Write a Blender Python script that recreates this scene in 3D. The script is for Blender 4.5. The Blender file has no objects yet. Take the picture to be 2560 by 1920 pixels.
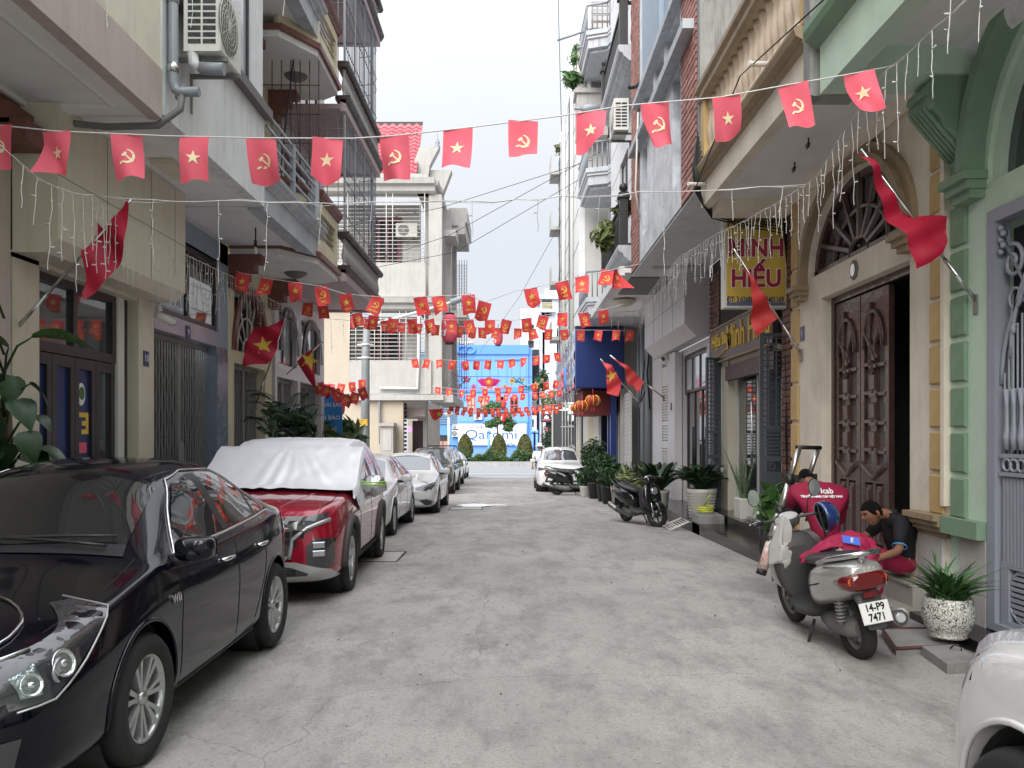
import bpy, bmesh, math, random
from math import sin, cos, pi, radians as R
from mathutils import Vector as V, Matrix, noise
from mathutils.bvhtree import BVHTree
from mathutils.geometry import delaunay_2d_cdt
random.seed(7)
rnd = random.random
def ru(a, b): return a + (b - a) * rnd()
sc = bpy.context.scene
col = sc.collection
F, CX, CY, H = 2100.0, 1283.0, 1085.0, 1.62
# ---------------------------------------------------------------- camera, world, sun, exposure
cam = bpy.data.cameras.new('camera'); camo = bpy.data.objects.new('camera', cam); col.objects.link(camo)
camo.location = (0, 0, H); camo.rotation_euler = (R(90), 0, 0)
cam.sensor_width = 36; cam.lens = F / 2560 * 36; cam.clip_start = .05; cam.clip_end = 2500
cam.shift_x = -3 / 2560; cam.shift_y = 125 / 2560
sc.camera = camo
w = bpy.data.worlds.new('World'); sc.world = w; w.use_nodes = True
nt = w.node_tree; N = nt.nodes; L = nt.links
bg = N['Background']; bg.inputs['Strength'].default_value = .1
sky = N.new('ShaderNodeTexSky'); sky.sky_type = 'NISHITA'; sky.sun_disc = False
sky.sun_elevation = R(36); sky.sun_rotation = R(204)
tc = N.new('ShaderNodeTexCoord'); nz = N.new('ShaderNodeTexNoise'); nz.inputs['Scale'].default_value = 2.2; nz.inputs['Detail'].default_value = 4
cr = N.new('ShaderNodeValToRGB'); cr.color_ramp.elements[0].position = .3; cr.color_ramp.elements[1].position = .72
cr.color_ramp.elements[0].color = (6.4, 6.7, 7.3, 1); cr.color_ramp.elements[1].color = (7.2, 7.35, 7.6, 1)
mx = N.new('ShaderNodeMixRGB'); mx.inputs[0].default_value = .93
L.new(tc.outputs['Generated'], nz.inputs['Vector']); L.new(nz.outputs['Fac'], cr.inputs[0])
L.new(sky.outputs[0], mx.inputs[1]); L.new(cr.outputs[0], mx.inputs[2]);
# overcast sky: brightening to the unseen zenith, steeper than natural to light the lane
sx_ = N.new('ShaderNodeSeparateXYZ'); L.new(tc.outputs['Generated'], sx_.inputs[0])
m1 = N.new('ShaderNodeMapRange'); m1.inputs[1].default_value = 0; m1.inputs[2].default_value = 1; m1.inputs[3].default_value = .35; m1.inputs[4].default_value = 1.55; pw = N.new('ShaderNodeMath'); pw.operation = 'POWER'; pw.inputs[1].default_value = 2.9; pw.use_clamp = True; L.new(sx_.outputs['Z'], pw.inputs[0]); L.new(pw.outputs[0], m1.inputs[0])
vm = N.new('ShaderNodeVectorMath'); vm.operation = 'SCALE'; L.new(mx.outputs[0], vm.inputs[0]); L.new(m1.outputs[0], vm.inputs['Scale']); L.new(vm.outputs[0], bg.inputs['Color'])
sun = bpy.data.lights.new('sun', 'SUN'); suno = bpy.data.objects.new('sun', sun); col.objects.link(suno)
sun.energy = 1.5; sun.angle = R(55); sun.color = (1, .97, .92)
suno.rotation_euler = (R(54), 0, R(-24))
vs = sc.view_settings; vs.view_transform = 'Standard'; vs.look = 'None'; vs.gamma = 1; vs.exposure = 1.82
sc.cycles.diffuse_bounces = 7; sc.cycles.max_bounces = 12; vs.use_curve_mapping = False
# ---------------------------------------------------------------- helpers
def gz(y):
 """ground height: the lane falls gently away from the camera"""
 return -.019 * (min(max(y, 6), 79) - 6)
def at(px, py, Y): return V(((px - CX) * Y / F, Y, H + (CY - py) * Y / F))
def yx(px, X): return X * F / (px - CX)
def mat(name, c, rough=.6, metal=0., var=0., vs_=2.5, bump=0., bs=60., dirt=0., streak=0., coat=0., spec=.5, rnd_=0., c2=None, alpha=1., emit=0., trans=0., ior=1.45, aniso=1.):
 m = bpy.data.materials.new(name); m.use_nodes = True; t = m.node_tree; n = t.nodes; l = t.links
 b = n['Principled BSDF']; b.inputs['Roughness'].default_value = rough; b.inputs['Metallic'].default_value = metal
 b.inputs['Specular IOR Level'].default_value = spec; b.inputs['Coat Weight'].default_value = coat; b.inputs['Coat Roughness'].default_value = .03
 b.inputs['Alpha'].default_value = alpha; b.inputs['IOR'].default_value = ior; b.inputs['Transmission Weight'].default_value = trans
 C = (*c, 1); b.inputs['Base Color'].default_value = C
 if emit: b.inputs['Emission Color'].default_value = C; b.inputs['Emission Strength'].default_value = emit
 out = None
 tcn = n.new('ShaderNodeTexCoord')
 def tex(scale, detail=5, vec=(1, 1, 1), rough_=.6):
  mp = n.new('ShaderNodeMapping'); mp.inputs['Scale'].default_value = vec
  no = n.new('ShaderNodeTexNoise'); no.inputs['Scale'].default_value = scale; no.inputs['Detail'].default_value = detail; no.inputs['Roughness'].default_value = rough_
  l.new(tcn.outputs['Object'], mp.inputs[0]); l.new(mp.outputs[0], no.inputs['Vector']); return no.outputs['Fac']
 def mixc(fac, a, bcol, mode='MIX'):
  x = n.new('ShaderNodeMixRGB'); x.blend_type = mode
  if hasattr(fac, 'links'): l.new(fac, x.inputs[0])
  else: x.inputs[0].default_value = fac
  for i, q in ((1, a), (2, bcol)):
   if hasattr(q, 'links'): l.new(q, x.inputs[i])
   else: x.inputs[i].default_value = q
  return x.outputs[0]
 def ramp(f, p0, p1, a=0., bb=1.):
  r = n.new('ShaderNodeMapRange'); r.inputs[1].default_value = p0; r.inputs[2].default_value = p1; r.inputs[3].default_value = a; r.inputs[4].default_value = bb
  l.new(f, r.inputs[0]); return r.outputs[0]
 if var or c2:
  k = c2 or tuple(min(1, x * (1 - var)) for x in c)
  f = ramp(tex(vs_, 6), .35, .68)
  out = mixc(f, C, (*k, 1))
  if var: out = mixc(ramp(tex(vs_ * 14, 3), .3, .7, 0, .45 * var), out, (*[x * .6 for x in c], 1))
 if dirt:
  f = ramp(tex(1.3, 8, rough_=.72), .52, .75, 0, dirt)
  out = mixc(f, out or C, (.10, .092, .08, 1))
 if streak:
  f = ramp(tex(3.2, 7, (2.6, 2.6, .22), .7), .5, .74, 0, streak)
  out = mixc(f, out or C, (.07, .066, .06, 1))
 if rnd_:
  oi = n.new('ShaderNodeObjectInfo')
  f = ramp(oi.outputs['Random'], 0, 1, 1 - rnd_, 1 + rnd_)
  hs = n.new('ShaderNodeHueSaturation'); l.new(f, hs.inputs['Value'])
  if out: l.new(out, hs.inputs['Color'])
  else: hs.inputs['Color'].default_value = C
  out = hs.outputs[0]
 if out: l.new(out, b.inputs['Base Color'])
 if bump:
  bp = n.new('ShaderNodeBump'); bp.inputs['Strength'].default_value = min(1, bump); bp.inputs['Distance'].default_value = .01 * max(1, bump)
  l.new(tex(bs, 4), bp.inputs['Height']); l.new(bp.outputs[0], b.inputs['Normal'])
 if rough > .2 and (var or dirt) and not metal:
  l.new(ramp(tex(vs_ * 3, 4), .3, .7, max(0, rough - .12), min(1, rough + .1)), b.inputs['Roughness'])
 return m
def tag(o, label=None, cat=None, group=None, kind=None):
 if label: o['label'] = label
 if cat: o['category'] = cat
 if group: o['group'] = group
 if kind: o['kind'] = kind
 return o
def thing(name, label, cat, loc=(0, 0, 0), rz=0, group=None):
 o = bpy.data.objects.new(name, None); col.objects.link(o); o.empty_display_size = .1
 o.location = loc; o.rotation_euler = (0, 0, rz); return tag(o, label, cat, group)
def off(p):
 v = V((0, 0, 0))
 while p: v += p.location; p = p.parent
 return v
def link(name, me, parent=None, loc=None, rot=None):
 o = bpy.data.objects.new(name, me); col.objects.link(o)
 if parent: o.parent = parent
 if loc is not None: o.location = loc
 if rot is not None: o.rotation_euler = rot
 return o
class MB:
 """collects shapes; T maps local (u,v,w) to world"""
 def __init__(s, T=None): s.v = []; s.f = []; s.mi = []; s.sm = []; s.T = T or (lambda u, v, w: (u, v, w)); s.cm = 0
 def pt(s, p): s.v.append(tuple(s.T(*p))); return len(s.v) - 1
 def face(s, idx, smooth=False): s.f.append(tuple(idx)); s.mi.append(s.cm); s.sm.append(smooth)
 def quad(s, a, b, c, d, smooth=False): s.face([s.pt(a), s.pt(b), s.pt(c), s.pt(d)], smooth)
 def box(s, a0, a1, b0, b1, c0, c1):
  i = [s.pt((x, y, z)) for x in (a0, a1) for y in (b0, b1) for z in (c0, c1)]
  for q in ((0, 1, 3, 2), (4, 6, 7, 5), (0, 4, 5, 1), (2, 3, 7, 6), (0, 2, 6, 4), (1, 5, 7, 3)): s.face([i[k] for k in q])
 def bbox(s, a0, a1, b0, b1, c0, c1, e=.01):
  """box with chamfered edges towards +c"""
  e = min(e, abs(a1 - a0) / 3, abs(b1 - b0) / 3, abs(c1 - c0) / 2)
  lo = [s.pt(p) for p in ((a0, b0, c0), (a1, b0, c0), (a1, b1, c0), (a0, b1, c0))]
  mi_ = [s.pt(p) for p in ((a0, b0, c1 - e), (a1, b0, c1 - e), (a1, b1, c1 - e), (a0, b1, c1 - e))]
  hi = [s.pt(p) for p in ((a0 + e, b0 + e, c1), (a1 - e, b0 + e, c1), (a1 - e, b1 - e, c1), (a0 + e, b1 - e, c1))]
  s.face(lo[::-1]); s.face(hi)
  for A, B in ((lo, mi_), (mi_, hi)):
   for k in range(4): s.face((A[k], A[(k + 1) % 4], B[(k + 1) % 4], B[k]))
 def prism(s, poly, c0, c1, caps=True, smooth=False):
  """polygon in (a,b), extruded in c"""
  A = [s.pt((x, y, c0)) for x, y in poly]; B = [s.pt((x, y, c1)) for x, y in poly]; n = len(poly)
  for k in range(n): s.face((A[k], A[(k + 1) % n], B[(k + 1) % n], B[k]), smooth)
  if caps: s.face(A[::-1]); s.face(B)
 def tube(s, pts, r, n=8, caps=True, smooth=True, close=False):
  pts = [V(p) for p in pts]; rings = []; m = len(pts); up = None
  rr = r if hasattr(r, '__len__') else [r] * m
  for i, p in enumerate(pts):
   a = pts[(i - 1) % m] if (i or close) else p; b = pts[(i + 1) % m] if (i < m - 1 or close) else p
   d = (b - a); d = d.normalized() if d.length > 1e-9 else V((0, 0, 1))
   if up is None: up = V((0, 0, 1)) if abs(d.z) < .9 else V((1, 0, 0))
   x = up.cross(d)
   if x.length < 1e-6: x = d.orthogonal()
   x.normalize(); y = d.cross(x).normalized(); up = y
   rings.append([s.pt(p + x * (cos(2 * pi * k / n) * rr[i]) + y * (sin(2 * pi * k / n) * rr[i])) for k in range(n)])
  for i in range(m if close else m - 1):
   A, B = rings[i], rings[(i + 1) % m]
   for k in range(n): s.face((A[k], A[(k + 1) % n], B[(k + 1) % n], B[k]), smooth)
  if caps and not close: s.face(rings[0][::-1]); s.face(rings[-1])
 def lathe(s, prof, o=(0, 0, 0), ax='z', n=16, smooth=True, caps=True, sx=1., sy=1.):
  rings = []
  for r, h in prof:
   q = []
   for k in range(n):
    a = 2 * pi * k / n; x, y = r * cos(a) * sx, r * sin(a) * sy
    p = {'z': (x, y, h), 'y': (x, h, y), 'x': (h, x, y)}[ax]
    q.append(s.pt((o[0] + p[0], o[1] + p[1], o[2] + p[2])))
   rings.append(q)
  for A, B in zip(rings, rings[1:]):
   for k in range(n): s.face((A[k], A[(k + 1) % n], B[(k + 1) % n], B[k]), smooth)
  if caps: s.face(rings[0][::-1]); s.face(rings[-1])
 def wall(s, u0, u1, v0, v1, w0, w1, holes=()):
  """slab with rectangular holes, reveals included"""
  us = sorted({u0, u1, *[h[0] for h in holes], *[h[1] for h in holes]}); us = [x for x in us if u0 <= x <= u1]
  vs_ = sorted({v0, v1, *[h[2] for h in holes], *[h[3] for h in holes]}); vs_ = [x for x in vs_ if v0 <= x <= v1]
  def solid(i, j):
   if i < 0 or j < 0 or i >= len(us) - 1 or j >= len(vs_) - 1: return False
   cu, cv = (us[i] + us[i + 1]) / 2, (vs_[j] + vs_[j + 1]) / 2
   return not any(h[0] < cu < h[1] and h[2] < cv < h[3] for h in holes)
  for i in range(len(us) - 1):
   for j in range(len(vs_) - 1):
    if not solid(i, j): continue
    a, b, c, d = us[i], us[i + 1], vs_[j], vs_[j + 1]
    s.quad((a, c, w1), (b, c, w1), (b, d, w1), (a, d, w1)); s.quad((a, c, w0), (a, d, w0), (b, d, w0), (b, c, w0))
    if not solid(i - 1, j): s.quad((a, c, w0), (a, c, w1), (a, d, w1), (a, d, w0))
    if not solid(i + 1, j): s.quad((b, c, w0), (b, d, w0), (b, d, w1), (b, c, w1))
    if not solid(i, j - 1): s.quad((a, c, w0), (b, c, w0), (b, c, w1), (a, c, w1))
    if not solid(i, j + 1): s.quad((a, d, w0), (a, d, w1), (b, d, w1), (b, d, w0))
 def grid(s, fn, nu, nv, smooth=True):
  I = [[s.pt(fn(i / nu, j / nv)) for j in range(nv + 1)] for i in range(nu + 1)]
  for i in range(nu):
   for j in range(nv): s.face((I[i][j], I[i + 1][j], I[i + 1][j + 1], I[i][j + 1]), smooth)
 def mesh(s, name, mats, o=V((0, 0, 0)), fix=True):
  me = bpy.data.meshes.new(name)
  me.from_pydata([(a - o[0], b - o[1], c - o[2]) for a, b, c in s.v], [], s.f)
  for m in (mats if isinstance(mats, (list, tuple)) else [mats]): me.materials.append(m)
  me.polygons.foreach_set('material_index', s.mi); me.polygons.foreach_set('use_smooth', s.sm)
  me.update()
  if fix:
   bm = bmesh.new(); bm.from_mesh(me); bmesh.ops.recalc_face_normals(bm, faces=bm.faces); bm.to_mesh(me); bm.free()
  return me
 def build(s, name, mats, parent=None, world=True, loc=None, kind=None, fix=True):
  o_ = off(parent) if world and parent else V((0, 0, 0))
  o = link(name, s.mesh(name, mats, o_, fix), parent, loc)
  if kind: o['kind'] = kind
  return o
def TL(X): return lambda u, v, w: (X + w, u, v)         # left facade: u = along the lane, v = up, w = towards the lane
def TR(X): return lambda u, v, w: (X - w, u, v)         # right facade
def TF(Y): return lambda u, v, w: (u, Y - w, v)         # wall facing the camera
def one(name, m, parent, T, kind, *a, **k):
 b = MB(T); getattr(b, kind)(*a, **k); return b.build(name, m, parent)
def bx(name, m, parent, T, *a): return one(name, m, parent, T, 'box', *a)
def copies(name, me, parent, locs, rots=None):
 o_ = off(parent)
 return [link(name, me, parent, V(p) - o_, rots[i] if rots else None) for i, p in enumerate(locs)]
def struct(o): o['kind'] = 'structure'; return o
def pieces(name, parent, T, cells, m, gap=.005, limit=300, e=.004, depth=.02):
 """bricks, tiles, quoins: every cell (u0,u1,v0,v1) one object, past the limit one joined mass; equal sizes share a mesh"""
 o_ = off(parent); cache = {}
 for c in cells[:limit]:
  u0, u1, v0, v1 = c[:4]; key = (round(u1 - u0, 3), round(v1 - v0, 3))
  if key not in cache:
   b = MB(lambda u, v, w: V(T(u, v, w)) - V(T(0, 0, 0))); hw, hh = key[0] / 2 - gap / 2, key[1] / 2 - gap / 2
   b.bbox(-hw, hw, -hh, hh, 0, depth, e); cache[key] = b.mesh(name, m)
  link(name, cache[key], parent, V(T((u0 + u1) / 2, (v0 + v1) / 2, ru(-.003, .002))) - o_)
 if len(cells) > limit:
  b = MB(T)
  for u0, u1, v0, v1 in [c[:4] for c in cells[limit:]]: b.bbox(u0 + gap / 2, u1 - gap / 2, v0 + gap / 2, v1 - gap / 2, 0, depth, e)
  b.build(name + '_rows', m, parent, kind='stuff')
def courses(u0, u1, v0, v1, bw, bh):
 out = []; r = 0; v = v0
 while v + bh <= v1 + 1e-6:
  u = u0 - (bw / 2 if r % 2 else 0)
  while u < u1 - .01:
   a, b = max(u, u0), min(u + bw, u1)
   if b - a > .02: out.append((a, b, v, v + bh))
   u += bw
  v += bh; r += 1
 return out
FONTC = {}
def textmesh(s, size, ext=.002, m=None, bold=0., align='CENTER', sx=1., res=3):
 cu = bpy.data.curves.new('lettering', 'FONT'); cu.body = s; cu.size = size; cu.extrude = ext; cu.align_x = align; cu.align_y = 'CENTER'
 cu.offset = bold; cu.resolution_u = res; cu.space_character = 1.0
 o = bpy.data.objects.new('lettering', cu); col.objects.link(o)
 bpy.context.view_layer.update()
 me = bpy.data.meshes.new_from_object(o.evaluated_get(bpy.context.evaluated_depsgraph_get()))
 bpy.data.objects.remove(o); bpy.data.curves.remove(cu)
 if sx != 1:
  for v_ in me.vertices: v_.co.x *= sx
 me.materials.clear(); me.materials.append(m); return me
def lettering(s, size, m, parent, T, u, v, w=.004, ext=.003, bold=0., align='CENTER', sx=1., name='lettering', mirror=1):
 me = textmesh(s, size, ext, m, bold, align, sx); o_ = off(parent) if parent else V((0, 0, 0))
 for q in me.vertices:
  q.co = V(T(u + q.co.x * mirror, v + q.co.y, w + q.co.z)) - o_
 return link(name, me, parent)
def star(r, cx=0, cy=0, rot=pi / 2, k=.382): return [(cx + (r if i % 2 == 0 else r * k) * cos(rot + i * pi / 5), cy + (r if i % 2 == 0 else r * k) * sin(rot + i * pi / 5)) for i in range(10)]
# ---------------------------------------------------------------- materials
m_white = mat('white_paint', (.72, .73, .74), .55, var=.12, streak=.4, bump=.15)
m_soffit = mat('ceiling_paint', (.76, .76, .75), .7, var=.1, dirt=.12, bump=.1)
m_cream = mat('cream_cladding', (.62, .57, .46), .4, var=.08, vs_=1.2, streak=.15, dirt=.08)
m_creamw = mat('cream_render', (.76, .69, .58), .75, var=.12, dirt=.28, streak=.15, bump=.2)
m_pink = mat('pinkish_stone', (.52, .44, .4), .5, var=.15, vs_=1.1, streak=.2)
m_greyw = mat('grey_white_render', (.43, .42, .4), .75, var=.1, streak=.3, dirt=.12, bump=.2)
m_tan = mat('tan_render', (.46, .4, .32), .8, var=.08, dirt=.1, bump=.15)
m_conc = mat('old_concrete', (.3, .3, .29), .85, var=.25, streak=.85, dirt=.6, bump=.4)
m_balc = mat('grey_blue_balcony_paint', (.46, .49, .53), .6, var=.15, streak=.55)
m_yel = mat('pale_yellow_render', (.66, .6, .42), .7, var=.1, streak=.35)
m_brown = mat('brown_trim', (.19, .075, .06), .5, var=.2)
m_dkbrown = mat('dark_brown_moulding', (.05, .032, .03), .5, var=.2)
m_ochre = mat('ochre_moulding', (.33, .25, .155), .6, var=.15, streak=.5)
m_frame = mat('dark_aluminium', (.035, .03, .03), .35, spec=.5)
m_glass = mat('window_glass', (.035, .042, .045), .03, spec=.8, coat=.6)
m_glassb = mat('bright_glass', (.42, .46, .5), .06, spec=.9, coat=.5)
m_steel = mat('stainless_steel', (.6, .6, .6), .22, metal=1.)
m_gate = mat('grey_gate_steel', (.25, .25, .245), .5, metal=.1, var=.2)
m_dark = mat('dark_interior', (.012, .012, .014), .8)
m_iron = mat('black_ironwork', (.02, .02, .022), .45)
m_rust = mat('rusty_bar', (.09, .06, .045), .8, var=.3)
m_lilac = mat('lilac_marble_tile', (.5, .43, .47), .2, c2=(.3, .33, .42), vs_=1.6)
m_blut = mat('grey_blue_tile', (.19, .22, .28), .25, var=.15)
m_green = mat('light_green_paint', (.54, .69, .56), .6, var=.1, dirt=.2, bump=.15)
m_dgreen = mat('dark_green_paint', (.2, .31, .21), .6, var=.12, dirt=.15)
m_quoin = mat('ochre_quoin_paint', (.52, .36, .16), .65, var=.12, rnd_=.06)
m_gquoin = mat('green_quoin_paint', (.19, .3, .2), .65, var=.12, rnd_=.05)
m_wood = mat('dark_carved_wood', (.075, .04, .035), .35, var=.35, vs_=6, coat=.2)
m_brick = mat('terracotta_brick', (.42, .2, .17), .7, var=.2, rnd_=.25, bump=.3)
m_dbrick = mat('brown_brick', (.2, .1, .08), .6, var=.2, rnd_=.25, bump=.3)
m_mort = mat('dark_mortar', (.05, .045, .04), .9)
m_bluegr = mat('blue_grey_paint', (.27, .34, .42), .55, var=.06)
m_marb = mat('veined_white_marble', (.7, .73, .76), .4, c2=(.4, .43, .47), vs_=3)
m_lgrey = mat('light_grey_panel', (.58, .56, .575), .4, var=.03)
m_black = mat('polished_black_granite', (.014, .013, .013), .18, var=.3, spec=.6)
m_stone = mat('grey_step_stone', (.38, .355, .33), .55, var=.15, dirt=.2)
m_navy = mat('navy_sign_panel', (.012, .028, .13), .3, spec=.5)
m_blue = mat('bright_blue_paint', (.16, .36, .78), .55, var=.08, streak=.1)
m_blued = mat('deeper_blue_paint', (.1, .27, .68), .55)
m_corr = mat('blue_grey_corrugated_sheet', (.17, .27, .4), .45, var=.12)
m_rtile = mat('pinkish_red_roof_tile', (.5, .09, .11), .5, var=.15, rnd_=.15)
m_red = mat('red_cloth', (.55, .02, .03), .7, var=.08)
m_redf = mat('faded_red_pennant', (.75, .12, .17), .7, var=.1)
m_redn = mat('bright_red_pennant', (.7, .06, .065), .65, var=.08)
m_flagr = mat('crimson_flag_cloth', (.5, .012, .045), .55, var=.12)
m_gold = mat('yellow_print', (.75, .5, .08), .7)
m_goldf = mat('faded_yellow_print', (.82, .7, .45), .7)
m_whitep = mat('white_print', (.75, .75, .75), .5)
m_wire = mat('black_cable', (.012, .012, .012), .6)
m_wirew = mat('clear_light_wire', (.6, .6, .58), .35, alpha=1)
m_pvc = mat('grey_pvc_pipe', (.25, .27, .3), .4, var=.08)
m_pvcw = mat('white_pvc_pipe', (.62, .6, .57), .4)
m_acw = mat('ac_casing', (.62, .61, .57), .4, var=.05, dirt=.05)
m_acg = mat('ac_grille', (.16, .16, .15), .6)
m_blk = mat('black_plastic', (.018, .018, .02), .42)
m_leaf = mat('leaf_dark', (.025, .065, .02), .38, var=.35, rnd_=.3, spec=.5)
m_leaf2 = mat('leaf_mid', (.055, .13, .03), .42, var=.3, rnd_=.3)
m_leaf3 = mat('leaf_yellowish', (.13, .16, .05), .5, var=.3, rnd_=.3)
m_topi = mat('topiary_leaf', (.12, .1, .025), .6, c2=(.05, .075, .02), vs_=1.6, var=.2)
m_bark = mat('bark', (.12, .09, .06), .9, var=.3, bump=.5)
# ================================================================ GROUND
def road_mat():
 m = mat('worn_concrete_road', (.30, .285, .265), .85); t = m.node_tree; n = t.nodes; l = t.links; b = n['Principled BSDF']
 tcn = [x for x in n if x.type == 'TEX_COORD'][0]
 def noi(sc_, det=6, vec=(1, 1, 1), ro=.65):
  mp = n.new('ShaderNodeMapping'); mp.inputs['Scale'].default_value = vec; q = n.new('ShaderNodeTexNoise')
  q.inputs['Scale'].default_value = sc_; q.inputs['Detail'].default_value = det; q.inputs['Roughness'].default_value = ro
  l.new(tcn.outputs['Object'], mp.inputs[0]); l.new(mp.outputs[0], q.inputs['Vector']); return q.outputs['Fac']
 def mr(f, a, b_, c=0., d=1.):
  r = n.new('ShaderNodeMapRange'); r.inputs[1].default_value = a; r.inputs[2].default_value = b_; r.inputs[3].default_value = c; r.inputs[4].default_value = d
  l.new(f, r.inputs[0]); return r.outputs[0]
 def mi(f, a, c, mode='MIX'):
  x = n.new('ShaderNodeMixRGB'); x.blend_type = mode; l.new(f, x.inputs[0])
  for i, q in ((1, a), (2, c)):
   if hasattr(q, 'links'): l.new(q, x.inputs[i])
   else: x.inputs[i].default_value = (*q, 1)
  return x.outputs[0]
 o = mi(mr(noi(.35, 5), .35, .68), (.385, .37, .35), (.285, .272, .257))
 o = mi(mr(noi(.7, 8, (1, .25, 1), .7), .5, .7, 0, .5), o, (.19, .185, .178))
 o = mi(mr(noi(2.3, 9, (1, .45, 1), .8), .46, .66, 0, .8), o, (.15, .145, .14))       # worn darker patches
 o = mi(mr(noi(55, 4, (1, 1, 1), .7), .5, .64, 0, .55), o, (.2, .163, .155))       # grit
 o = mi(mr(noi(26, 5, (1, 1, 1), .8), .57, .63, 0, .6), o, (.1, .096, .092))       # pits
 o = mi(mr(noi(90, 2), .64, .72, 0, .4), o, (.42, .41, .39))                       # pale stones
 o = mi(mr(noi(5, 7, (1, .3, 1), .8), .62, .7, 0, .45), o, (.36, .35, .335))                       # scuffs
 vo = n.new('ShaderNodeTexVoronoi'); vo.feature = 'DISTANCE_TO_EDGE'; vo.inputs['Scale'].default_value = .3; vo.inputs['Randomness'].default_value = 1
 nz_ = n.new('ShaderNodeTexNoise'); nz_.inputs['Scale'].default_value = 1.6; nz_.inputs['Detail'].default_value = 8
 mp = n.new('ShaderNodeMixRGB'); mp.blend_type = 'ADD'; mp.inputs[0].default_value = .45
 l.new(tcn.outputs['Object'], nz_.inputs['Vector']); l.new(tcn.outputs['Object'], mp.inputs[1]); l.new(nz_.outputs['Color'], mp.inputs[2]); l.new(mp.outputs[0], vo.inputs['Vector'])
 o = mi(mr(vo.outputs['Distance'], .0, .0025, .45, 0), o, (.1, .095, .09))
 l.new(o, b.inputs['Base Color'])
 bp = n.new('ShaderNodeBump'); bp.inputs['Strength'].default_value = .55; bp.inputs['Distance'].default_value = .006
 l.new(noi(70, 6, (1, 1, 1), .75), bp.inputs['Height']); l.new(bp.outputs[0], b.inputs['Normal'])
 return m
m_road = road_mat()
m_asph = mat('pale_asphalt', (.24, .245, .255), .8, var=.1, bump=.2)
m_kerb = mat('kerb_concrete', (.36, .36, .35), .8, var=.2, dirt=.25)
b = MB()
ys = [-12, -6, 0, 3, 6, 10, 15, 20, 26, 32, 39, 46.2]
for a, c in zip(ys, ys[1:]):
 for x0, x1 in ((-40, -12), (-12, -4), (-4, 0), (0, 4), (4, 12), (12, 40)):
  b.quad((x0, a, gz(a)), (x1, a, gz(a)), (x1, c, gz(c)), (x0, c, gz(c)))
struct(b.build('lane_ground', m_road))
b = MB()
for a, c in ((46.2, 60), (60, 79), (79, 140), (140, 900)):
 b.quad((-400, a, gz(a)), (400, a, gz(a)), (400, c, gz(c)), (-400, c, gz(c)))
for a in (-400, 40):
 b.quad((a, -60, gz(46) - .02), (a + 360, -60, gz(46) - .02), (a + 360, 46.2, gz(46) - .02), (a, 46.2, gz(46) - .02))
struct(b.build('avenue_road', m_asph))
b = MB(); b.box(-40, 40, 53, 53.15, gz(53) + .0, gz(53) + .006); b.box(-40, 40, 47, 47.3, gz(47) - .02, gz(47) + .012)
struct(b.build('road_marking', mat('road_paint', (.55, .55, .53), .7, dirt=.4)))
# manhole slabs, street litter ------------------------------------------------
def slab(px, py, w_, d_, label, rz=0, h=.012, m=m_stone):
 Y = F * 1.506 / (py - CY - 40); X = (px - CX) * Y / F
 t = thing('manhole_cover', label, 'manhole', (X, Y, gz(Y)), rz)
 b = MB(); b.bbox(-w_ / 2, w_ / 2, -d_ / 2, d_ / 2, 0, h, .006); b.build('slab', m, t, world=False)
 b = MB(); e = .025
 for q in ((-w_ / 2 - e, w_ / 2 + e, -d_ / 2 - e, -d_ / 2 - .004), (-w_ / 2 - e, w_ / 2 + e, d_ / 2 + .004, d_ / 2 + e), (-w_ / 2 - e, -w_ / 2 - .004, -d_ / 2, d_ / 2), (w_ / 2 + .004, w_ / 2 + e, -d_ / 2, d_ / 2)):
  b.box(*q, 0, h + .005)
 b.build('rim', m_rust, t, world=False); return t
slab(925, 1393, .85, .95, 'rusty rimmed square manhole slab beside the rear wheel of the covered red car')
slab(1165, 1272, .8, .8, 'thin square manhole slab on the lane under a crumpled white cloth', m=m_kerb)
slab(1202, 1197, 1.2, .7, 'pale drain cover at the far mouth of the lane', m=m_kerb)
# cable-duct slabs by the green gate
def gp(px, py, h=0.):
 """ground-level point seen at a pixel"""
 Y = F * H / (py - CY)
 if Y > 6: Y = F * 1.506 / (py - CY - 40)
 return V(((px - CX) * Y / F, Y, gz(Y) + h))
m_slab = mat('duct_slab_concrete', (.27, .265, .255), .9, var=.3, dirt=.5, bump=.8, bs=30)
m_rred = mat('rusted_red_angle_iron', (.11, .04, .035), .8, var=.4)
def quadslab(name, label, pts, h, m, rimm=None):
 P = [gp(*p) for p in pts]; c = sum(P, V()) / 4
 t = thing(name, label, 'slab', (c.x, c.y, gz(c.y)))
 b = MB(); b.prism([(p.x, p.y) for p in P], gz(c.y), gz(c.y) + h); b.build('slab', m, t)
 if rimm:
  b = MB()
  for i in range(4):
   p, q = P[i], P[(i + 1) % 4]; b.tube([(p.x, p.y, gz(c.y) + h), (q.x, q.y, gz(c.y) + h)], .014, 4, smooth=False)
  b.build('edge_iron', rimm, t)
 return t
quadslab('duct_slab', 'concrete duct slab with rusty red edge iron right of the silver scooter wheel', [(2205, 1592), (2240, 1640), (2385, 1633), (2325, 1592)], .06, m_slab, m_rred)
t = quadslab('duct_slab', 'loose broken grey concrete slab with a lifting hook near the white car', [(2304, 1640), (2368, 1686), (2448, 1680), (2395, 1636)], .07, m_slab)
b = MB(); p = gp(2375, 1650, .08); b.tube([p, p + V((.03, 0, .03)), p + V((.07, -.02, .02)), p + V((.06, -.04, 0))], .006, 5); b.build('lifting_hook', m_wire, t)
quadslab('duct_slab', 'worn concrete duct slab under the exhaust of the silver scooter', [(2215, 1552), (2222, 1590), (2320, 1590), (2290, 1552)], .05, m_slab)
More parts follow.
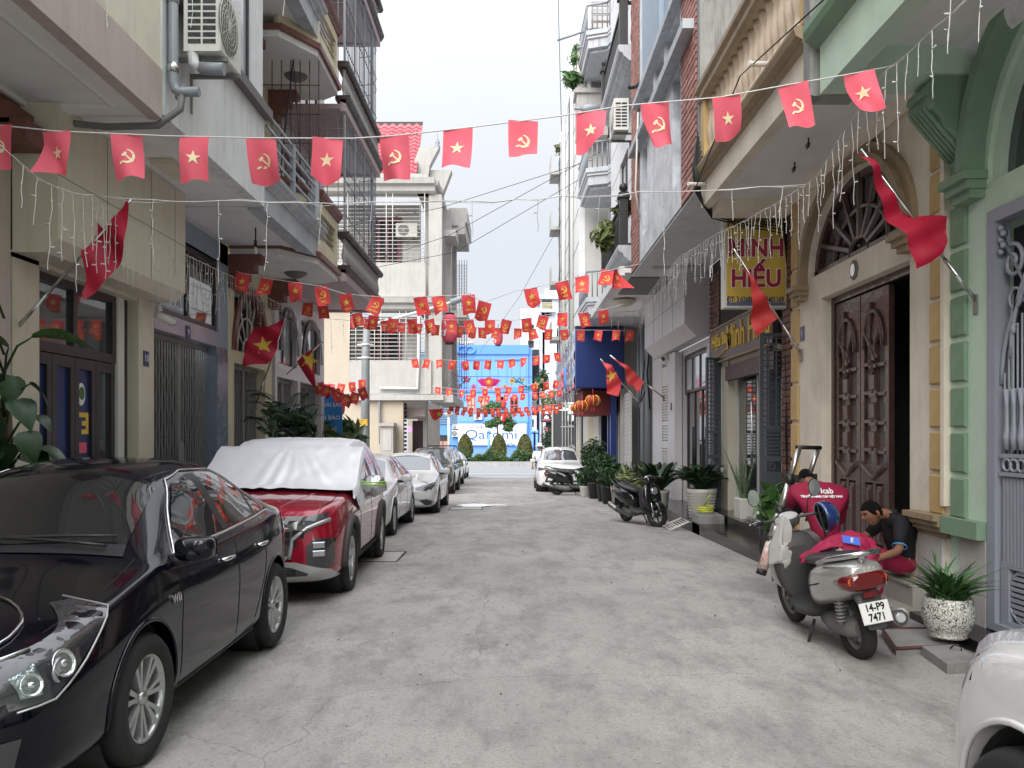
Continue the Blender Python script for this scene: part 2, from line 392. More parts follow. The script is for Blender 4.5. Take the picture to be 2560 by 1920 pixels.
b = MB(); Ys = [5.2, 6.2, 7.2]
b.box(3.42, 3.74, 4.6, 7.25, 0, .09); t = b.build('threshold_strip', m_black); tag(t, 'peeling black granite threshold strip under the crackle glaze pot', 'threshold')
# crumpled cloth
b = MB(); Y = F * 1.506 / (1266 - 1125)
def cl(u, v):
 a = 2 * pi * u; r = v * (.32 + .08 * sin(3 * a) + .05 * sin(7 * a)); return (-1.0 + r * 1.7 * cos(a), Y + r * 1.2 * sin(a), gz(Y) + .02 + .05 * (1 - v) + .025 * noise.noise(V((r * 9, a * 2, 1))))
b.grid(cl, 26, 7); b.tube([(-.6, Y, gz(Y) + .02), (-.3, Y + .05, gz(Y) + .02), (-.05, Y, gz(Y) + .015)], [.05, .03, .012], 6)
tag(b.build('cloth_heap', m_whitep), 'crumpled white cloth with a black strap lying on the manhole slab', 'cloth')
b = MB()
for i in range(60):
 x, y = ru(-1.6, 3.1), ru(2.6, 20) ; r = ru(.003, .009)
 b.lathe([(r, 0), (r * .9, r), (r * .3, r * 1.3)], (x, y, gz(y)), n=5)
for i in range(24):
 x, y = ru(-1.5, 3), ru(3, 16); a = ru(0, 6); s = ru(.01, .025)
 b.quad((x, y, gz(y) + .004), (x + s * cos(a), y + s * sin(a), gz(y) + .009), (x + s * cos(a + .7) * 1.3, y + s * sin(a + .7) * 1.3, gz(y) + .005), (x + s * .4 * cos(a + 1.5), y + s * .4 * sin(a + 1.5), gz(y) + .004))
b.build('grit', m_bark, kind='stuff')
# ================================================================ shared facade pieces
def railing_h(mb, u0, u1, v0, n, step, w, r=.018, posts=()):
 for i in range(n): mb.box(u0, u1, v0 + i * step - r, v0 + i * step + r, w - r, w + r)
 for u in posts: mb.box(u - r * 1.4, u + r * 1.4, v0 - step, v0 + (n - 1) * step + r, w - r * 1.3, w + r * 1.3)
BAL = [(.055, 0), (.055, .04), (.032, .06), (.03, .1), (.055, .16), (.065, .22), (.05, .3), (.03, .38), (.026, .43), (.04, .46), (.05, .5), (.05, .54)]
def balusters(parent, T, u0, u1, v0, h, w, step, m, rs=1.):
 n = int((u1 - u0) / step); b = MB(); b.lathe([(r * rs, z * h / .54) for r, z in BAL], n=10)
 me = b.mesh('baluster', m)
 return copies('baluster', me, parent, [T(u0 + (i + .5) * (u1 - u0) / n, v0, w) for i in range(n)])
def profile_run(mb, u0, u1, prof):
 """moulding: (v,w) profile run along u"""
 A = [mb.pt((u0, v, w)) for v, w in prof]; B = [mb.pt((u1, v, w)) for v, w in prof]; n = len(prof)
 for k in range(n): mb.face((A[k], A[(k + 1) % n], B[(k + 1) % n], B[k]))
 mb.face(A[::-1]); mb.face(B)
def scissor_gate(parent, T, u0, u1, v0, v1, w, m, step=.085):
 b = MB(T); n = int((u1 - u0) / step); st = (u1 - u0) / n; bar = MB(lambda u, v, w: V(T(u, v, w)) - V(T(0, 0, 0))); bar.box(-.013, .013, 0, v1 - v0, -.006, .006)
 copies('gate_bar', bar.mesh('gate_bar', m), parent, [T(u0 + (i + .5) * st, v0, w) for i in range(n)])
 for z in (v0 + .03, v1 - .03): b.box(u0, u1, z - .03, z + .03, w - .025, w + .02)
 b.box((u0 + u1) / 2 - .035, (u0 + u1) / 2 + .035, v0, v1, w - .01, w + .03)
 b.build('gate_track', m, parent)
 b = MB(T); L_ = .46; k = int((v1 - v0) / L_)
 for j in range(k):
  for i in range(n - 1):
   ua, ub = u0 + (i + .5) * st, u0 + (i + 1.5) * st; va = v0 + .08 + j * L_
   if i % 2: ua, ub = ub, ua
   b.quad((ua, va, w + .012), (ua, va + .03, w + .012), (ub, va + L_ * .5, w + .014), (ub, va + L_ * .5 - .03, w + .014))
   b.quad((ub, va + L_ * .5, w + .012), (ub, va + L_ * .5 + .03, w + .012), (ua, va + L_, w + .014), (ua, va + L_ - .02, w + .014))
 b.build('lattice_strips', m, parent, kind='stuff')
def acunit(name, label, T, u, v, w, W=.82, Hh=.56, D=.3, parent=None, logo=True):
 """outdoor air-conditioner: face towards +w"""
 p = V(T(u, v, w)); t = thing(name, label, 'air conditioner', p)
 b = MB(T); b.bbox(u - W / 2, u + W / 2, v, v + Hh, w, w + D, .02); b.build('casing', m_acw, t)
 b = MB(T); cx = u - W * .14; r = Hh * .4
 b.prism([(cx + r * cos(a * pi / 14), v + Hh / 2 + r * sin(a * pi / 14)) for a in range(28)], w + D + .001, w + D + .006); b.build('fan_opening', m_acg, t)
 b = MB(T)
 for k in range(1, 6): b.tube([(cx + r * k / 5 * cos(a * pi / 12), v + Hh / 2 + r * k / 5 * sin(a * pi / 12), w + D + .014) for a in range(24)], .004, 4, close=True)
 for k in range(10): a = k * pi / 10; b.tube([(cx - r * cos(a), v + Hh / 2 - r * sin(a), w + D + .016), (cx + r * cos(a), v + Hh / 2 + r * sin(a), w + D + .016)], .003, 4)
 b.build('fan_guard', m_acw, t)
 b = MB(T)
 for k in range(8):
  z = v + .07 + k * (Hh - .14) / 8
  for q in (0, 1): b.box(u - W / 2 - .004, u - W / 2 + .002, z, z + .042, w + .04 + q * (D - .06) / 2, w + .02 + (q + 1) * (D - .06) / 2)
 b.build('side_slots', m_glass, t)
 b = MB(T);
 for q in (-.3, .3): b.box(u + q * W - .02, u + q * W + .02, v - .05, v - .01, w - .15, w + D + .03); b.box(u + q * W - .02, u + q * W + .02, v - .4, v - .01, w - .15, w - .11)
 b.build('bracket', m_acg, t); return t
def window(parent, T, u0, u1, v0, v1, w, fm, gm, nu=2, nv=1, fr=.05, depth=.05):
 """frame part with pane sub-parts"""
 b = MB(T); hs = []; du = (u1 - u0 - fr) / nu; dv = (v1 - v0 - fr) / nv
 for i in range(nu):
  for j in range(nv): hs.append((u0 + fr + i * du, u0 + (i + 1) * du, v0 + fr + j * dv, v0 + (j + 1) * dv))
 b.wall(u0, u1, v0, v1, w - depth, w, hs); f = b.build('window_frame', fm, parent)
 for h in hs: bx('pane', gm, f, T, h[0], h[1], h[2], h[3], w - depth * .6, w - depth * .5)
 return f
def number_plate(T, u, v, w, s, label, name='house_number'):
 t = thing(name, label, 'number plate', T(u, v, w)); bx('plate', m_navy, t, T, u - .07, u + .07, v - .09, v + .09, w, w + .008)
 lettering(s, .12, m_whitep, t, T, u, v, w + .011, .001); return t
# ================================================================ LEFT SIDE
XL = -4.4
T = TL(XL)
# ---- L0 nearest house: balcony overhead ------------------------------------
h = thing('pink_balcony_house', 'nearest left house, pinkish balcony fascia over the shopfront plant', 'house', (XL, 5, 0))
b = MB(T); b.wall(-6, 7.36, 0, 4.52, -.3, -.004); b.wall(-6, 7.66, 4.52, 14, -.3, 0, [(6.3, 7.2, 5.9, 7.9)]); b.build('wall', m_pink, h)
b = MB(T); b.box(-6, 7.62, 4.54, 4.6, 0, 1.08); b.build('ceiling', m_soffit, h)
b = MB(T); b.box(-6, 7.62, 4.5, 4.54, .92, 1.08); b.box(-6, 7.62, 4.5, 4.54, 0, .12); b.box(7.42, 7.62, 4.5, 4.54, .12, .92)
profile_run(b, -6, 7.42, [(4.54, .92), (4.515, .92), (4.5, .87), (4.515, .83), (4.54, .8)]); b.build('ceiling_moulding', m_soffit, h)
b = MB(T); b.box(-6, 7.66, 4.49, 4.94, 1.08, 1.2); b.build('balcony_fascia', m_pink, h)
b = MB(T); b.box(-6, 7.66, 4.94, 5.62, 1.1, 1.185); b.box(7.56, 7.66, 4.94, 7.6, 0, 1.1); b.build('balcony_parapet', m_creamw, h)
for k in range(3): bx('rail_bar', m_pvc, h, T, 3, 7.64, 5.72 + k * .17, 5.76 + k * .17, 1.12, 1.16)
for u in (4.4, 5.4, 6.4, 7.35): bx('rail_post', m_pvc, h, T, u, u + .05, 5.62, 6.2, 1.11, 1.17)
window(h, T, 6.3, 7.2, 5.9, 7.9, -.05, m_pvc, m_glass, 2, 3)
b = MB(T)
for k, (a, c) in enumerate(((.16, .34), (.3, .2), (.42, .1))): b.box(7.0, 7.36, 4.5 - c - .08, 4.5 - c + .1, 0, .5 - a)
b.build('corbel', m_brown, h)
# ---- L1 cream cladding shop, white wall above ------------------------------
h = thing('cream_shop_house', 'left house with cream clad shopfront and white wall carrying an air conditioner', 'house', (XL, 9, 0))
U0, U1 = 7.38, 10.28
# upper white volume
b = MB(T); b.wall(7.66, 10.8, 4.54, 5.72, 1.02, 1.2); b.wall(7.66, 10.8, 5.72, 13.5, 1.02, 1.18, [(8.3, 10.3, 5.78, 8.6), (8.3, 10.3, 9.3, 12)])
b.box(7.66, 7.84, 4.6, 13.5, 0, 1.02); b.box(10.62, 10.8, 4.6, 13.5, 0, 1.02); b.box(7.84, 10.62, 13.3, 13.5, 0, 1.02); b.build('upper_wall', m_white, h)
b = MB(T); b.box(7.66, 10.78, 4.545, 4.6, 0, 1.02); b.build('ceiling', m_soffit, h)
b = MB(T); b.box(7.7, 10.84, 5.66, 5.78, 1.2, 1.3); b.build('sill_band', mat('mauve_sill', (.12, .1, .105), .5), h)
for z in (5.78, 9.3):
 window(h, T, 8.3, 10.3, z, z + 2.8, 1.16, m_frame, m_glassb, 3, 2)
# ceiling lamp tray
b = MB(T); b.box(8.9, 9.5, 4.49, 4.54, .55, .8); b.build('ceiling_light', m_cream, h)
# cream sign box
b = MB(T)
prof = [(3.22, 0), (3.22, .28), (3.34, .4), (4.535, .4), (4.535, 0)]
profile_run(b, U0, U1 - .03, prof); b.build('sign_box', m_cream, h)
b = MB(T)
for u in (U0 + .9, U0 + 1.9, U0 + 2.55): b.box(u, u + .006, 3.345, 4.53, .4, .402)
b.box(U0, U1, 3.9, 3.905, .4, .402); b.build('panel_joint', m_mort, h)
bx('column', m_cream, h, T, 7.38, 7.8, 0, 3.22, -.3, .0)
bx('column', m_cream, h, T, 9.84, 10.26, 0, 3.22, -.3, .012)
bx('pilaster', m_acw, h, T, 9.56, 9.72, 0, 3.22, -.3, -.1); bx('downpipe_slot', m_frame, h, T, 9.72, 9.84, 0, 3.22, -.3, -.12)
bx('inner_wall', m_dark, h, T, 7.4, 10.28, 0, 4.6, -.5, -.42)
bx('door_sill', m_stone, h, T, 7.8, 9.84, -.05, .06, -.4, -.05)
bx('lintel', m_cream, h, T, 7.38, 10.26, 3.18, 3.24, -.3, .0)
# glazed door wall
b = MB(T); hs = [(7.9, 8.64, 2.52, 3.1), (8.72, 9.48, 2.52, 3.1)]
b.wall(7.8, 9.56, 2.42, 3.2, -.2, -.12, hs); f = b.build('transom_frame', m_frame, h)
for q in hs: bx('pane', m_glass, f, T, *q, -.17, -.16)
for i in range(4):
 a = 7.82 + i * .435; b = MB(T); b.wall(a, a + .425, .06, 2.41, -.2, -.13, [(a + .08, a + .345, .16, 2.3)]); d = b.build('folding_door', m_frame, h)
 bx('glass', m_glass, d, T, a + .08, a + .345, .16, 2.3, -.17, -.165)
 if i < 3: bx('painted_reflection', m_navy, d, T, a + .085, a + .34, 1.35, 2.295, -.164, -.162)  # blue panes painted in for the shop sign mirrored by the glass
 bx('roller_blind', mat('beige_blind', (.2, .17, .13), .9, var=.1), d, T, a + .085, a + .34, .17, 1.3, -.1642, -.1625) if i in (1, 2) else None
d = thing('sign_reflection', 'painted reflection of a blue shop sign with yellow lettering in the folding door glass', 'reflections', T(8.9, 1.5, -.16))  # reflected sign built as coloured panels with reversed letters, no real object there
bx('sheet', mat('sign_reflection_blue', (.02, .035, .12), .4), d, T, 8.705, 8.985, 1.36, 2.24, -.159, -.157)
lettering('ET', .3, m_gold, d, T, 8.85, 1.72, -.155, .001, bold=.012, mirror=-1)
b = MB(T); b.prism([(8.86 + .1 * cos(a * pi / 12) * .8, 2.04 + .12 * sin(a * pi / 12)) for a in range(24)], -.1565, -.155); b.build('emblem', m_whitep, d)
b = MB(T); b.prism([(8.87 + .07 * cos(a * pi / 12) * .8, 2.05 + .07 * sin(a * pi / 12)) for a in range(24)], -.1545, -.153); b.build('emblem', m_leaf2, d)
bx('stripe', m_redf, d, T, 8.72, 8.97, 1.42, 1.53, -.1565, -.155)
number_plate(T, 10.03, 2.52, .014, '10', 'small dark blue number 10 plate on the cream column')
# security camera
t = thing('security_camera', 'white bullet security camera under the cream sign box', 'camera', T(10.2, 3.1, .2))
b = MB(T); b.tube([(10.12, 3.2, .12), (10.14, 3.1, .14)], .03, 8); b.tube([(10.1, 3.06, .1), (10.3, 2.98, .24)], .045, 10); b.build('housing', m_acw, t)
b = MB(T); b.tube([(10.3, 2.98, .24), (10.31, 2.976, .247)], .032, 10); b.build('lens', m_blk, t)
# pipes and the nearest air conditioner
t = thing('drain_pipe', 'grey plastic drain pipe with open elbow end at the pink balcony corner', 'pipe', (-3.12, 7.8, 5))
b = MB(); x = -3.14; Y = 7.76
b.tube([(x, Y, 9), (x, Y, 4.87), (x + .02, Y, 4.8), (x + .06, Y, 4.78), (x + .24, Y, 4.78)], .045, 12); b.build('pipe', m_pvc, t)
b = MB(); b.tube([(x, Y, 4.96), (x, Y, 5.04)], .054, 12); b.tube([(x, Y, 5.6), (x, Y, 5.64)], .052, 12); b.build('pipe_collar', m_steel, t)
t = thing('lagged_pipe', 'pipe wrapped in white tape ending in a grey stub beside the air conditioner', 'pipe', (-3.02, 7.9, 5))
b = MB(); b.tube([(x + .12, 7.9, 9), (x + .12, 7.9, 5.25), (x + .14, 7.9, 5.1), (x + .2, 7.9, 5.06)], .052, 12); b.build('lagging', m_white, t)
b = MB(); b.tube([(x + .2, 7.9, 5.06), (x + .42, 7.9, 5.05)], .058, 14); b.build('stub', m_pvc, t)
b = MB(); b.tube([(-3.06, 7.8, 4.85), (-3.05, 7.7, 4.6), (-3.25, 7.68, 4.44), (-3.7, 7.66, 4.42), (-4.1, 7.66, 4.46), (-4.2, 7.66, 4.44)], .032, 8)
tag(b.build('hose', m_acg, None), 'sagging grey insulated hose under the pink balcony end', 'hose')
# AC unit mounted on white wall, fan faces the lane
acunit('air_conditioner', 'big white air conditioner hung on the white wall at upper left', TL(-3.2), 8.16, 5.2, .12, .62, .64, .34)
b.prism([(8.1, .0), (8.75, 0), (8.75, .03), (8.1, .03)], 0, .1)
# ---- L2 lilac tile house with scissor gate ---------------------------------
h = thing('lilac_tile_house', 'left house number 9 with lilac tiles, scissor gate and grey blue balconies', 'house', (XL, 11.5, 0))
a0, a1 = 10.3, 12.95
b = MB(T); b.wall(a0, a1, 2.92, 4.5, -.3, -.0, [(10.35, 12.55, 3.14, 4.2)]); b.build('lintel_wall', m_lilac, h)
b = MB(T); b.box(a0, a1, 4.2, 4.5, -.28, .004); b.box(12.6, 12.95, 2.92, 4.5, -.28, .004); b.build('painted_band', m_bluegr, h)
window(h, T, 10.36, 12.54, 3.15, 4.19, -.03, m_frame, m_glass, 2, 1, .07)
b = MB(T); b.box(12.45, 12.95, gz(12), 2.92, -.3, .0); b.build('corner_pillar', m_blut, h)
for k in range(6): bx('tile', m_blut, h, T, 12.47, 12.93, .0 + k * .47, .46 + k * .47, .0, .012)
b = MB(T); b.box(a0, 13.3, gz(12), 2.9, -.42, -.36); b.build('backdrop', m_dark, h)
g = thing('scissor_gate', 'dark grey folding scissor gate below the lilac tiled lintel', 'gate', T(11.4, 0, -.2))
scissor_gate(g, T, 10.34, 12.44, gz(12), 2.9, -.16, m_gate)
b = MB(T); b.prism([(11.4 + .09 * cos(k * pi / 12), 1.32 + .2 * sin(k * pi / 12)) for k in range(24)], -.12, -.1); b.build('lock_plate', m_gate, g)
number_plate(T, 11.35, 2.99, .006, '9', 'small dark plate with number 9 on lilac tiles')
def greybalcony(z0, top=True):
 b = MB(T); b.box(10.81, 13.72, z0 + .04, z0 + .12, 0, 1.1); b.build('balcony_ceiling', m_soffit, h)
 b = MB(T); b.box(10.81, 13.74, z0, z0 + .3, 1.1, 1.2); b.box(13.6, 13.74, z0, z0 + .3, 0, 1.1); b.box(10.81, 13.6, z0, z0 + .04, .98, 1.1); b.build('balcony_fascia', m_balc, h)
 b = MB(T); pr = [(z0 + .3, 1.1), (z0 + .3, 1.22), (z0 + .34, 1.24), (z0 + .36, 1.3), (z0 + .4, 1.31), (z0 + .42, 1.35), (z0 + .46, 1.36), (z0 + .46, 1.1)]
 profile_run(b, 10.82, 13.8, pr); b.build('balcony_cornice', m_balc, h)
 for k in range(5): bx('rail_bar', m_pvc, h, T, 10.85, 13.5, z0 + .58 + k * .17, z0 + .61 + k * .17, 1.2, 1.23)
 for u in (12.1,): bx('rail_post', m_pvc, h, T, u, u + .06, z0 + .46, z0 + 1.3, 1.18, 1.25)
def pillar(parent, X, Y, z0, hgt, m, r=.11):
 b = MB(); b.lathe([(r, 0), (r, .05), (r * .8, .09), (r * .9, hgt * .3), (r * .9, hgt * .7), (r * .8, hgt * .85), (r * 1.2, hgt * .88), (r * 1.5, hgt * .94), (r * 1.55, hgt)], (X, Y, z0), n=8, smooth=False)
 return b.build('balcony_pillar', m, parent)
for z in (4.5, 8.1):
 greybalcony(z); pillar(h, XL + 1.16, 13.6, z + .46, .9, m_balc)
for z in (4.6, 8.2):
 b = MB(T); b.wall(10.8, 13.8, z, z + 3.5, -.25, 0, [(11.2, 12.2, z + .1, z + 2.4), (12.5, 13.5, z + 1, z + 2.4)]); b.build('upper_wall', m_lgrey, h)
 window(h, T, 11.2, 12.2, z + .1, z + 2.4, -.05, m_frame, m_glass, 2, 2); window(h, T, 12.5, 13.5, z + 1, z + 2.4, -.05, m_frame, m_glass, 2, 1)
b = MB();
for k in range(8): b.tube([(-4.3 + k * .155, 13.9, 4.96), (-4.3 + k * .155, 13.9, 8.1)], .009, 5)
for k in range(7): b.tube([(-4.35, 13.9, 5 + k * .48), (-3.2, 13.9, 4.99 + k * .48)], .009, 5)
b.build('rusty_grille', m_rust, h)
b = MB(); b.tube([(-3.62, 13.9, 8), (-3.8, 13.7, 5.9)], .012, 5); b.tube([(-3.66, 13.9, 8.1), (-3.45, 13.6, 6.2), (-3.5, 13.5, 5.2)], .008, 5); b.build('loose_cable', m_wire, h)
# bulb
t = thing('bare_bulb', 'bare bulb on a black flex under the grey balcony ceiling', 'lamp', (-3.65, 11.9, 4.5))
b = MB(); b.tube([(-3.65, 11.9, 4.54), (-3.65, 11.9, 4.36)], .01, 6); b.tube([(-3.65, 11.9, 4.36), (-3.65, 11.9, 4.27)], .022, 8); b.build('flex', m_wire, t)
b = MB(); b.lathe([(.015, 0), (.035, -.04), (.035, -.07), (.015, -.1)], (-3.65, 11.9, 4.27), n=10); b.build('bulb', m_acw, t)
# ---- L3 yellow house --------------------------------------------------------
h = thing('yellow_house', 'narrow pale yellow house with brown trim and angular balconies on the left', 'house', (XL, 14, 0))
a0, a1 = 12.96, 15.3
def arch_pts(cu, cv, ru_, rv, n=16, a0=0., a1=pi): return [(cu + ru_ * cos(a0 + (a1 - a0) * k / n), cv + rv * sin(a0 + (a1 - a0) * k / n)) for k in range(n + 1)]
b = MB(T); b.wall(a0, a1, gz(14), 4.4, -.3, 0, [(13.25, 14.9, gz(14), 2.75), (13.25, 14.9, 2.95, 3.95)]); b.build('wall', m_yel, h)
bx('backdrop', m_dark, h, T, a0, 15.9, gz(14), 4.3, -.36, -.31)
b = MB(T); ar = arch_pts(14.07, 2.95, .82, .98); ar2 = arch_pts(14.07, 2.95, .95, 1.12)
for p, q, r_, s_ in zip(ar, ar[1:], ar2[1:], ar2): b.quad((*p, .05), (*q, .05), (*r_, .05), (*s_, .05)); b.quad((*s_, .05), (*r_, .05), (*r_, 0), (*s_, 0)); b.quad((*p, .05), (*p, -.1), (*q, -.1), (*q, .05))
b.build('arch_moulding', m_brown, h)
b = MB(T)
for k in range(7): a = pi * k / 6; b.tube([(14.07 + .2 * cos(a), 2.95 + .24 * sin(a), -.06), (14.07 + .8 * cos(a), 2.95 + .95 * sin(a), -.06)], .018, 5)
b.tube([(p[0], p[1], -.06) for p in arch_pts(14.07, 2.95, .22, .26)], .02, 6); b.tube([(p[0], p[1], -.06) for p in arch_pts(14.07, 2.95, .5, .6)], .015, 6); b.build('fanlight_bars', m_lgrey, h)
g = thing('scissor_gate', 'folding scissor gate half hidden by palm fronds below the arched fanlight', 'gate', T(14, 0, -.2))
scissor_gate(g, T, 13.27, 14.88, gz(14), 2.74, -.15, m_gate)
for z in (4.35, 7.75):
 bay = [(XL, 13.05), (XL + .75, 13.05), (XL + 1.2, 13.75), (XL + 1.2, 15.3), (XL + .9, 15.55), (XL, 15.55)]
 b = MB(); b.prism(bay, z + .05, z + .15); b.build('balcony_ceiling', m_soffit, h)
 b = MB(); b.prism([(x + (.06 if x > XL else 0), y + (-.04 if y < 14 else .04)) for x, y in bay], z + .15, z + .24); b.build('brown_trim', m_brown, h)
 b = MB()
 for (p, q) in zip(bay[1:], bay[2:5]):
  d = V((q[0] - p[0], q[1] - p[1], 0)); L_ = d.length; d.normalize(); nrm = V((d.y, -d.x, 0)); o_ = V((p[0], p[1], 0))
  TT = lambda u, v, w, o_=o_, d=d, nrm=nrm: o_ + d * u + V((0, 0, v)) + nrm * w
  mb = MB(TT); mb.wall(0, L_, z + .24, z + 1.12, -.1, 0, [(.15, L_ - .15, z + .5, z + .95)] if L_ > .6 else []); mb.build('parapet', m_yel, h)
  if L_ > .6:
   mb = MB(TT)
   for k in range(4): mb.tube([(.15, z + .55 + k * .11, -.05), (L_ - .15, z + .55 + k * .11, -.05)], .018, 6)
   mb.build('parapet_rail', m_steel, h)
  mb = MB(TT); profile_run(mb, -.03, L_ + .05, [(z + 1.12, -.12), (z + 1.12, .02), (z + 1.16, .04), (z + 1.2, .08), (z + 1.26, .1), (z + 1.26, -.12)]); mb.build('parapet_cap', m_brown, h)
 b = MB(T); b.wall(12.96, 15.5, z + .15, z + 3.45, -.25, -.0, [(13.3, 14.3, z + .3, z + 2.5)]); b.build('upper_wall', m_yel, h)
 window(h, T, 13.3, 14.3, z + .3, z + 2.5, -.06, m_frame, m_glass, 2, 2)
 b = MB(T); ar = arch_pts(13.8, z + 2.3, .62, .5); ar2 = arch_pts(13.8, z + 2.3, .76, .64)
 for p, q, r_, s_ in zip(ar, ar[1:], ar2[1:], ar2): b.quad((*p, .06), (*q, .06), (*r_, .06), (*s_, .06)); b.quad((*s_, .06), (*r_, .06), (*r_, 0), (*s_, 0)); b.quad((*p, .06), (*p, 0), (*q, 0), (*q, .06))
 b.build('arch_moulding', m_brown, h)
 for u in (13.1, 15.2):
  b = MB(T)
  for k in range(4): b.box(u - .13, u + .13, z + .05 - .13 * (k + 1), z + .05 - .13 * k, 0, .5 - .11 * k)
  b.build('corbel', m_brown, h)
 b = MB(); b.lathe([(.2, 0), (.19, -.02), (.12, -.07), (.03, -.1)], (XL + .65, 14.5, z + .05), n=16); b.build('ceiling_lamp', m_acg, h)
# ---- L4 cage house -----------------------------------------------------------
h = thing('caged_balcony_house', 'tall left house with pink walls and balconies closed by steel bar cages', 'house', (XL, 17.5, 0))
a0, a1 = 15.56, 19.6
m_pinkw = mat('pale_pink_wall', (.48, .38, .39), .7, var=.1, streak=.2)
b = MB(T); b.wall(a0, a1, gz(17), 4.35, -.3, -.01, [(15.7, 17.2, gz(17), 2.7), (17.4, 19.3, gz(17), 2.7), (15.8, 17.1, 2.95, 4.0), (17.5, 19.2, 2.95, 4.0)]); b.box(a0, a1, 4.35, 14.5, -.3, -.01); b.build('wall', m_lgrey, h)
bx('backdrop', m_dark, h, T, a0, a1, gz(17), 4.3, -.42, -.37)
for u0, u1 in ((15.8, 17.1), (17.5, 19.2)):
 window(h, T, u0, u1, 2.96, 3.99, -.1, m_frame, m_glassb, 2, 1); b = MB(T)
 c = (u0 + u1) / 2; r = (u1 - u0) / 2; ar = arch_pts(c, 3.2, r * .86, .72); ar2 = arch_pts(c, 3.2, r * 1.05, .9)
 for p, q, r_, s_ in zip(ar, ar[1:], ar2[1:], ar2): b.quad((*p, .04), (*q, .04), (*r_, .04), (*s_, .04)); b.quad((*s_, .04), (*r_, .04), (*r_, 0), (*s_, 0))
 b.build('arch_moulding', m_dkbrown, h)
for i, (u0, u1) in enumerate(((15.72, 17.18), (17.42, 19.28))):
 g = thing('scissor_gate', ['folding scissor gate behind the palm, left of the dark gap', 'folding scissor gate beside the advert board at the lane corner'][i], 'gate', T(u0, 0, -.2))
 scissor_gate(g, T, u0, u1, gz(17), 2.68, -.15, m_gate, .1)
for k, z in enumerate((4.45, 7.6, 10.65)):
 b = MB(T); b.box(a0, a1, z + .05, z + .14, 0, 1.2); b.box(a0, a1, z, z + .22, 1.2, 1.3); b.box(a1 - .1, a1, z, z + .22, 0, 1.2); b.build('balcony_slab', m_pinkw, h)
 b = MB(T); profile_run(b, a0, a1 + .06, [(z + .22, 1.1), (z + .14, 1.3), (z + .18, 1.34), (z + .25, 1.38), (z + .3, 1.38), (z + .3, 1.1)]); profile_run(b, a0 - .02, a1 + .06, [(z + .82, 1.14), (z + .82, 1.32), (z + .87, 1.36), (z + .92, 1.36), (z + .92, 1.14)]); b.build('brown_cornice', m_dkbrown, h)
 balusters(h, T, a0 + .05, a1 - .05, z + .3, .52, 1.24, .16, m_greyw, .8)
 zt = z + 3.1; cg = MB(T); n = 26
 pts = [(a0 + .05 + i * (a1 - a0 - .5) / n, 1.26) for i in range(n + 1)] + [(a1 - .45 + .45 * sin(a * pi / 12), 1.26 - .45 + .45 * cos(a * pi / 12)) for a in range(1, 7)]
 for (u, w_) in pts[::1]: cg.tube([(u, z + .92, w_), (u, zt, w_)], .007, 4)
 cg.build('cage_bars', m_pvc, h)
 cg = MB(T)
 for zz in (z + 1.0, z + 1.25, z + 1.9, z + 2.15, z + 2.8, zt - .05): cg.tube([(u, zz, w_ + .01) for u, w_ in pts], .011, 4)
 for u in (a0 + .05, a0 + 1.05, a0 + 2.1, a0 + 3.1): cg.box(u - .022, u + .022, z + .92, zt, 1.25, 1.285)
 cg.build('cage_rails', m_pvc, h)
 cg = MB(T)
 for q in range(9): cg.tube([(a0 + .04, z + .95 + q * .27, .02), (a0 + .04, z + .95 + q * .27, 1.26)], .007, 4)
 for q in range(6): cg.tube([(a0 + .04, z + .4, .15 + q * .2), (a0 + .04, zt, .15 + q * .2)], .007, 4)
 cg.build('cage_side', m_pvc, h)
 window(h, T, 16.2, 18.8, z + .5, z + 2.6, .02, m_brown, m_glass, 3, 1)
 bx('cage_sheet', mat('green_glass_sheet', (.2, .3, .3), .15), h, T, a1 - .75, a1 - .55, z + .95, zt, 1.2, 1.21)
b = MB(T); b.box(a0, a1, 13.7, 13.9, 0, 1.35); b.build('roof_slab', m_pinkw, h)
# advert board
t = thing('advert_board', 'small blue and green advert board at the lane corner', 'sign', (XL + .02, 19.62, 1.6))
TT = TF(19.75); b = MB(TT); b.box(-4.62, -4.02, .9, 2.55, -.02, .02); b.build('board', mat('advert_blue', (.03, .2, .5), .4), t)
bx('picture', m_leaf2, t, TT, -4.6, -4.04, .98, 1.35, .02, .024); bx('picture', m_whitep, t, TT, -4.6, -4.04, 1.37, 1.55, .02, .024); bx('footer', m_redf, t, TT, -4.62, -4.02, .8, .9, -.02, .02)
lettering('ẠI HẢI SẢN', .13, m_whitep, t, TT, -4.32, 2.3, .024, .001); lettering('ỆN BÀO', .14, m_whitep, t, TT, -4.32, 2.0, .024, .001)
lettering('GIA RẺ', .12, m_gold, t, TT, -4.32, 1.72, .024, .001)
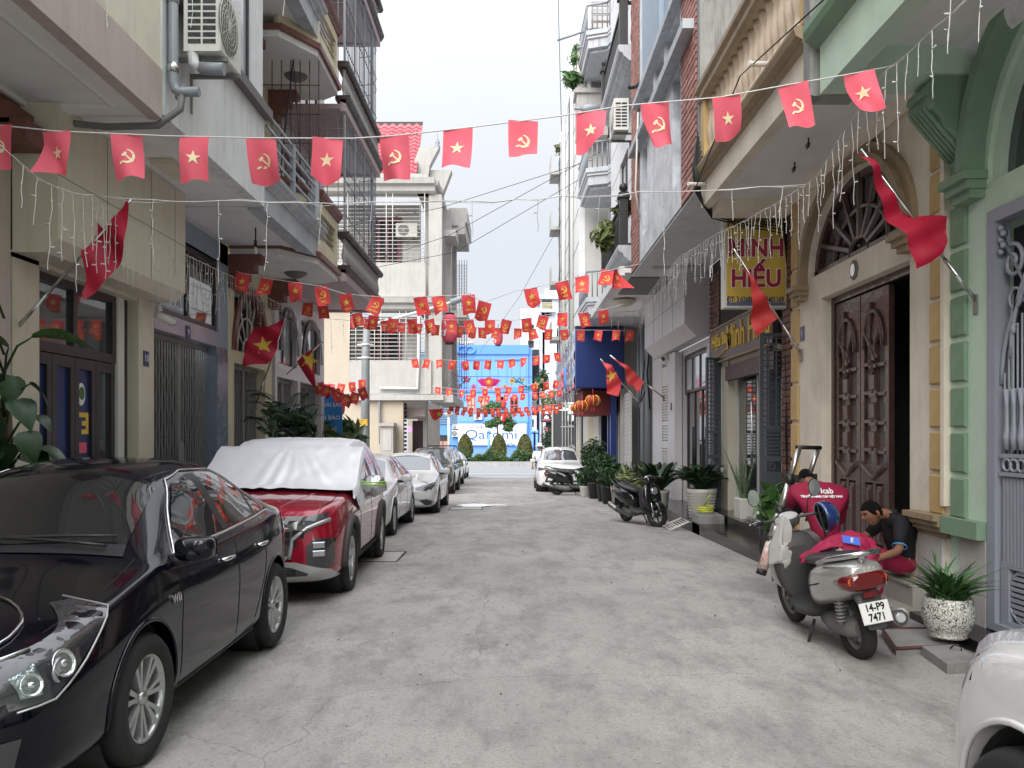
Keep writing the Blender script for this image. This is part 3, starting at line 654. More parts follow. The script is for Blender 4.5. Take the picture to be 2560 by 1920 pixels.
# ---- L5 corner house behind the alley --------------------------------------
YF = 33.; s5 = F / YF
def X5(px): return (px - CX) / s5
def Z5(py): return H + (CY - py) / s5
T = TF(YF)
h = thing('corner_house', 'three storey grey white house with pink tiled roof, barred loggias and beige lower wall', 'house', (-6, YF, 0))
g5 = gz(YF)
b = MB(T); b.wall(-14, X5(1008), g5, Z5(987), -.3, 0); b.build('lower_wall', m_tan, h)
b = MB(T); b.wall(-14, X5(874), Z5(987) + .003, Z5(778), -.3, .004, []); b.build('side_wall', m_tan, h)
b = MB(T); b.wall(X5(874), X5(1078), Z5(985), Z5(900), -.2, 0); b.build('parapet', m_greyw, h)
b = MB(T); b.wall(-9, X5(1064), Z5(745), Z5(656), -.2, .0); b.build('parapet', m_greyw, h)
for (z, hh) in ((Z5(778), .5), (Z5(484), .55)):
 b = MB(T); profile_run(b, -9, X5(1088), [(z, -.5), (z, .0), (z + .08, .12), (z + hh * .5, .14), (z + hh * .6, .3), (z + hh, .34), (z + hh, -.5)]); b.build('cornice', m_greyw, h)
 b = MB(); X = X5(1088); TT = lambda u, v, w: (X - .2 + w, u, v); q = MB(TT); profile_run(q, YF, YF + 8, [(z, -.5), (z, .0), (z + .08, .12), (z + hh * .5, .14), (z + hh * .6, .3), (z + hh, .34), (z + hh, -.5)]); q.build('cornice', m_greyw, h)
b = MB(T); z = Z5(987); b.box(X5(878), X5(1110), z - .22, z, -1, .25); b.box(X5(1078), X5(1133), z - .3, z, -7, .1); b.build('balcony_slab', m_greyw, h)
for (za, zb) in ((Z5(900), Z5(778)), (Z5(656), Z5(484))):
 bx('loggia_back', m_greyw, h, T, -9, X5(1040), za - 1, zb, -1.75, -1.6)
 b = MB(T); b.wall(X5(905), X5(990), za - .8, za + (zb - za) * .8, -1.6, -1.5, [(X5(912), X5(928), za, za + (zb - za) * .75), (X5(935), X5(951), za, za + (zb - za) * .75), (X5(958), X5(980), za, za + (zb - za) * .75)]); b.build('shutter_door', mat('plum_shutter_%d' % int(za), (.1, .02, .035), .5), h)
 bx('glass', m_dark, h, T, X5(906), X5(989), za - .8, za + (zb - za) * .78, -1.595, -1.58)
 x0 = X5(874) if za < 6 else -8
 n = int((zb - za) / .155); me = MB(); me.tube([(0, 0, 0), (X5(1062) - x0, 0, 0)], .014, 5); mm = me.mesh('grille_bar', m_pvcw)
 copies('grille_bar', mm, h, [(x0, YF - .02, za + .08 + k * .155) for k in range(n)])
 me = MB(); me.tube([(0, 0, 0), (0, 7, 0)], .012, 5); mm = me.mesh('grille_bar', m_pvcw)
 copies('grille_bar', mm, h, [(X5(1064), YF, za + .08 + k * .155) for k in range(n)])
 b = MB(T)
 for u in [x0, *[x0 + .25 + k * (X5(1062) - x0) / 3 for k in range(3)], *[x0 + .0 + k * (X5(1062) - x0) / 3 for k in range(1, 4)]]: b.tube([(u, za, .03), (u, zb, .03)], .016, 5)
 b.build('grille_post', m_pvcw, h)
bx('side_pier', m_greyw, h, T, -8.9, X5(874), Z5(900), Z5(778), -1.6, -.01)
# corner columns and street face
b = MB()
for (x, y0, y1) in ((X5(1072), YF + .1, YF + .6), (X5(1072) + .2, YF + 2.4, YF + 3), (X5(1072) + .2, YF + 5.4, YF + 6)):
 b.box(x - .02, x + .5, y0, y1, Z5(985), Z5(484))
b.box(X5(1064) - .15, X5(1064) + .1, YF + 1.2, YF + 8, Z5(985), Z5(484)); b.build('column', m_greyw, h)
b = MB(); X = X5(1072) + .5; b.box(X, X + .5, YF + .8, YF + 2.6, Z5(578), Z5(562)); b.box(X, X + .75, YF + 3, YF + 6.5, Z5(540), Z5(505)); b.box(X - .1, X + .9, YF + 1.5, YF + 7.5, Z5(780), Z5(762)); b.box(X, X + .8, YF + 3.5, YF + 7.5, Z5(500), Z5(460)); b.build('canopy_slab', m_greyw, h)
for k in range(4): bx('bracket_block', m_greyw, h, TF(YF + 3), X + .1, X + .45, Z5(560 - k * 14), Z5(553 - k * 14), -.2, .1)
b = MB()
xs, y0 = X5(1133) + .1, YF + 6.8
for k in range(9): b.tube([(xs - .9 + k * .12, y0, Z5(985)), (xs - .9 + k * .12, y0, Z5(560))], .012, 4)
for k in range(int((Z5(560) - Z5(985)) / .16)):
 z = Z5(985) + k * .16
 for q in range(8): b.tube([(xs - .9 + q * .12 + .06 + .05 * cos(a * pi / 3), y0, z + .06 * sin(a * pi / 3)) for a in range(6)], .007, 3, close=True)
b.build('lattice_screen', m_iron, h)
b = MB(); X = X5(1120)
for k in range(7): b.box(X, X + .02, YF + .5 + k * 1., YF + .54 + k * 1., Z5(985), Z5(905))
for k in range(6): b.box(X, X + .02, YF + .5, YF + 6.8, Z5(985) + k * .22, Z5(985) + k * .22 + .03)
b.build('balcony_rail', m_greyw, h)
bx('porch_wall', m_greyw, h, T, X5(1010), X5(1056), g5, Z5(990), -8, -7.7)
b = MB(T); b.wall(X5(955), X5(1056), g5, Z5(990), -2.2, -2, [(X5(985), X5(1030), g5, Z5(1045))]); b.build('porch_wall', m_greyw, h); bx('porch_column', m_greyw, h, T, X5(1046), X5(1056), g5, Z5(990), -1.99, -1.7)
bx('porch_door', m_dkbrown, h, T, X5(1016), X5(1046), g5, Z5(1050), -2.0, -1.97); bx('porch_sign', m_pink, h, T, X5(1012), X5(1056), Z5(1040), Z5(1018), -1.2, -.9)
b = MB(T)
for k in range(14): b.box(X5(990), X5(1001), Z5(1150) + k * .17, Z5(1150) + k * .17 + .09, -1.96, -1.9)
b.build('louvre_shutter', m_blk, h)
lettering('8', .28, mat('pink_neon', (.9, .1, .7), .5, emit=1.5), h, T, X5(1012), Z5(1073), -1.5, .01, bold=.01)
# stall box, wall meter
t = thing('stall_box', 'grey metal stall box standing under the overhang of the corner house', 'box', (X5(975), YF - .4, g5))
b = MB(T); b.box(X5(958), X5(990), Z5(1138), Z5(1062), .2, .8); b.box(X5(955), X5(993), Z5(1066), Z5(1058), .1, .9); b.box(X5(950), X5(1010), g5, Z5(1140), .1, 1); b.build('body', m_stone, t); bx('panel', m_greyw, t, T, X5(966), X5(986), Z5(1125), Z5(1075), .8, .82)
acunit('air_conditioner', 'white air conditioner inside the upper barred loggia of the corner house', T, X5(1007), Z5(575), -1.5, 56 / s5, 36 / s5, .35)
# roof with individual tiles
b = MB(); zr = Z5(440); b.quad((-9, YF + .1, zr), (X5(1040), YF + .1, zr), (X5(1040), YF + 2.6, zr + 3.1), (-9, YF + 2.6, zr + 3.1)); b.build('roof_deck', m_mort, h)
TT = lambda u, v, w: (u, YF + .08 + v * .63 - w * .78, zr + v * .78 + w * .63)
o_ = off(h); tb = MB(lambda u, v, w: V(TT(u, v, w)) - V(TT(0, 0, 0)))
tb.grid(lambda a, c: (-.17 + .34 * a, .0 + .3 * c + .05 * sin(pi * a), .03 + .045 * sin(2 * pi * a) - .03 * c), 6, 2); me = tb.mesh('roof_tile', m_rtile)
for r in range(14):
 for k in range(15): link('roof_tile', me, h, V(TT(X5(1040) - .17 - k * .335, r * .26, .02)) - o_)
b = MB(T)
b.prism([(X5(1015), Z5(438)), (X5(1065), Z5(438)), (X5(1069), Z5(400)), (X5(1094), Z5(352)), (X5(1044), Z5(352)), (X5(1026), Z5(400))], -1.2, -.7)
b.prism([(X5(1066), Z5(460)), (X5(1101), Z5(465)), (X5(1124), Z5(405)), (X5(1070), Z5(405))], -1.6, -1.0)
b.box(-9, X5(1072), Z5(452), Z5(438), -.5, .2); b.build('roof_gable', m_greyw, h)
b = MB(); x = X5(1088); b.lathe([(.09, Z5(352)), (.12, Z5(346)), (.07, Z5(340)), (.1, Z5(335)), (.05, Z5(328)), (.02, Z5(322)), (.015, Z5(305))], (x, YF + 1, 0), n=8); b.build('finial', m_pvc, h)
t = thing('drain_pipe', 'thin white drain pipe down the corner house front', 'pipe', (X5(1047), YF - .1, 4))
one('pipe', m_pvcw, t, T, 'tube', [(X5(1048), Z5(755), .12), (X5(1047), Z5(905), .12), (X5(1045), Z5(972), .12), (X5(950), Z5(970), .12)], .06, 8)
t = thing('drain_pipe', 'grey drain pipe elbow under the first floor of the corner house', 'pipe', (X5(960), YF - .1, 3))
one('pipe', m_pvc, t, T, 'tube', [(X5(1040), Z5(985), .14), (X5(955), Z5(987), .14), (X5(950), Z5(1000), .14), (X5(952), Z5(1110), .14)], .05, 8)
# lamp post with clamps
Yp = 27.
t = thing('street_lamp', 'tall grey street lamp post with tape bands reaching an arm over the lane', 'street lamp', (-5.95, Yp, gz(Yp)))
P0 = at(912, 1150, Yp); P1 = at(914, 890, Yp); P2 = at(918, 800, Yp)
b = MB(); b.tube([(P0.x, Yp, gz(Yp)), P1, P2], [.16, .13, .1], 12); b.build('post', mat('grey_post', (.26, .28, .29), .5, var=.25, dirt=.3), t)
b = MB(); A0, A1, A2 = at(918, 815, Yp), at(1100, 765, Yp), at(1180, 738, Yp); b.tube([A0, A1, A2], [.05, .045, .04], 8); b.build('arm', m_acw, t)
b = MB(); D_ = (A2 - A1).normalized(); b.tube([A2 - D_ * .75, A2 - D_ * .7, A2 - D_ * .05, A2], [.04, .1, .1, .03], 8); b.build('lamp_head', m_pvc, t)
b = MB()
for py in (862, 895): p = at(914, py, Yp); b.tube([p - V((0, 0, .03)), p + V((0, 0, .03))], .16, 10); b.tube([p + V((-.26, -.02, 0)), p + V((.26, -.02, 0))], .03, 5)
b.build('clamp', m_pvcw, t)
t = thing('notice_plate', 'small yellow notice plate with rows of text strapped to the grey post', 'sign', at(907, 1055, Yp) - V((0, .2, 0)))
b = MB(TF(Yp - .2)); c = at(907, 1056, Yp - .2); b.box(c.x - .15, c.x + .15, c.z - .1, c.z + .1, -.01, .01); b.build('plate', mat('yellow_plate', (.65, .4, .03), .5), t)
for k, s in enumerate(('CẤM ĐỖ XE', 'TRƯỚC CỬA', '0903 626')): lettering(s, .065, m_dkbrown, t, TF(Yp - .2), c.x, c.z + .062 - k * .062, .014, .001)
# far buildings beyond the corner house (left)
h = thing('far_left_shop', 'pale narrow shop wall beyond the corner house at the lane mouth', 'building', (-4.6, 43, gz(43)))
b = MB(); b.box(-5.4, -4.35, 43.2, 45, gz(43), 3.2); b.build('wall', m_cream, h)
b = MB()
for k in range(14): b.box(-4.72, -4.36, 43.0, 43.15, -.4 + k * .26, -.28 + k * .26)
b.build('shutter_slats', mat('teal_sheet', (.25, .45, .42), .4), h)
# ================================================================ BLUE BUILDING ACROSS THE AVENUE
YB = 100.; sB = F / YB; T = TF(YB)
def XB(px): return (px - CX) / sB
def ZB(py): return H + (CY - py) / sB
gB = gz(100)
h = thing('blue_building', 'bright blue building across the avenue with white banner and red framed windows', 'building', (-2.4, YB, gB))
x0, x1 = XB(1145), XB(1320)
hs = [(XB(1168), XB(1188.5), ZB(1034), ZB(992)), (XB(1201), XB(1223), ZB(1034), ZB(992)), (XB(1249), XB(1262), ZB(1002), ZB(992)), (XB(1274.5), XB(1296), ZB(1034), ZB(992))]
b = MB(T); b.wall(x0, x1, gB, ZB(862), -.4, 0, hs); b.box(x1 - .1, x1 + .5, gB, ZB(870), -12, -.4); b.build('wall', m_blue, h)
bx('backdrop', m_dark, h, T, x0, x1, gB, ZB(870), -.7, -.6)
b = MB(T); b.box(x0 - .1, x1 + .1, ZB(886), ZB(863), 0, .25); b.box(x0, x1, ZB(980), ZB(968), 0, .15); b.box(x0, x1, ZB(1058), ZB(1053), 0, .12); b.box(XB(1163), XB(1229), ZB(900), ZB(897), 0, .2); b.box(XB(1236), XB(1300), ZB(900), ZB(897), 0, .2); b.build('band', m_blued, h)
b = MB(T)
for p in (1149, 1168, 1189, 1201, 1222, 1242, 1264, 1275, 1297, 1312): b.box(XB(p) - .12, XB(p) + .12, ZB(968), ZB(905), 0, .1)
b.build('pilaster', m_blue, h)
m_rfr = mat('red_window_frame', (.42, .08, .07), .5)
for i, q in enumerate(hs):
 if i == 2: continue
 f = window(h, T, q[0], q[1], q[2], q[3], .02, m_rfr, m_dark if i == 3 else mat('lace_curtain_%d' % i, (.4, .36, .28), .8), 2, 2, .14)
b = MB(T); b.box(XB(1146), XB(1316), ZB(1113), ZB(1059), .25, .4); bn = b.build('banner', mat('pale_banner', (.62, .68, .76), .4), h)
mq = mat('banner_blue_ink', (.02, .09, .33), .5)
lettering('Qaromi', 1.62, mq, bn, T, XB(1228), ZB(1087), .42, .01, sx=1.22, bold=-.012)
lettering('Nước hoa ô tô', .42, mq, bn, T, XB(1216), ZB(1068), .42, .01)
lettering('cho xe bạn', .3, m_lgrey, bn, T, XB(1268), ZB(1103), .42, .01)
for s, px, sc_ in (('A', 1133, 1), ('C', 1154, 1), ('O', 1176, 1)): lettering(s, 1.35, m_blued, h, T, XB(px), ZB(876), .35, .12, sx=1.25, bold=.035)
acunit('air_conditioner', 'white air conditioner on the blue wall above the banner', T, XB(1196), ZB(1050), .1, .95, .6, .35)
h = thing('corrugated_building', 'blue grey corrugated sheet building left of the bright blue one', 'building', (-9, YB, gB))
b = MB(T); b.wall(XB(1020), XB(1144), gB, ZB(1062), -.4, -.05, [(XB(1093), XB(1121), gB, ZB(1088))]); b.build('wall', m_blued, h)
n = 60; pr = []
b = MB(T)
for k in range(44):
 z = ZB(1062) + k * (ZB(878) - ZB(1062)) / 44; dz = (ZB(878) - ZB(1062)) / 44
 b.quad((XB(1020), z, 0), (XB(1144), z, 0), (XB(1144), z + dz / 2, .12), (XB(1020), z + dz / 2, .12)); b.quad((XB(1020), z + dz / 2, .12), (XB(1144), z + dz / 2, .12), (XB(1144), z + dz, 0), (XB(1020), z + dz, 0))
b.build('corrugated_sheet', m_corr, h)
d = bx('door', m_frame, h, T, XB(1093), XB(1121), gB, ZB(1088), -.3, -.25)
for k in (0, 1): bx('door_panel', mat('peach_panel_%d' % k, (.4, .23, .16), .6), d, T, XB(1095 + k * 13), XB(1106 + k * 13), gB + .3, ZB(1103), -.24, -.2)
bx('roof_box', m_greyw, h, TF(YB + 8), XB(1085), XB(1180), ZB(890), ZB(862), 0, 3)
lettering('NHÀ SÁCH', .42, m_frame, h, TF(YB + 4), XB(1160), ZB(852), 0, .05); bx('roof_sign', m_acw, h, TF(YB + 4.2), XB(1146), XB(1176), ZB(860), ZB(845), 0, .1)
acunit('air_conditioner', 'upper white air conditioner at the corrugated building edge', T, XB(1139), ZB(1072), .1, .7, .5, .35)
acunit('air_conditioner', 'lower white air conditioner beside the white banner', T, XB(1139), ZB(1092), .1, .8, .8, .35)
# right background
h = thing('white_tall_building', 'white tall narrow building with small planted balcony across the avenue', 'building', (5, 96, gB))
TT = TF(96); sW = F / 96
def XW(px): return (px - CX) / sW
def ZW(py): return H + (CY - py) / sW
m_wb = mat('bluish_white_paint', (.62, .66, .72), .6, var=.05)
b = MB(TT); b.wall(XW(1352), XW(1450), gB, ZW(738), -6, 0, [(XW(1356), XW(1362), ZW(1020), ZW(830)), (XW(1354), XW(1380), ZW(790), ZW(745)), (XW(1392), XW(1410), ZW(1000), ZW(820))]); b.build('wall', m_wb, h)
bx('backdrop', m_dark, h, TT, XW(1353), XW(1449), gB, ZW(760), -6.2, -6)
b = MB(TT); b.box(XW(1347), XW(1460), ZW(748), ZW(738), -6, .5); b.box(XW(1362), XW(1460), ZW(736), ZW(722), -6, .2); b.box(XW(1350), XW(1387), ZW(782), ZW(776), 0, 1); b.build('roof_cornice', m_wb, h)
b = MB(TT); b.box(XW(1354), XW(1382), ZW(761), ZW(759), .8, .95)
for k in range(9): b.tube([(XW(1355 + k * 3), ZW(776), .88), (XW(1356 + k * 3), ZW(768), .88), (XW(1354 + k * 3), ZW(760), .88)], .05, 4)
b.build('balcony_rail', mat('cream_rail', (.5, .46, .3), .5), h)
h = thing('dark_gap_building', 'dark grey narrow building between the blue and white ones', 'building', (2.5, 104, gB))
b = MB(TF(104)); b.wall(1.7, 4.1, gB, 9.5, -4, 0, [(2.2, 3, 2, 4)]); b.box(2, 3.6, 9.5, 12.2, -4, -1); b.build('wall', mat('dark_side_wall', (.05, .06, .065), .8, var=.3), h)
bx('window', m_acw, h, TF(104), 2.3, 2.9, 4.6, 5.8, 0, .08)
h = thing('wine_shop', 'black fronted wine shop across the avenue with white sign lettering', 'shop', (5.8, 94, gB))
TT = TF(94); sS = F / 94
def XS(px): return (px - CX) / sS
def ZS(py): return H + (CY - py) / sS
b = MB(TT); b.wall(XS(1365), XS(1475), gB, ZS(1055), -1, 0, [(XS(1388), XS(1410), gB, ZS(1100)), (XS(1414), XS(1440), gB, ZS(1105))]); b.build('front', mat('charcoal_front', (.025, .026, .03), .5), h)
bx('door_glass', m_glass, h, TT, XS(1388), XS(1410), gB, ZS(1100), -.5, -.45); bx('display', m_acg, h, TT, XS(1414), XS(1440), gB, ZS(1105), -.5, -.45)
sg = bx('sign_board', mat('sign_charcoal', (.03, .03, .034), .4), h, TT, XS(1352), XS(1475), ZS(1056), ZS(1035), 0, .8)
lettering('TÂN HƯNG', .78, m_whitep, sg, TT, XS(1377), ZS(1046), .82, .02, bold=.03, align='LEFT', sx=1.25)
b = MB(TT); c = XS(1365)
b.prism([(c - .35, ZS(1051)), (c + .35, ZS(1051)), (c + .5, ZS(1048)), (c - .5, ZS(1048))], .81, .84); b.build('logo_base', m_redf, sg)
b = MB(TT); b.prism([(c - .22, ZS(1047)), (c + .25, ZS(1047)), (c + .28, ZS(1043)), (c + .1, ZS(1041)), (c + .12, ZS(1038)), (c, ZS(1040)), (c - .05, ZS(1037.5)), (c - .12, ZS(1041)), (c - .26, ZS(1043))], .81, .84); b.build('logo_mark', m_whitep, sg)
lettering('Rượu | Bia', .55, m_whitep, h, TT, XS(1381), ZS(1064), .03, .02, align='LEFT')
bx('bottle_picture', m_redf, h, TT, XS(1362) + .1, XS(1370), ZS(1082), ZS(1068), .005, .03)
bx('text_strip', m_whitep, h, TT, XS(1377), XS(1408), ZS(1092.6), ZS(1092), .005, .03); lettering('88a Nguyễn Hoàng', .2, m_whitep, h, TT, XS(1394), ZS(1089.5), .01, .01)
lettering('Rượu', .33, m_whitep, h, TT, XS(1381), ZS(1104), .02, .01)
h = thing('far_white_block', 'pale hazy tower block far behind the dark gap', 'building', (8, 170, 0))
b = MB(TF(170)); b.wall(1.5, 16, -2, 27, -6, 0, [(3 + i * 2.2, 4.2 + i * 2.2, 3 + k * 3.2, 4.6 + k * 3.2) for i in range(5) for k in range(7)]); b.build('wall', mat('pale_block', (.6, .62, .65), .7), h)
bx('dark_windows', m_acg, h, TF(170), 2, 15.5, -1, 26, -2, -1.8)
bx('roof_lattice', m_pvc, h, TF(168), 6, 9, 27, 28.5, 0, 2)
# ================================================================ MEDIAN STRIP
b = MB(); b.box(-60, 60, 79, 79.35, gz(79) - .02, -.98); b.box(-60, 60, 83, 83.35, gz(79) - .02, -.98); struct(b.build('median_kerb', m_kerb))
b = MB(); b.box(-60, 60, 79.35, 83, gz(79) - .02, -1.03); struct(b.build('median_soil', m_bark))
def leafcloud(n, shape, size, m, elong=2.2, seed=0, flat=.3):
 """n leaf quads; shape(i)->(pos, normal-ish dir)"""
 b = MB(); r = random.Random(seed)
 for i in range(n):
  p, d = shape(r); p = V(p); d = V(d)
  d = (d + V((r.uniform(-1, 1), r.uniform(-1, 1), r.uniform(-1, 1))) * .9)
  if d.length < .01: d = V((0, 0, 1))
  d.normalize(); a = d.orthogonal().normalized(); a.rotate(Matrix.Rotation(r.uniform(0, 6.28), 3, d)); c = d.cross(a)
  s = size * r.uniform(.6, 1.3); L_, W_ = a * s * elong / 2, c * s / 2
  b.face([b.pt(p - L_), b.pt(p + W_ + d * s * flat * .3), b.pt(p + L_ - d * s * flat), b.pt(p - W_ + d * s * flat * .3)])
 return b
def ell(cx, cy, cz, rx, ry, rz, shell=.55):
 def f(r):
  a, t = r.uniform(0, 2 * pi), math.acos(r.uniform(-1, 1)); k = r.uniform(shell, 1) ** .6
  n_ = V((sin(t) * cos(a), sin(t) * sin(a), cos(t)))
  k *= 1 + .09 * sin(5 * a + 3 * t) + .08 * sin(9 * t - 2 * a)
  return (cx + rx * n_.x * k, cy + ry * n_.y * k, cz + rz * n_.z * k), n_
 return f
for i, (px, lb) in enumerate(((1163, 'left egg shaped clipped bush in the median, in front of the Q'), (1247, 'middle egg shaped clipped bush in front of the thin street tree'), (1312, 'right egg shaped clipped bush beside the blue building corner'))):
 x = (px - CX) * 81 / F; t = thing('topiary', lb, 'bush', (x, 81, -1.03), group='egg shaped bushes in the median')
 def shp(r, x=x):
  a, k = r.uniform(0, 2 * pi), r.uniform(0, 1); z = k; rad = .82 * (sin(pi * (z * .86 + .12)) ** .6) * (1 - .25 * z) * r.uniform(.86, 1.04) * (1 + .05 * sin(a * 6 + z * 9))
  return (x + rad * cos(a), 81 + rad * sin(a), -.75 + 2.35 * z), V((cos(a), sin(a), z - .4))
 leafcloud(3400, shp, .12, m_topi, 1.3, i).build('foliage', m_topi, t, fix=False)
 b = MB(); b.lathe([(.55, -.7), (.72, -.2), (.7, .3), (.5, .9), (.2, 1.3)], (x, 81, 0), n=12); b.build('inner_foliage', m_leaf, t)
 b = MB(); b.tube([(x, 81, -1.05), (x + .02, 81, -.5)], .07, 6); b.build('trunk', m_bark, t)
def shp(r):
 x = r.uniform(-7.5, 4.6); return (x, 81 + r.uniform(-1.2, 1.2), -1.0 + (.75 + .35 * sin(x * 2.1) + .2 * sin(x * 5)) * r.uniform(0, 1) ** .7), V((0, -.4, 1))
leafcloud(9000, shp, .13, m_leaf2, 1.7, 5).build('flower_hedge', [m_leaf2], kind='stuff', fix=False)
leafcloud(1500, lambda r: ((r.uniform(-7.3, 4.5), 80.4 + r.uniform(-.6, .6), -.4 + r.uniform(-.5, .5)), V((0, -1, 1))), .09, m_leaf3, 1.2, 6).build('pale_hedge_tips', m_leaf3, kind='stuff', fix=False)
x = (1243 - CX) * 85 / F; t = thing('street_tree', 'slim street tree in front of the Qaromi banner', 'tree', (x, 85, -1.03)); zc = lambda py: H + (CY - py) * 85 / F
b = MB(); b.tube([(x + .1, 85, -1), (x + .05, 85, 1.5), (x, 85, zc(1050)), (x + .1, 85, zc(1015))], [.13, .1, .08, .03], 7)
for q in range(9): a = q * 2.4; zz = zc(1062) + q * .22; b.tube([(x, 85, zz), (x + .5 * cos(a), 85 + .5 * sin(a), zz + .35), (x + 1.1 * cos(a), 85 + 1.1 * sin(a), zz + .4)], [.05, .03, .012], 5)
b.build('trunk', m_bark, t)
def shp(r):
 c = [(0, 0, zc(1014), 1.1), (-.9, 0, zc(1025), .8), (.7, 0, zc(1040), .9), (1.2, .2, zc(1058), .8), (-.7, .2, zc(1060), .7), (.2, 0, zc(1052), .8), (1.1, 0, zc(1072), .5)][r.randrange(7)]
 p, n_ = ell(x + c[0], 85 + c[1], c[2], c[3], c[3], c[3] * .55, .2)(r); return p, V((n_.x, n_.y, n_.z + .3))
leafcloud(2600, shp, .15, m_leaf2, 2.4, 8).build('crown', m_leaf2, t, fix=False)
for px, top, lb in ((1375, 1060, 'dark slender tree beside the wine shop'), (1362, 905, 'small tree top showing between blue and white buildings')):
 Y = 92; x = (px - CX) * Y / F - .3; t = thing('street_tree', lb, 'tree', (x, Y, gB)); zc2 = lambda py: H + (CY - py) * Y / F
 b = MB(); b.tube([(x, Y, gB), (x, Y, zc2(top + 20))], [.12, .05], 6); b.build('trunk', m_bark, t)
 leafcloud(700, ell(x, Y, zc2(top + (50 if top > 1000 else 45)), .8, .8, 2. if top > 1000 else 1.3, .1), .16, m_leaf, 2.2, px).build('crown', m_leaf, t, fix=False)
t = thing('street_lamp', 'white round topped avenue lamp post in front of the corrugated building', 'street lamp', ((1122 - CX) * 84 / F, 84, -1))
x = (1122 - CX) * 84 / F; b = MB(); b.tube([(x, 84, -1), (x, 84, H + (CY - 1040) * 84 / F)], .13, 8); b.build('post', m_acw, t)
b = MB(); b.lathe([(.1, 0), (.3, .1), (.5, .3), (.5, .36), (.2, .4)], (x, 84, H + (CY - 1042) * 84 / F), n=12); b.build('lamp_head', m_acw, t)
t = thing('road_sign', 'round blue road sign partly seen at the corner house edge', 'sign', ((1068 - CX) * 60 / F, 60, gz(60)))
x = (1066 - CX) * 60 / F; b = MB(TF(60)); b.prism([(x + .42 * cos(a * pi / 12), H + (CY - 1066) * 60 / F + .42 * sin(a * pi / 12)) for a in range(24)], 0, .03); b.build('disc', m_blued, t); b = MB(); b.tube([(x, 60.05, gz(60)), (x, 60.05, 2)], .04, 6); b.build('post', m_pvc, t)
b = MB()
t = thing('garden_fence', 'low blue fence with round finials behind the median hedge', 'fence', (0, 90, gB))
for k, px in enumerate((1222, 1331, 1342)): x = (px - CX) * 90 / F; b = MB(); b.tube([(x, 90, gB), (x, 90, H + (CY - 1085) * 90 / F)], .14, 8); b.lathe([(.02, 0), (.2, .15), (.22, .25), (.1, .4), (.01, .5)], (x, 90, H), n=8); b.build('post', m_blue, t)
b = MB(TF(90)); x = (1277 - CX) * 90 / F; b.tube([(x + 1. * cos(a * pi / 10), -1 + 1.6 * sin(a * pi / 10), 0) for a in range(11)], .08, 5); b.tube([(x + .6 * cos(a * pi / 10), -1 + 1. * sin(a * pi / 10), 0) for a in range(11)], .06, 5); b.box(-5, 3, -1.2, -.9, 0, .05); b.build('gate_arch', m_blue, t)
# ================================================================ RIGHT SIDE
XR = 3.75; T = TR(XR)
def archfill(T, cu, cv, ru_, rv, w0, w1, thick, m, parent, name='arch_moulding', n=20, feet=0.):
 b = MB(T); ar = arch_pts(cu, cv, ru_, rv, n); ar2 = arch_pts(cu, cv, ru_ + thick, rv + thick, n)
 if feet: ar = [(ar[0][0], cv - feet)] + ar + [(ar[-1][0], cv - feet)]; ar2 = [(ar2[0][0], cv - feet)] + ar2 + [(ar2[-1][0], cv - feet)]
 for p, q, r_, s_ in zip(ar, ar[1:], ar2[1:], ar2):
  b.quad((*p, w1), (*q, w1), (*r_, w1), (*s_, w1)); b.quad((*s_, w1), (*r_, w1), (*r_, w0), (*s_, w0)); b.quad((*p, w1), (*p, w0), (*q, w0), (*q, w1))
 return b.build(name, m, parent)
def archwall(b, u0, u1, v0, v1, cu, cv, ru_, rv, w, n=20):
 """front sheet of wall around an arch opening whose base is v0"""
 ar = arch_pts(cu, cv, ru_, rv, n)
 for p, q in zip(ar, ar[1:]): b.quad((p[0], p[1], w), (q[0], q[1], w), (q[0], v1, w), (p[0], v1, w)); b.quad((p[0], p[1], w), (p[0], p[1], w - .3), (q[0], q[1], w - .3), (q[0], q[1], w))
 b.quad((u0, v0, w), (cu - ru_, v0, w), (cu - ru_, v1, w), (u0, v1, w)); b.quad((cu + ru_, v0, w), (u1, v0, w), (u1, v1, w), (cu + ru_, v1, w))
# ---- R0 green house ----------------------------------------------------------
h = thing('green_house', 'light green house at the right edge with dark green trim and steel gate', 'house', (XR, 5, 0))
b = MB(T); b.wall(-6, 7.2, 0, 3.6, -.3, 0, [(4.3, 6.6, 0, 3.36)]); archwall(b, -6, 7.2, 3.6, 12, 5.7, 3.6, .95, 1.1, 0); b.build('wall', m_green, h)
bx('backdrop', m_dark, h, T, 4, 7.1, 0, 4.8, -.9, -.8)
archfill(T, 5.7, 3.62, .84, 1.0, -.12, -.04, .1, m_green, h, 'window_frame'); bx('pane', m_glass, h, T, 4.75, 6.65, 3.6, 4.62, -.12, -.1)
for k, (a, c, d) in enumerate(((.98, .1, .16), (1.08, .05, .1), (1.14, .0, .05))): archfill(T, 5.7, 3.72, a - .0, a + .1, c * 0, .03 + d, .1, m_dgreen, h, 'arch_moulding', 14)
for u, s_ in ((6.83, 1), (4.57, -1)):
 b = MB(T)
 for k in range(3): b.box(u - .2 + .02 * k, u + .2 - .035 * k, 3.64 - .07 * k, 3.71 - .07 * k, 0, .2 - .04 * k)
 b.build('arch_foot', m_dgreen, h)
pieces('quoin', h, T, [(6.92, 7.16, .92 + k * .38, 1.25 + k * .38) for k in range(10)], m_gquoin, .0, 300, .012, .03)
b = MB(T); b.box(6.62, 7.19, .78, .92, 0, .1); b.build('skirting_ledge', m_dgreen, h); bx('marble_base', m_greyw, h, T, 6.62, 7.0, 0, .78, 0, .03)
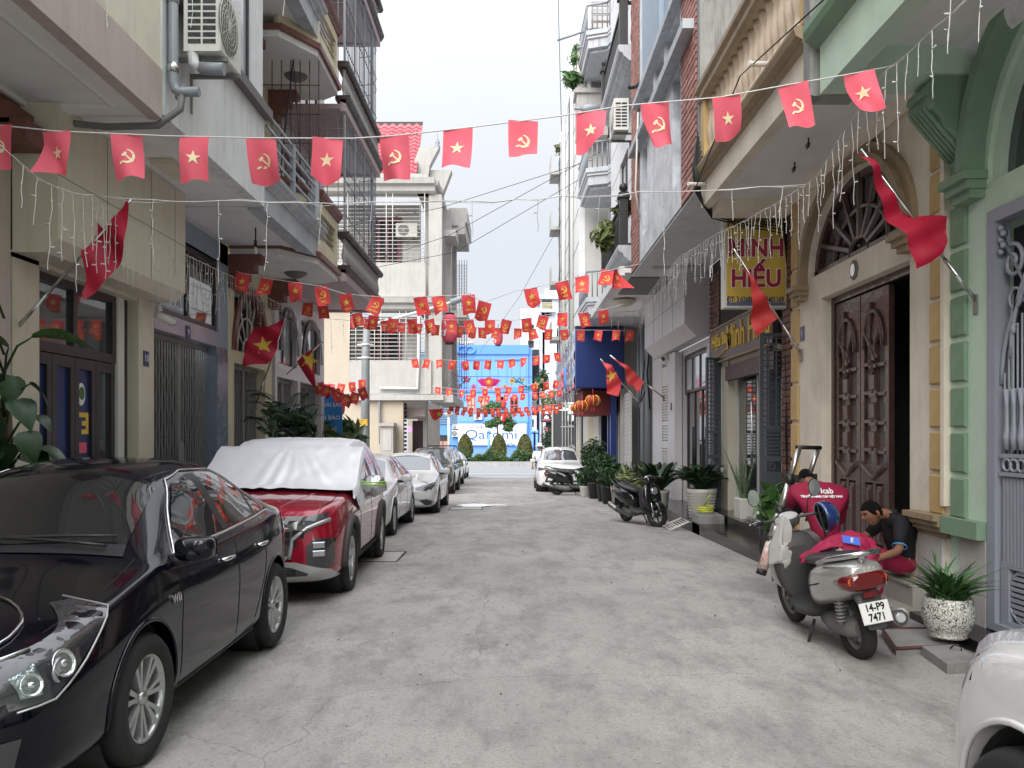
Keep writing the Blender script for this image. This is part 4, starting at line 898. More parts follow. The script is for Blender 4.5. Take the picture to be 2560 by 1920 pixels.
# balcony above
b = MB(T); b.box(-6, 7.02, 4.72, 4.78, 0, 1.0); b.build('ceiling', m_soffit, h)
b = MB(T); profile_run(b, -6, 6.7, [(4.72, 0), (4.66, 0), (4.62, .05), (4.64, .1), (4.68, .16), (4.72, .2)]); profile_run(b, -6, 6.7, [(4.72, .8), (4.66, .86), (4.68, .92), (4.62, .96), (4.72, .98)]); b.build('ceiling_moulding', m_white, h)
b = MB(T); b.box(-6, 7.12, 4.5, 4.95, .98, 1.15); b.box(6.7, 7.12, 4.5, 4.72, 0, .98); b.build('balcony_beam', m_green, h)
b = MB(T); profile_run(b, -6, 7.2, [(4.95, .9), (4.9, 1.15), (4.94, 1.2), (4.98, 1.25), (5.04, 1.27), (5.1, 1.27), (5.1, .9)]); b.box(-6, 7.1, 5.1, 5.9, 1.0, 1.12); profile_run(b, -6, 7.2, [(5.9, .95), (5.9, 1.18), (5.98, 1.22), (6.05, 1.22), (6.05, .95)]); b.build('balcony_cornice', m_dgreen, h)
b = MB(T)
cc = [(.0, .34), (.06, .42), (.12, .44), (.18, .38), (.26, .36), (.32, .3), (.4, .28), (.46, .2), (.54, .16), (.62, .08), (.7, 0)]
for u0, u1, k in ((6.72, 7.1, 1), (6.78, 7.04, 1.15)): b.prism([(0, 0)], 0, 0) if 0 else None
A = [b.pt((6.74, 4.5 - v, w_)) for v, w_ in cc]; B = [b.pt((7.08, 4.5 - v, w_)) for v, w_ in cc];
for i in range(len(cc) - 1): b.face((A[i], A[i + 1], B[i + 1], B[i]), True)
A0 = b.pt((6.74, 4.5, 0)); B0 = b.pt((7.08, 4.5, 0)); b.face([A0] + A[::-1]); b.face([B0] + B)
for k in range(5): b.tube([(6.8 + k * .055, 4.42, .4), (6.8 + k * .055, 4.25, .42), (6.8 + k * .055, 4.05, .25), (6.8 + k * .055, 3.88, .1)], .02, 5)
b.lathe([(.02, 0), (.07, .03), (.08, .3), (.02, .33)], (6.75, 4.3, .36), 'x', 10); b.build('scroll_corbel', m_dgreen, h)
# steel gate
m_gst = mat('grey_blue_gate_paint', (.3, .325, .38), .45, var=.08, metal=.1)
g = thing('steel_gate', 'tall grey blue steel gate with scrollwork and spear tips at the right edge', 'gate', T(5.4, 0, 0))
b = MB(T); b.wall(4.3, 6.6, .1, 3.36, -.09, .03, [(4.42, 6.49, .16, 3.26)]); b.build('gate_frame', m_gst, g)
b = MB(T); b.wall(4.45, 6.46, .14, .64, -.05, -.0, [(4.6, 6.36, .2, .6)]); b.build('kick_panel', m_gst, g)
bar = MB(lambda u, v, w: V(T(u, v, w)) - V(T(0, 0, 0))); bar.box(-.012, .012, 0, .66, -.01, .012); me = bar.mesh('panel_rib', m_gst)
copies('panel_rib', me, g, [T(6.42 - k * .045, .63, -.01) for k in range(16)])
bx('panel_sheet', m_gst, g, T, 4.45, 6.46, .6, 1.3, -.05, -.03)
b = MB(T); cu, cv = 6.15, .4
for k in range(9):
 v = cv - .17 + k * .042; hw = math.sqrt(max(.01, .19 ** 2 - (v - cv) ** 2)) * 1.25; b.box(cu - hw, cu + hw, v, v + .026, -.03, -.01)
b.tube([(cu + .25 * cos(a * pi / 12), cv + .2 * sin(a * pi / 12), -.02) for a in range(24)], .013, 5, close=True); b.build('round_vent', m_gst, g)
bx('vent_dark', m_dark, g, T, 4.45, 6.46, .14, 3.2, -.12, -.1)
def spiral(cu, cv, r, turns=1.4, s=1, a0=0., n=22, w=0.): return [(cu + r * (1 - k / n * .85) * cos(a0 + s * 2 * pi * turns * k / n), cv + r * (1 - k / n * .85) * sin(a0 + s * 2 * pi * turns * k / n), w) for k in range(n + 1)]
b = MB(T)
for k in range(20):
 u = 6.44 - k * .055; top = 2.02 + .95 * (1 - (1 - min(1, (6.46 - u) / 1.0)) ** 2) ** .5 - .12
 b.tube([(u, 1.3, -.02), (u, top, -.02)], .009, 5)
 if k % 3 == 2: b.tube([(u, top, -.02), (u, top + .03, -.02), (u, top + .05, -.02), (u, top + .14, -.02)], [.01, .026, .022, .002], 6); b.tube([(u - .03, top + .08, -.02), (u, top + .04, -.02), (u + .03, top + .08, -.02)], .008, 4)
b.build('bar', m_gst, g, kind='stuff')
b = MB(T)
b.tube([(5.46 + 1.02 * cos(a * pi / 24), 2.0 + 1.0 * sin(a * pi / 24), -.02) for a in range(0, 18)], .018, 6)
b.tube([(5.46 + .9 * cos(a * pi / 24), 2.2 + .98 * sin(a * pi / 24), -.02) for a in range(0, 18)], .018, 6)
for k in range(3): a = .55 + k * .33; b.tube([(5.46 + .99 * cos(a) + .075 * cos(q * pi / 6), 2.12 + 1.0 * sin(a) + .075 * sin(q * pi / 6), -.02) for q in range(12)], .013, 5, close=True)
b.tube(spiral(6.33, 2.92, .14, 1.5, 1, 1.2, w=-.02), .017, 6); b.tube([(6.4, 3.05, -.02), (6.2, 2.75, -.02), (5.9, 3.2, -.02)], .017, 6)
for k in range(5): b.lathe([(.01, 0), (.035, .01), (.01, .02)], (6.44 - .03 * (k % 2), 3.2 - k * .045, -.0), 'x', 6)
b.build('scrollwork', m_gst, g)
b = MB(T)
b.box(4.5, 6.45, 1.3, 1.33, -.02, .02); b.box(4.5, 6.45, 1.44, 1.47, -.02, .02)
for u in (6.36, 6.27, 6.18): b.tube([(u, 1.5, .01), (u, 1.6, .01), (u, 1.7, .01), (u, 1.82, .01), (u, 1.96, .01)], [.022, .03, .016, .014, .028], 8); b.tube([(u + .05 * cos(q * pi / 6), 1.385 + .045 * sin(q * pi / 6), .01) for q in range(12)], .012, 5, close=True)
b.build('cast_ornament', m_gst, g)
# flag bracket etc. come later.
# ---- R1 cream house ----------------------------------------------------------
h = thing('cream_house', 'cream rendered house with ochre quoins, arched fanlight and carved wooden doors', 'house', (XR, 9, 0))
b = MB(T); b.wall(7.21, 11.28, 0, 3.58, -.3, 0, [(7.94, 10.22, .27, 3.27)]); archwall(b, 7.21, 11.28, 3.58, 5.3, 9.33, 3.58, 1.36, .95, 0); b.wall(7.21, 11.28, 5.3, 12, -.3, -.002, [(8, 9, 5.4, 7.6)]); b.build('wall', m_creamw, h)
bx('corner_pipe', m_creamw, h, T, 7.2, 7.26, 1.0, 4.7, 0, .06)
cells = [(7.28, 7.52, .92 + k * .38, 1.26 + k * .38) for k in range(10)] + [(11.0, 11.27, .3 + k * .5, .76 + k * .5) for k in range(9)]
pieces('quoin', h, T, cells, m_quoin, .0, 300, .012, .03)
b = MB(T)
for k, (a, c) in enumerate(((.2, .05), (.16, .12), (.1, .18), (.06, .22))): b.box(7.2, 7.78 - .03 * k, .92 - .05 * (k + 1), .92 - .05 * k, 0, .15 - .035 * k)
b.build('pier_cap', m_ochre, h)
bx('marble_base', m_greyw, h, T, 7.27, 7.7, 0, .72, 0, .04)
archfill(T, 9.33, 3.6, 1.36, .95, 0, .11, .1, m_ochre, h, 'arch_moulding', 22, feet=.1); archfill(T, 9.33, 3.6, 1.46, 1.05, 0, .06, .1, m_ochre, h, 'arch_moulding', 22, feet=.1)
for u in (7.86, 10.8):
 b = MB(T)
 for k in range(3): b.box(u - .16 + .03 * k, u + .16 - .03 * k, 3.44 - .06 * k, 3.5 - .06 * k, 0, .2 - .04 * k)
 b.build('arch_foot', m_ochre, h)
# fanlight
archfill(T, 9.33, 3.62, 1.24, .83, -.16, -.08, .1, m_wood, h, 'fanlight_frame')
bx('pane', mat('grey_fanlight_glass', (.16, .155, .15), .15, spec=.7), h, T, 7.97, 10.69, 3.58, 4.6, -.18, -.17)
b = MB(T); b.box(7.97, 10.69, 3.59, 3.67, -.15, -.08)
for k in range(1, 8): a = pi * k / 8; b.tube([(9.33 + .26 * cos(a), 3.64 + .18 * sin(a), -.11), (9.33 + 1.28 * cos(a), 3.64 + .88 * sin(a), -.11)], .045, 6, smooth=False)
b.tube([(p[0], p[1], -.11) for p in arch_pts(9.33, 3.64, .26, .18, 10)], .04, 6); b.tube([(p[0], p[1], -.11) for p in arch_pts(9.33, 3.64, .72, .5, 16)], .035, 6); b.build('fanlight_bars', m_wood, h)
t = thing('door_mirror', 'small round mirror charm on the lintel above the carved doors', 'mirror', T(9.22, 3.42, .03))
b = MB(T); b.lathe([(.07, 0), (.075, .02), (.05, .03)], (0, 0, 0), n=4); b = MB(T); b.prism([(9.22 + .1 * cos(a * pi / 4), 3.42 + .11 * sin(a * pi / 4)) for a in range(8)], .0, .02); b.build('mirror_frame', m_acg, t)
b = MB(T); b.prism([(9.22 + .06 * cos(a * pi / 8), 3.42 + .07 * sin(a * pi / 8)) for a in range(16)], .02, .028); b.build('mirror_glass', m_steel, t)
number_plate(T, 10.88, 2.92, .004, '1', 'small blue number 1 plate left of the carved doors')
# dark hall
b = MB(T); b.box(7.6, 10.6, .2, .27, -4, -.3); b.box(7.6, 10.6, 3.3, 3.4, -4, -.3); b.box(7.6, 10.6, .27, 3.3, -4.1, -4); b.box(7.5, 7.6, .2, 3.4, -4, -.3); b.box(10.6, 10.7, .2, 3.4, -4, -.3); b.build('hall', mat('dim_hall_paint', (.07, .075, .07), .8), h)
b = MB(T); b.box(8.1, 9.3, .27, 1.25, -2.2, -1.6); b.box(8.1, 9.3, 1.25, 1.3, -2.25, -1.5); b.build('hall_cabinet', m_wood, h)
# doors
def leaf(par, TT, u0, u1, v0, v1):
 d = thing('x', '', 'x') if 0 else None
 b = MB(TT); W_ = u1 - u0
 b.wall(u0, u1, v0, v1, -.06, -.0, [(u0 + .09, u0 + W_ * .42, v0 + 1.0, v1 - .55), (u1 - W_ * .42, u1 - .09, v0 + 1.0, v1 - .55), (u0 + .12, u0 + W_ * .45, v0 + .12, v0 + .8), (u1 - W_ * .45, u1 - .12, v0 + .12, v0 + .8)])
 o = b.build('door_leaf', m_wood, par)
 bx('glass', mat('door_glass_lite', (.16, .15, .15), .1, spec=.8) if 'dgl' not in bpy.data.materials else bpy.data.materials['dgl'], o, TT, u0 + .08, u1 - .08, v0 + .98, v1 - .5, -.045, -.04)
 for a, c in ((u0 + .12, u0 + W_ * .45), (u1 - W_ * .45, u1 - .12)):
  b = MB(TT); b.bbox(a + .015, c - .015, v0 + .135, v0 + .785, -.05, .005, .03); b.bbox(a + .05, c - .05, v0 + .19, v0 + .73, .0, .02, .02); b.build('carved_panel', m_wood, o)
 b = MB(TT); z = v0 + 1.12; k = 0
 while z < v1 - .6:
  b.box(u0 + .08, u0 + W_ * .43, z, z + .035, -.04, .01); b.box(u1 - W_ * .43, u1 - .08, z + .02, z + .055, -.04, .01)
  b.bbox((u0 + u1) / 2 - .075, (u0 + u1) / 2 + .075, z + .06, z + .24, 0, .03, .02); b.box((u0 + u1) / 2 - .085, (u0 + u1) / 2 + .085, z - .01, z + .03, 0, .025); z += .31
 b.build('glazing_bars', m_wood, o)
 b = MB(TT); c = (u0 + u1) / 2
 b.tube([(c + W_ * .34 * cos(a * pi / 10), v1 - .62 + .4 * sin(a * pi / 10), .01) for a in range(11)], .028, 6)
 b.tube([(c - .02, v1 - .9, .01), (c + .12, v1 - .5, .01), (c + .05, v1 - .12, .01)], .026, 6); b.tube([(c - .1, v1 - .75, .012), (c + .22, v1 - .42, .012)], .026, 6); b.tube([(c + .1, v1 - .8, .012), (c - .2, v1 - .38, .012)], .022, 6)
 b.build('carved_branch', m_wood, o)
 b = MB(TT); b.tube([(u0 + .05, v0 + 1.0, 0), (c, v0 + .86, .0), (u1 - .05, v0 + 1.0, 0)], .035, 6); b.build('carved_rail', m_wood, o)
 return o
dm = mat('dgl', (.16, .15, .15), .1, spec=.8)
g = thing('carved_doors', 'dark carved wooden double doors, one leaf standing open to a dim hall', 'door', T(9, .27, -.1))
TT = TR(XR + .14)
b = MB(TT); b.wall(7.94, 10.22, .27, 3.27, -.08, .02, [(8.02, 10.14, .27, 3.19)]); b.build('door_frame', m_wood, g)
leaf(g, TT, 9.42, 10.12, .29, 3.17); leaf(g, TT, 8.7, 9.4, .29, 3.17); leaf(g, lambda u, v, w: (XR + .2 + (u - 7.99), 8.1 + w, v), 8.02, 8.7, .29, 3.17)
# step
b = MB(T); b.box(7.55, 10.5, 0, .25, 0, .16); b.box(7.55, 10.5, -.02, .06, .16, .34); st = b.build('step', m_stone, h)
for k in range(5): bx('tread_slab', m_stone, h, T, 7.57 + k * .585, 8.145 + k * .585, .25, .268, -.28, .18)
# balcony over
b = MB(T); b.box(7.28, 11.62, 4.76, 4.82, 0, 1.02); b.build('ceiling', m_soffit, h)
b = MB(T); profile_run(b, 7.3, 11.3, [(4.76, 0), (4.68, 0), (4.66, .05), (4.72, .1), (4.76, .16)]); b.box(11.2, 11.6, 4.6, 4.76, 0, 1); b.build('ceiling_moulding', m_creamw, h)
b = MB(T); b.box(7.42, 11.62, 4.74, 5.04, 1.02, 1.15); b.box(7.25, 7.42, 4.74, 5.4, 0, 1.1); b.build('balcony_fascia', m_creamw, h)
b = MB(T); profile_run(b, 7.4, 11.66, [(5.04, 1.0), (5.04, 1.15), (5.07, 1.2), (5.1, 1.2), (5.13, 1.26), (5.19, 1.28), (5.22, 1.28), (5.22, 1.0)]); b.build('balcony_cornice', m_ochre, h)
bx('plinth', m_creamw, h, T, 7.42, 11.6, 5.22, 5.42, .98, 1.14)
balusters(h, T, 7.62, 11.5, 5.42, .74, 1.06, .205, mat('cream_baluster', (.55, .45, .35), .7, var=.15), 1.0)
b = MB(T); profile_run(b, 7.42, 11.64, [(6.16, .96), (6.16, 1.16), (6.2, 1.2), (6.28, 1.2), (6.32, 1.24), (6.38, 1.24), (6.38, .96)]); b.build('balcony_handrail', m_ochre, h)
b = MB(T); b.bbox(7.2, 7.4, 4.52, 6.6, .8, 1.2, .02); b.build('stained_pillar', m_conc, h)
bx('pillar', m_quoin, h, T, 7.42, 7.6, 5.3, 6.5, .96, 1.16)
bx('pillar', m_quoin, h, T, 11.42, 11.6, 5.22, 6.3, .96, 1.16)
b = MB(T)
for u, z in ((8.4, 5.32), (11.3, 4.98)): b.tube([(u, z, 1.1), (u, z, 1.36), (u - .02, z, 1.4)], .028, 8)
b.build('spout_pipe', m_pvcw, h)
b = MB(T)
for u, w_ in ((8.9, .62), (9.7, .5)): b.tube([(u, 4.76, w_), (u, 4.71, w_), (u + .03, 4.68, w_ + .02), (u, 4.66, w_), (u - .03, 4.69, w_), (u + .06, 4.66, w_)], .009, 5)
b.build('ceiling_hook', m_wire, h)
# ---- R2 cake shop --------------------------------------------------------------
X2 = 4.1; T = TR(X2)
h = thing('cake_shop', 'narrow brick trimmed cake shop with glass door and open folding gates', 'shop', (X2, 14, gz(14)))
g2 = gz(14) + .33
b = MB(T); b.wall(11.3, 17.5, gz(14), 5.1, -.3, -.01, [(12.85, 16.6, g2, 3.0)]); b.box(11.29, 11.31, gz(14), 4.75, 0, .36); b.build('wall', m_mort, h)
pieces('brick', h, T, courses(11.36, 12.75, g2, 4.9, .2, .1), m_dbrick, .012, 300)
pieces('brick', h, T, courses(16.66, 17.48, g2, 4.9, .2, .1), m_dbrick, .012, 300)
b = MB(T); b.box(15.85, 16.6, g2, 3.0, -.3, .05); b.box(12.85, 15.85, 2.9, 3.0, -.3, .02); b.build('door_surround', mat('ivory_surround', (.55, .52, .42), .5, var=.04), h)
f = window(h, T, 13.1, 15.8, g2 + .12, 2.85, -.1, m_acw, m_glass, 2, 1, .07);
b = MB(T); b.tube([(14.5, g2 + .9, -.02), (14.5, g2 + 2.0, -.02)], .02, 8); b.build('door_handle', m_steel, h)
b = MB(T); b.box(12.9, 15.85, 2.62, 2.9, -.02, .1); b.build('shutter_housing', m_dkbrown, h)
b = MB(T); b.tube([(16.2, 2.9, .07), (16.2, 1.0, .07)], .006, 4); b.tube([(16.26, 2.9, .07), (16.26, 1.0, .07)], .006, 4); b.lathe([(.03, 0), (.03, -.12)], (0, 0, 0), n=6) if 0 else None; b.box(16.2, 16.26, .88, 1.0, .05, .09); b.build('pull_cord', m_acw, h)
# shop interior: shelves with cones, snake plant added later
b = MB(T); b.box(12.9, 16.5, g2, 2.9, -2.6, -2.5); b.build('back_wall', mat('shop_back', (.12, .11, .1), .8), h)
for z in (g2 + 1.0, g2 + 1.5, g2 + 2.0): bx('shelf', m_acg, h, T, 13, 15.8, z, z + .03, -.6, -.25)
for k, (u, z, c) in enumerate(((13.6, 1.03, (.15, .4, .5)), (14.2, 1.03, (.6, .25, .3)), (14.9, 1.03, (.2, .45, .55)), (13.9, .35, (.1, .45, .55)), (14.8, 1.53, (.5, .5, .5)))):
 t = thing('party_hat', ['teal', 'pink', 'pale blue', 'low blue', 'grey'][k] + ' party hat cone on the shelf behind the cake shop glass', 'party hat', T(u, g2 + z, -.4))
 q = MB(T); o2 = T(u, g2 + z, -.42); q = MB(); q.lathe([(.13, 0), (.005, .42)], o2, n=14); q.build('cone', mat('hat_%d' % k, c, .5), t)
# signs
t = thing('shop_fascia_sign', 'brown fascia sign with gold script lettering over the cake shop door', 'sign', T(14.8, 3.3, 0))
b = MB(T); b.box(12.9, 16.9, 3.02, 3.68, .02, .12); b.build('board', mat('brown_board', (.055, .04, .038), .35), t)
b = MB(T); b.box(12.9, 16.9, 3.0, 3.03, .02, .14); b.box(12.9, 16.9, 3.67, 3.7, .02, .14); b.build('gold_edge', m_ochre, t)
for s, u, sz, v in (('Hiệu Bánh', 16.05, .34, 3.42), ('Minh Hiếu', 14.3, .62, 3.38)): lettering(s, sz, m_gold, t, T, u, v, .125, .012, bold=.008, mirror=-1)
b = MB(T); b.tube([(16.7, 3.15, .13), (16.2, 3.12, .13), (15.7, 3.2, .13), (15.3, 3.24, .13)], [.004, .015, .012, .003], 5); b.build('swoosh', m_gold, t)
YS_ = 12.55; TT = TF(YS_)
t = thing('yellow_shop_sign', 'yellow double lettered shop sign reading MINH HIẾU with phone number', 'sign', (3.6, YS_, 4))
a = at(1808, 771, YS_); c = at(1968, 520, YS_)
b = MB(TT); b.bbox(a.x, c.x, a.z, c.z, -.14, 0, .01); b.build('box', m_acw, t)
bx('face', mat('sign_yellow', (.55, .38, .06), .45), t, TT, a.x + .05, c.x - .03, a.z + .04, c.z - .03, 0, .006)
bx('blue_line', mat('sign_blue_line', (.08, .12, .3), .5), t, TT, a.x + .05, c.x - .03, a.z + .045, a.z + .085, .006, .01)
m_sred = mat('sign_dark_red', (.3, .01, .035), .5); cx = (a.x + c.x) / 2
for s, v, sz in (('MINH', 622, .36), ('HIẾU', 698, .36)):
 p = at(1888, v, YS_); lettering(s, sz, m_whitep, t, TT, cx + .01, p.z, .008, .002, bold=.022, sx=.92); lettering(s, sz, m_sred, t, TT, cx + .01, p.z, .014, .002, bold=.012, sx=.92)
lettering('ĐT: 3.62688 - 0912401169', .125, mat('sign_navy_ink', (.01, .02, .12), .5), t, TT, cx, at(0, 750, YS_).z, .008, .002, bold=.003, sx=.62)
lettering('Hiệu Bánh', .2, m_dkbrown, t, TT, cx, at(0, 556, YS_).z, .008, .002, sx=1.0)
b = MB(TT); p = at(1810, 518, YS_); b.tube([(a.x - .0, c.z + .03, -.05), (c.x + .05, c.z + .03, -.05)], .015, 5); b.tube([(a.x - .0, c.z + .12, -.05), (c.x + .05, c.z + .12, -.05)], .015, 5)
for k in range(5): b.tube([(a.x + k * .24, c.z + .03, -.05), (a.x + k * .24, c.z + .12, -.05)], .01, 5)
b.build('bracket', m_iron, t)
# black granite kerb platform
b = MB(); b.box(3.28, 4.3, 10.7, 22.5, gz(22) - .05, gz(14) + .17); b.box(3.75, 4.3, 11.5, 17.6, gz(14) + .17, g2); b.build('granite_step', m_black, h)
for k in range(9): bx('granite_slab', m_black, h, lambda u, v, w: (u, v, w), 3.27, 3.75, 10.72 + k * .85, 11.555 + k * .85, gz(14) + .17, gz(14) + .185)
# folding gate leaves
m_sl = mat('slate_gate_paint', (.085, .1, .115), .45, var=.1)
def fleaf(lab, P, d, W_, z0, z1):
 """gate leaf from P along direction d"""
 d = V((*d, 0)).normalized(); n_ = V((d.y, -d.x, 0)); P = V((*P, 0))
 TT = lambda u, v, w: P + d * u + V((0, 0, v)) + n_ * w
 t = thing('folding_gate_leaf', lab, 'gate', P + V((0, 0, z0)))
 b = MB(TT); zs = [z0, z0 + .1, z0 + .95, z0 + 1.1, z0 + 1.16, z0 + 1.6, z0 + 1.66, z1]
 b.wall(0, W_, z0, z1, -.02, .02, [(.05, W_ - .05, z0 + .06, z0 + .12), (.05, W_ - .05, z0 + .98, z0 + 1.14), (.05, W_ - .05, z0 + 1.2, z0 + 1.62), (.05, W_ - .05, z0 + 1.68, z1 - .05)]); b.build('leaf_frame', m_sl, t)
 b = MB(TT)
 z = z0 + 1.2
 while z < z1 - .06: b.box(.05, W_ - .05, z, z + .018, -.008, .012); z += .055 if z < z0 + 1.6 else .085
 b.build('louvre', m_sl, t, kind='stuff')
 b = MB(TT)
 for q in (.35, .65): b.box(W_ * q - .008, W_ * q + .008, z0 + 1.68, z1 - .05, -.008, .008)
 for q in range(9): b.box(.06 + q * (W_ - .13) / 8, .065 + q * (W_ - .13) / 8, z0 + .14, z0 + .96, .02, .026)
 b.tube([(W_ / 2 + .04 * cos(a * pi / 6), z0 + 1.06 + .055 * sin(a * pi / 6), 0) for a in range(12)], .009, 5, close=True); b.build('leaf_bars', m_sl, t)
 b = MB(TT)
 for v in (z0 + .4, z0 + 1.4, z1 - .5): b.tube([(W_ + .01, v, 0), (W_ + .01, v + .12, 0)], .016, 6)
 b.build('hinge', m_gate, t); return t
fleaf('right folding gate leaf standing open beside the cake shop glass door', (3.74, 12.75), (1, .04), .4, gz(13) + .2, 3.15)
fleaf('left folding gate leaf standing open beside the cream pot', (3.72, 16.2), (1, .5), .34, gz(16) + .2, 3.1)
for k in range(4): bx('gate_stack_edge', m_sl, h, TR(4.02), 16.35 + k * .09, 16.41 + k * .09, gz(16) + .2, 3.1, -.2, .12)
for k in range(3): bx('gate_stack_edge', m_sl, h, TR(4.0), 13.2 + k * .09, 13.26 + k * .09, gz(13) + .2, 3.15, -.25, .02)
t = thing('slippers', 'pair of grey slippers on the cake shop step', 'slippers', (3.95, 13.6, g2))
for k in (0, 1):
 x, y = 3.88 + .0, 13.55 + k * .16; b = MB(); b.prism([(x + .13 * cos(a * pi / 8), y + .05 * sin(a * pi / 8)) for a in range(16)], g2 + .002, g2 + .025); b.tube([(x - .04, y - .05, g2 + .02), (x - .04, y, g2 + .075), (x - .04, y + .05, g2 + .02)], .028, 6); b.build('slipper', m_acg, t)
# ---- building with brick stripes above (B) -----------------------------------------
T = TR(2.6)
h = thing('brick_stripe_house', 'upper storeys with brick stripes, veined marble and blue grey recesses', 'house', (2.6, 15, 5.1))
b = MB(T); b.wall(11.84, 18.4, 5.1, 14, -.3, 0, [(13.0, 13.7, 5.6, 7.35), (16.3, 16.9, 5.6, 7.35), (13.1, 14.3, 7.62, 8.3), (14.5, 15.4, 7.62, 8.3), (15.6, 16.7, 7.62, 8.3), (13.3, 16.6, 9.2, 13)]); b.build('marble_wall', m_marb, h)
b = MB(T); b.box(12.95, 17.1, 5.3, 13.5, -.36, -.31); b.box(12.95, 13.0, 5.5, 8.3, -.3, .01); b.box(13.1, 16.8, 8.5, 14, 0, .02); b.box(14.4, 15.5, 8.5, 14, .02, .1); b.build('recess_paint', m_bluegr, h)
b = MB(T)
for u in (13.35, 15.0, 16.2):
 for k in range(5): b.box(u - .2, u + .5, 7.66 + k * .13, 7.7 + k * .13, -.2, -.15)
b.build('dark_slats', m_frame, h)
b = MB(T); b.box(12.0, 17.7, 7.42, 7.56, 0, .18); b.box(12.0, 17.4, 8.32, 8.46, 0, .14); b.build('ledge', m_balc, h)
bx('mortar_bed', m_mort, h, T, 11.85, 12.94, 5.1, 13.95, 0, .006); bx('mortar_bed', m_mort, h, T, 17.28, 18.4, 5.1, 13.95, 0, .006)
pieces('brick', h, T, courses(11.86, 12.92, 5.12, 13.9, .26, .1), m_brick, .022, 300)
pieces('brick', h, T, courses(17.3, 18.38, 5.12, 13.9, .26, .1), m_brick, .022, 300)
b = MB(T); b.box(11.9, 18.36, 5.14, 5.2, -1.55, -.3); b.build('ceiling', m_soffit, h)
b = MB(T); b.box(11.84, 18.4, 5.08, 5.14, -.3, .0); b.box(11.84, 12.2, 5.08, 5.14, -1.5, -.3); b.box(17.6, 18.4, 5.08, 5.14, -1.5, -.3); b.build('ceiling_border', m_white, h)
b = MB(); b.box(2.6, 6, 11.7, 11.84, 5.0, 14.5); b.build('side_wall', m_conc, h)
b = MB(T); b.tube([(16.6, 5.9, .1), (16.5, 6.4, .2), (16.4, 7.9, .16)], .02, 5); b.build('conduit', m_acw, h)
t = thing('street_camera', 'tiny dark camera on the blue grey facade edge', 'camera', T(16.9, 8.6, .1)); b = MB(T); b.tube([(16.9, 8.7, 0), (16.9, 8.6, .15), (16.8, 8.55, .28)], .04, 6); b.build('body', m_blk, t)
# ---- R3 grey box shop ------------------------------------------------------------------
T = TR(4.1)
h = thing('grey_box_shop', 'light grey clad sign box over dark glazed door and perforated shutter', 'shop', (4.1, 19, gz(19)))
b = MB(T); profile_run(b, 17.52, 22.8, [(3.66, 0), (3.66, .28), (3.93, .53), (5.12, .53), (5.12, 0)]); b.build('sign_box', m_lgrey, h)
b = MB(T)
for u in (18.8, 20.1, 21.4): b.box(u, u + .012, 3.94, 5.1, .53, .533)
b.box(17.5, 22.8, 4.5, 4.506, .53, .533); b.build('panel_joint', m_mort, h)
gb = gz(20) + .15
b = MB(T); b.wall(17.5, 24.0, gz(22), 3.66, -.3, -.02, [(17.9, 20.3, gb, 3.5)]); b.box(20.4, 21.3, gb, 3.62, 0, .18); b.box(22.7, 24, gb, 3.5, 0, .08); b.build('wall', m_lgrey, h)
window(h, T, 17.9, 20.3, gb, 3.5, -.1, m_frame, m_glass, 3, 1, .09)
window(h, T, 17.9, 20.3, 2.6, 3.45, -.05, m_frame, m_glassb, 3, 1, .06)
for u in (18.85, 19.05): b = MB(T); b.tube([(u, gb + .8, .02), (u, gb + 1.9, .02)], .022, 8); b.lathe([(.01, 0), (.05, .03), (.01, .08)], (0, 0, 0), n=4) if 0 else None; b.build('door_handle', m_iron, h)
g = thing('perforated_shutter', 'white perforated steel shutter door with rows of slots', 'gate', T(22, gb, .1))
bx('shutter_back', m_dark, g, T, 21.35, 23.2, gb, 3.35, .0, .02)
b = MB(T); slots = [(21.45 + i * .34, 21.69 + i * .34, gb + .5 + k * .075, gb + .535 + k * .075) for i in range(5) for k in range(34) if k not in (12, 13, 20)]
b.wall(21.35, 23.25, gb, 3.4, .04, .07, slots); b.build('perforated_panel', m_acw, g)
t = thing('security_camera', 'black lensed camera on the frame over the perforated shutter', 'camera', T(21.3, 3.6, .2)); b = MB(T); b.tube([(21.3, 3.6, .1), (21.2, 3.52, .3)], .06, 8); b.build('body', m_acw, t); b = MB(T); b.tube([(21.2, 3.52, .3), (21.18, 3.5, .34)], .05, 8); b.build('lens', m_blk, t)
number_plate(T, 20.8, 2.3, .19, '5', 'small black plate on the grey pillar right of the perforated shutter')
# light pillar, recess with pipes
h = thing('grey_recess_house', 'grey rendered gap house with pipes between tiled pillar and blue posts', 'house', (4.3, 26, gz(26)))
T = TR(4.3); b = MB(T); b.box(24, 25.2, gz(25), 5.3, -.3, .1); b.build('tiled_pillar', m_acw, h)
for k in range(7): bx('tile_joint', m_mort, h, T, 24, 25.2, .1 + k * .62, .112 + k * .62, .1, .103)
b = MB(T); b.box(25.2, 29.2, gz(29), 6, -.3, 0); b.build('wall', m_greyw, h)
bx('end_wall', m_greyw, h, lambda u, v, w: (u, v, w), 3.72, 4.7, 29.12, 29.18, gz(30), 5.3)
b = MB(T)
for u, r, z0 in ((26.1, .09, .2), (27.3, .07, -.4), (28.2, .05, -.4)): b.tube([(u, z0, .1), (u, 5.2, .1)], r, 8)
b.build('downpipe', m_pvc, h)
b = MB(T); b.tube([(25.6, 4.6, .1), (25.4, 3.5, .25), (25.8, 2.4, .1)], .03, 5); b.tube([(26.5, 4.2, .1), (26, 3.2, .3), (26.4, 2.6, .3), (26.6, 3.0, .1)], .02, 5); b.build('loose_cable', m_wire, h)
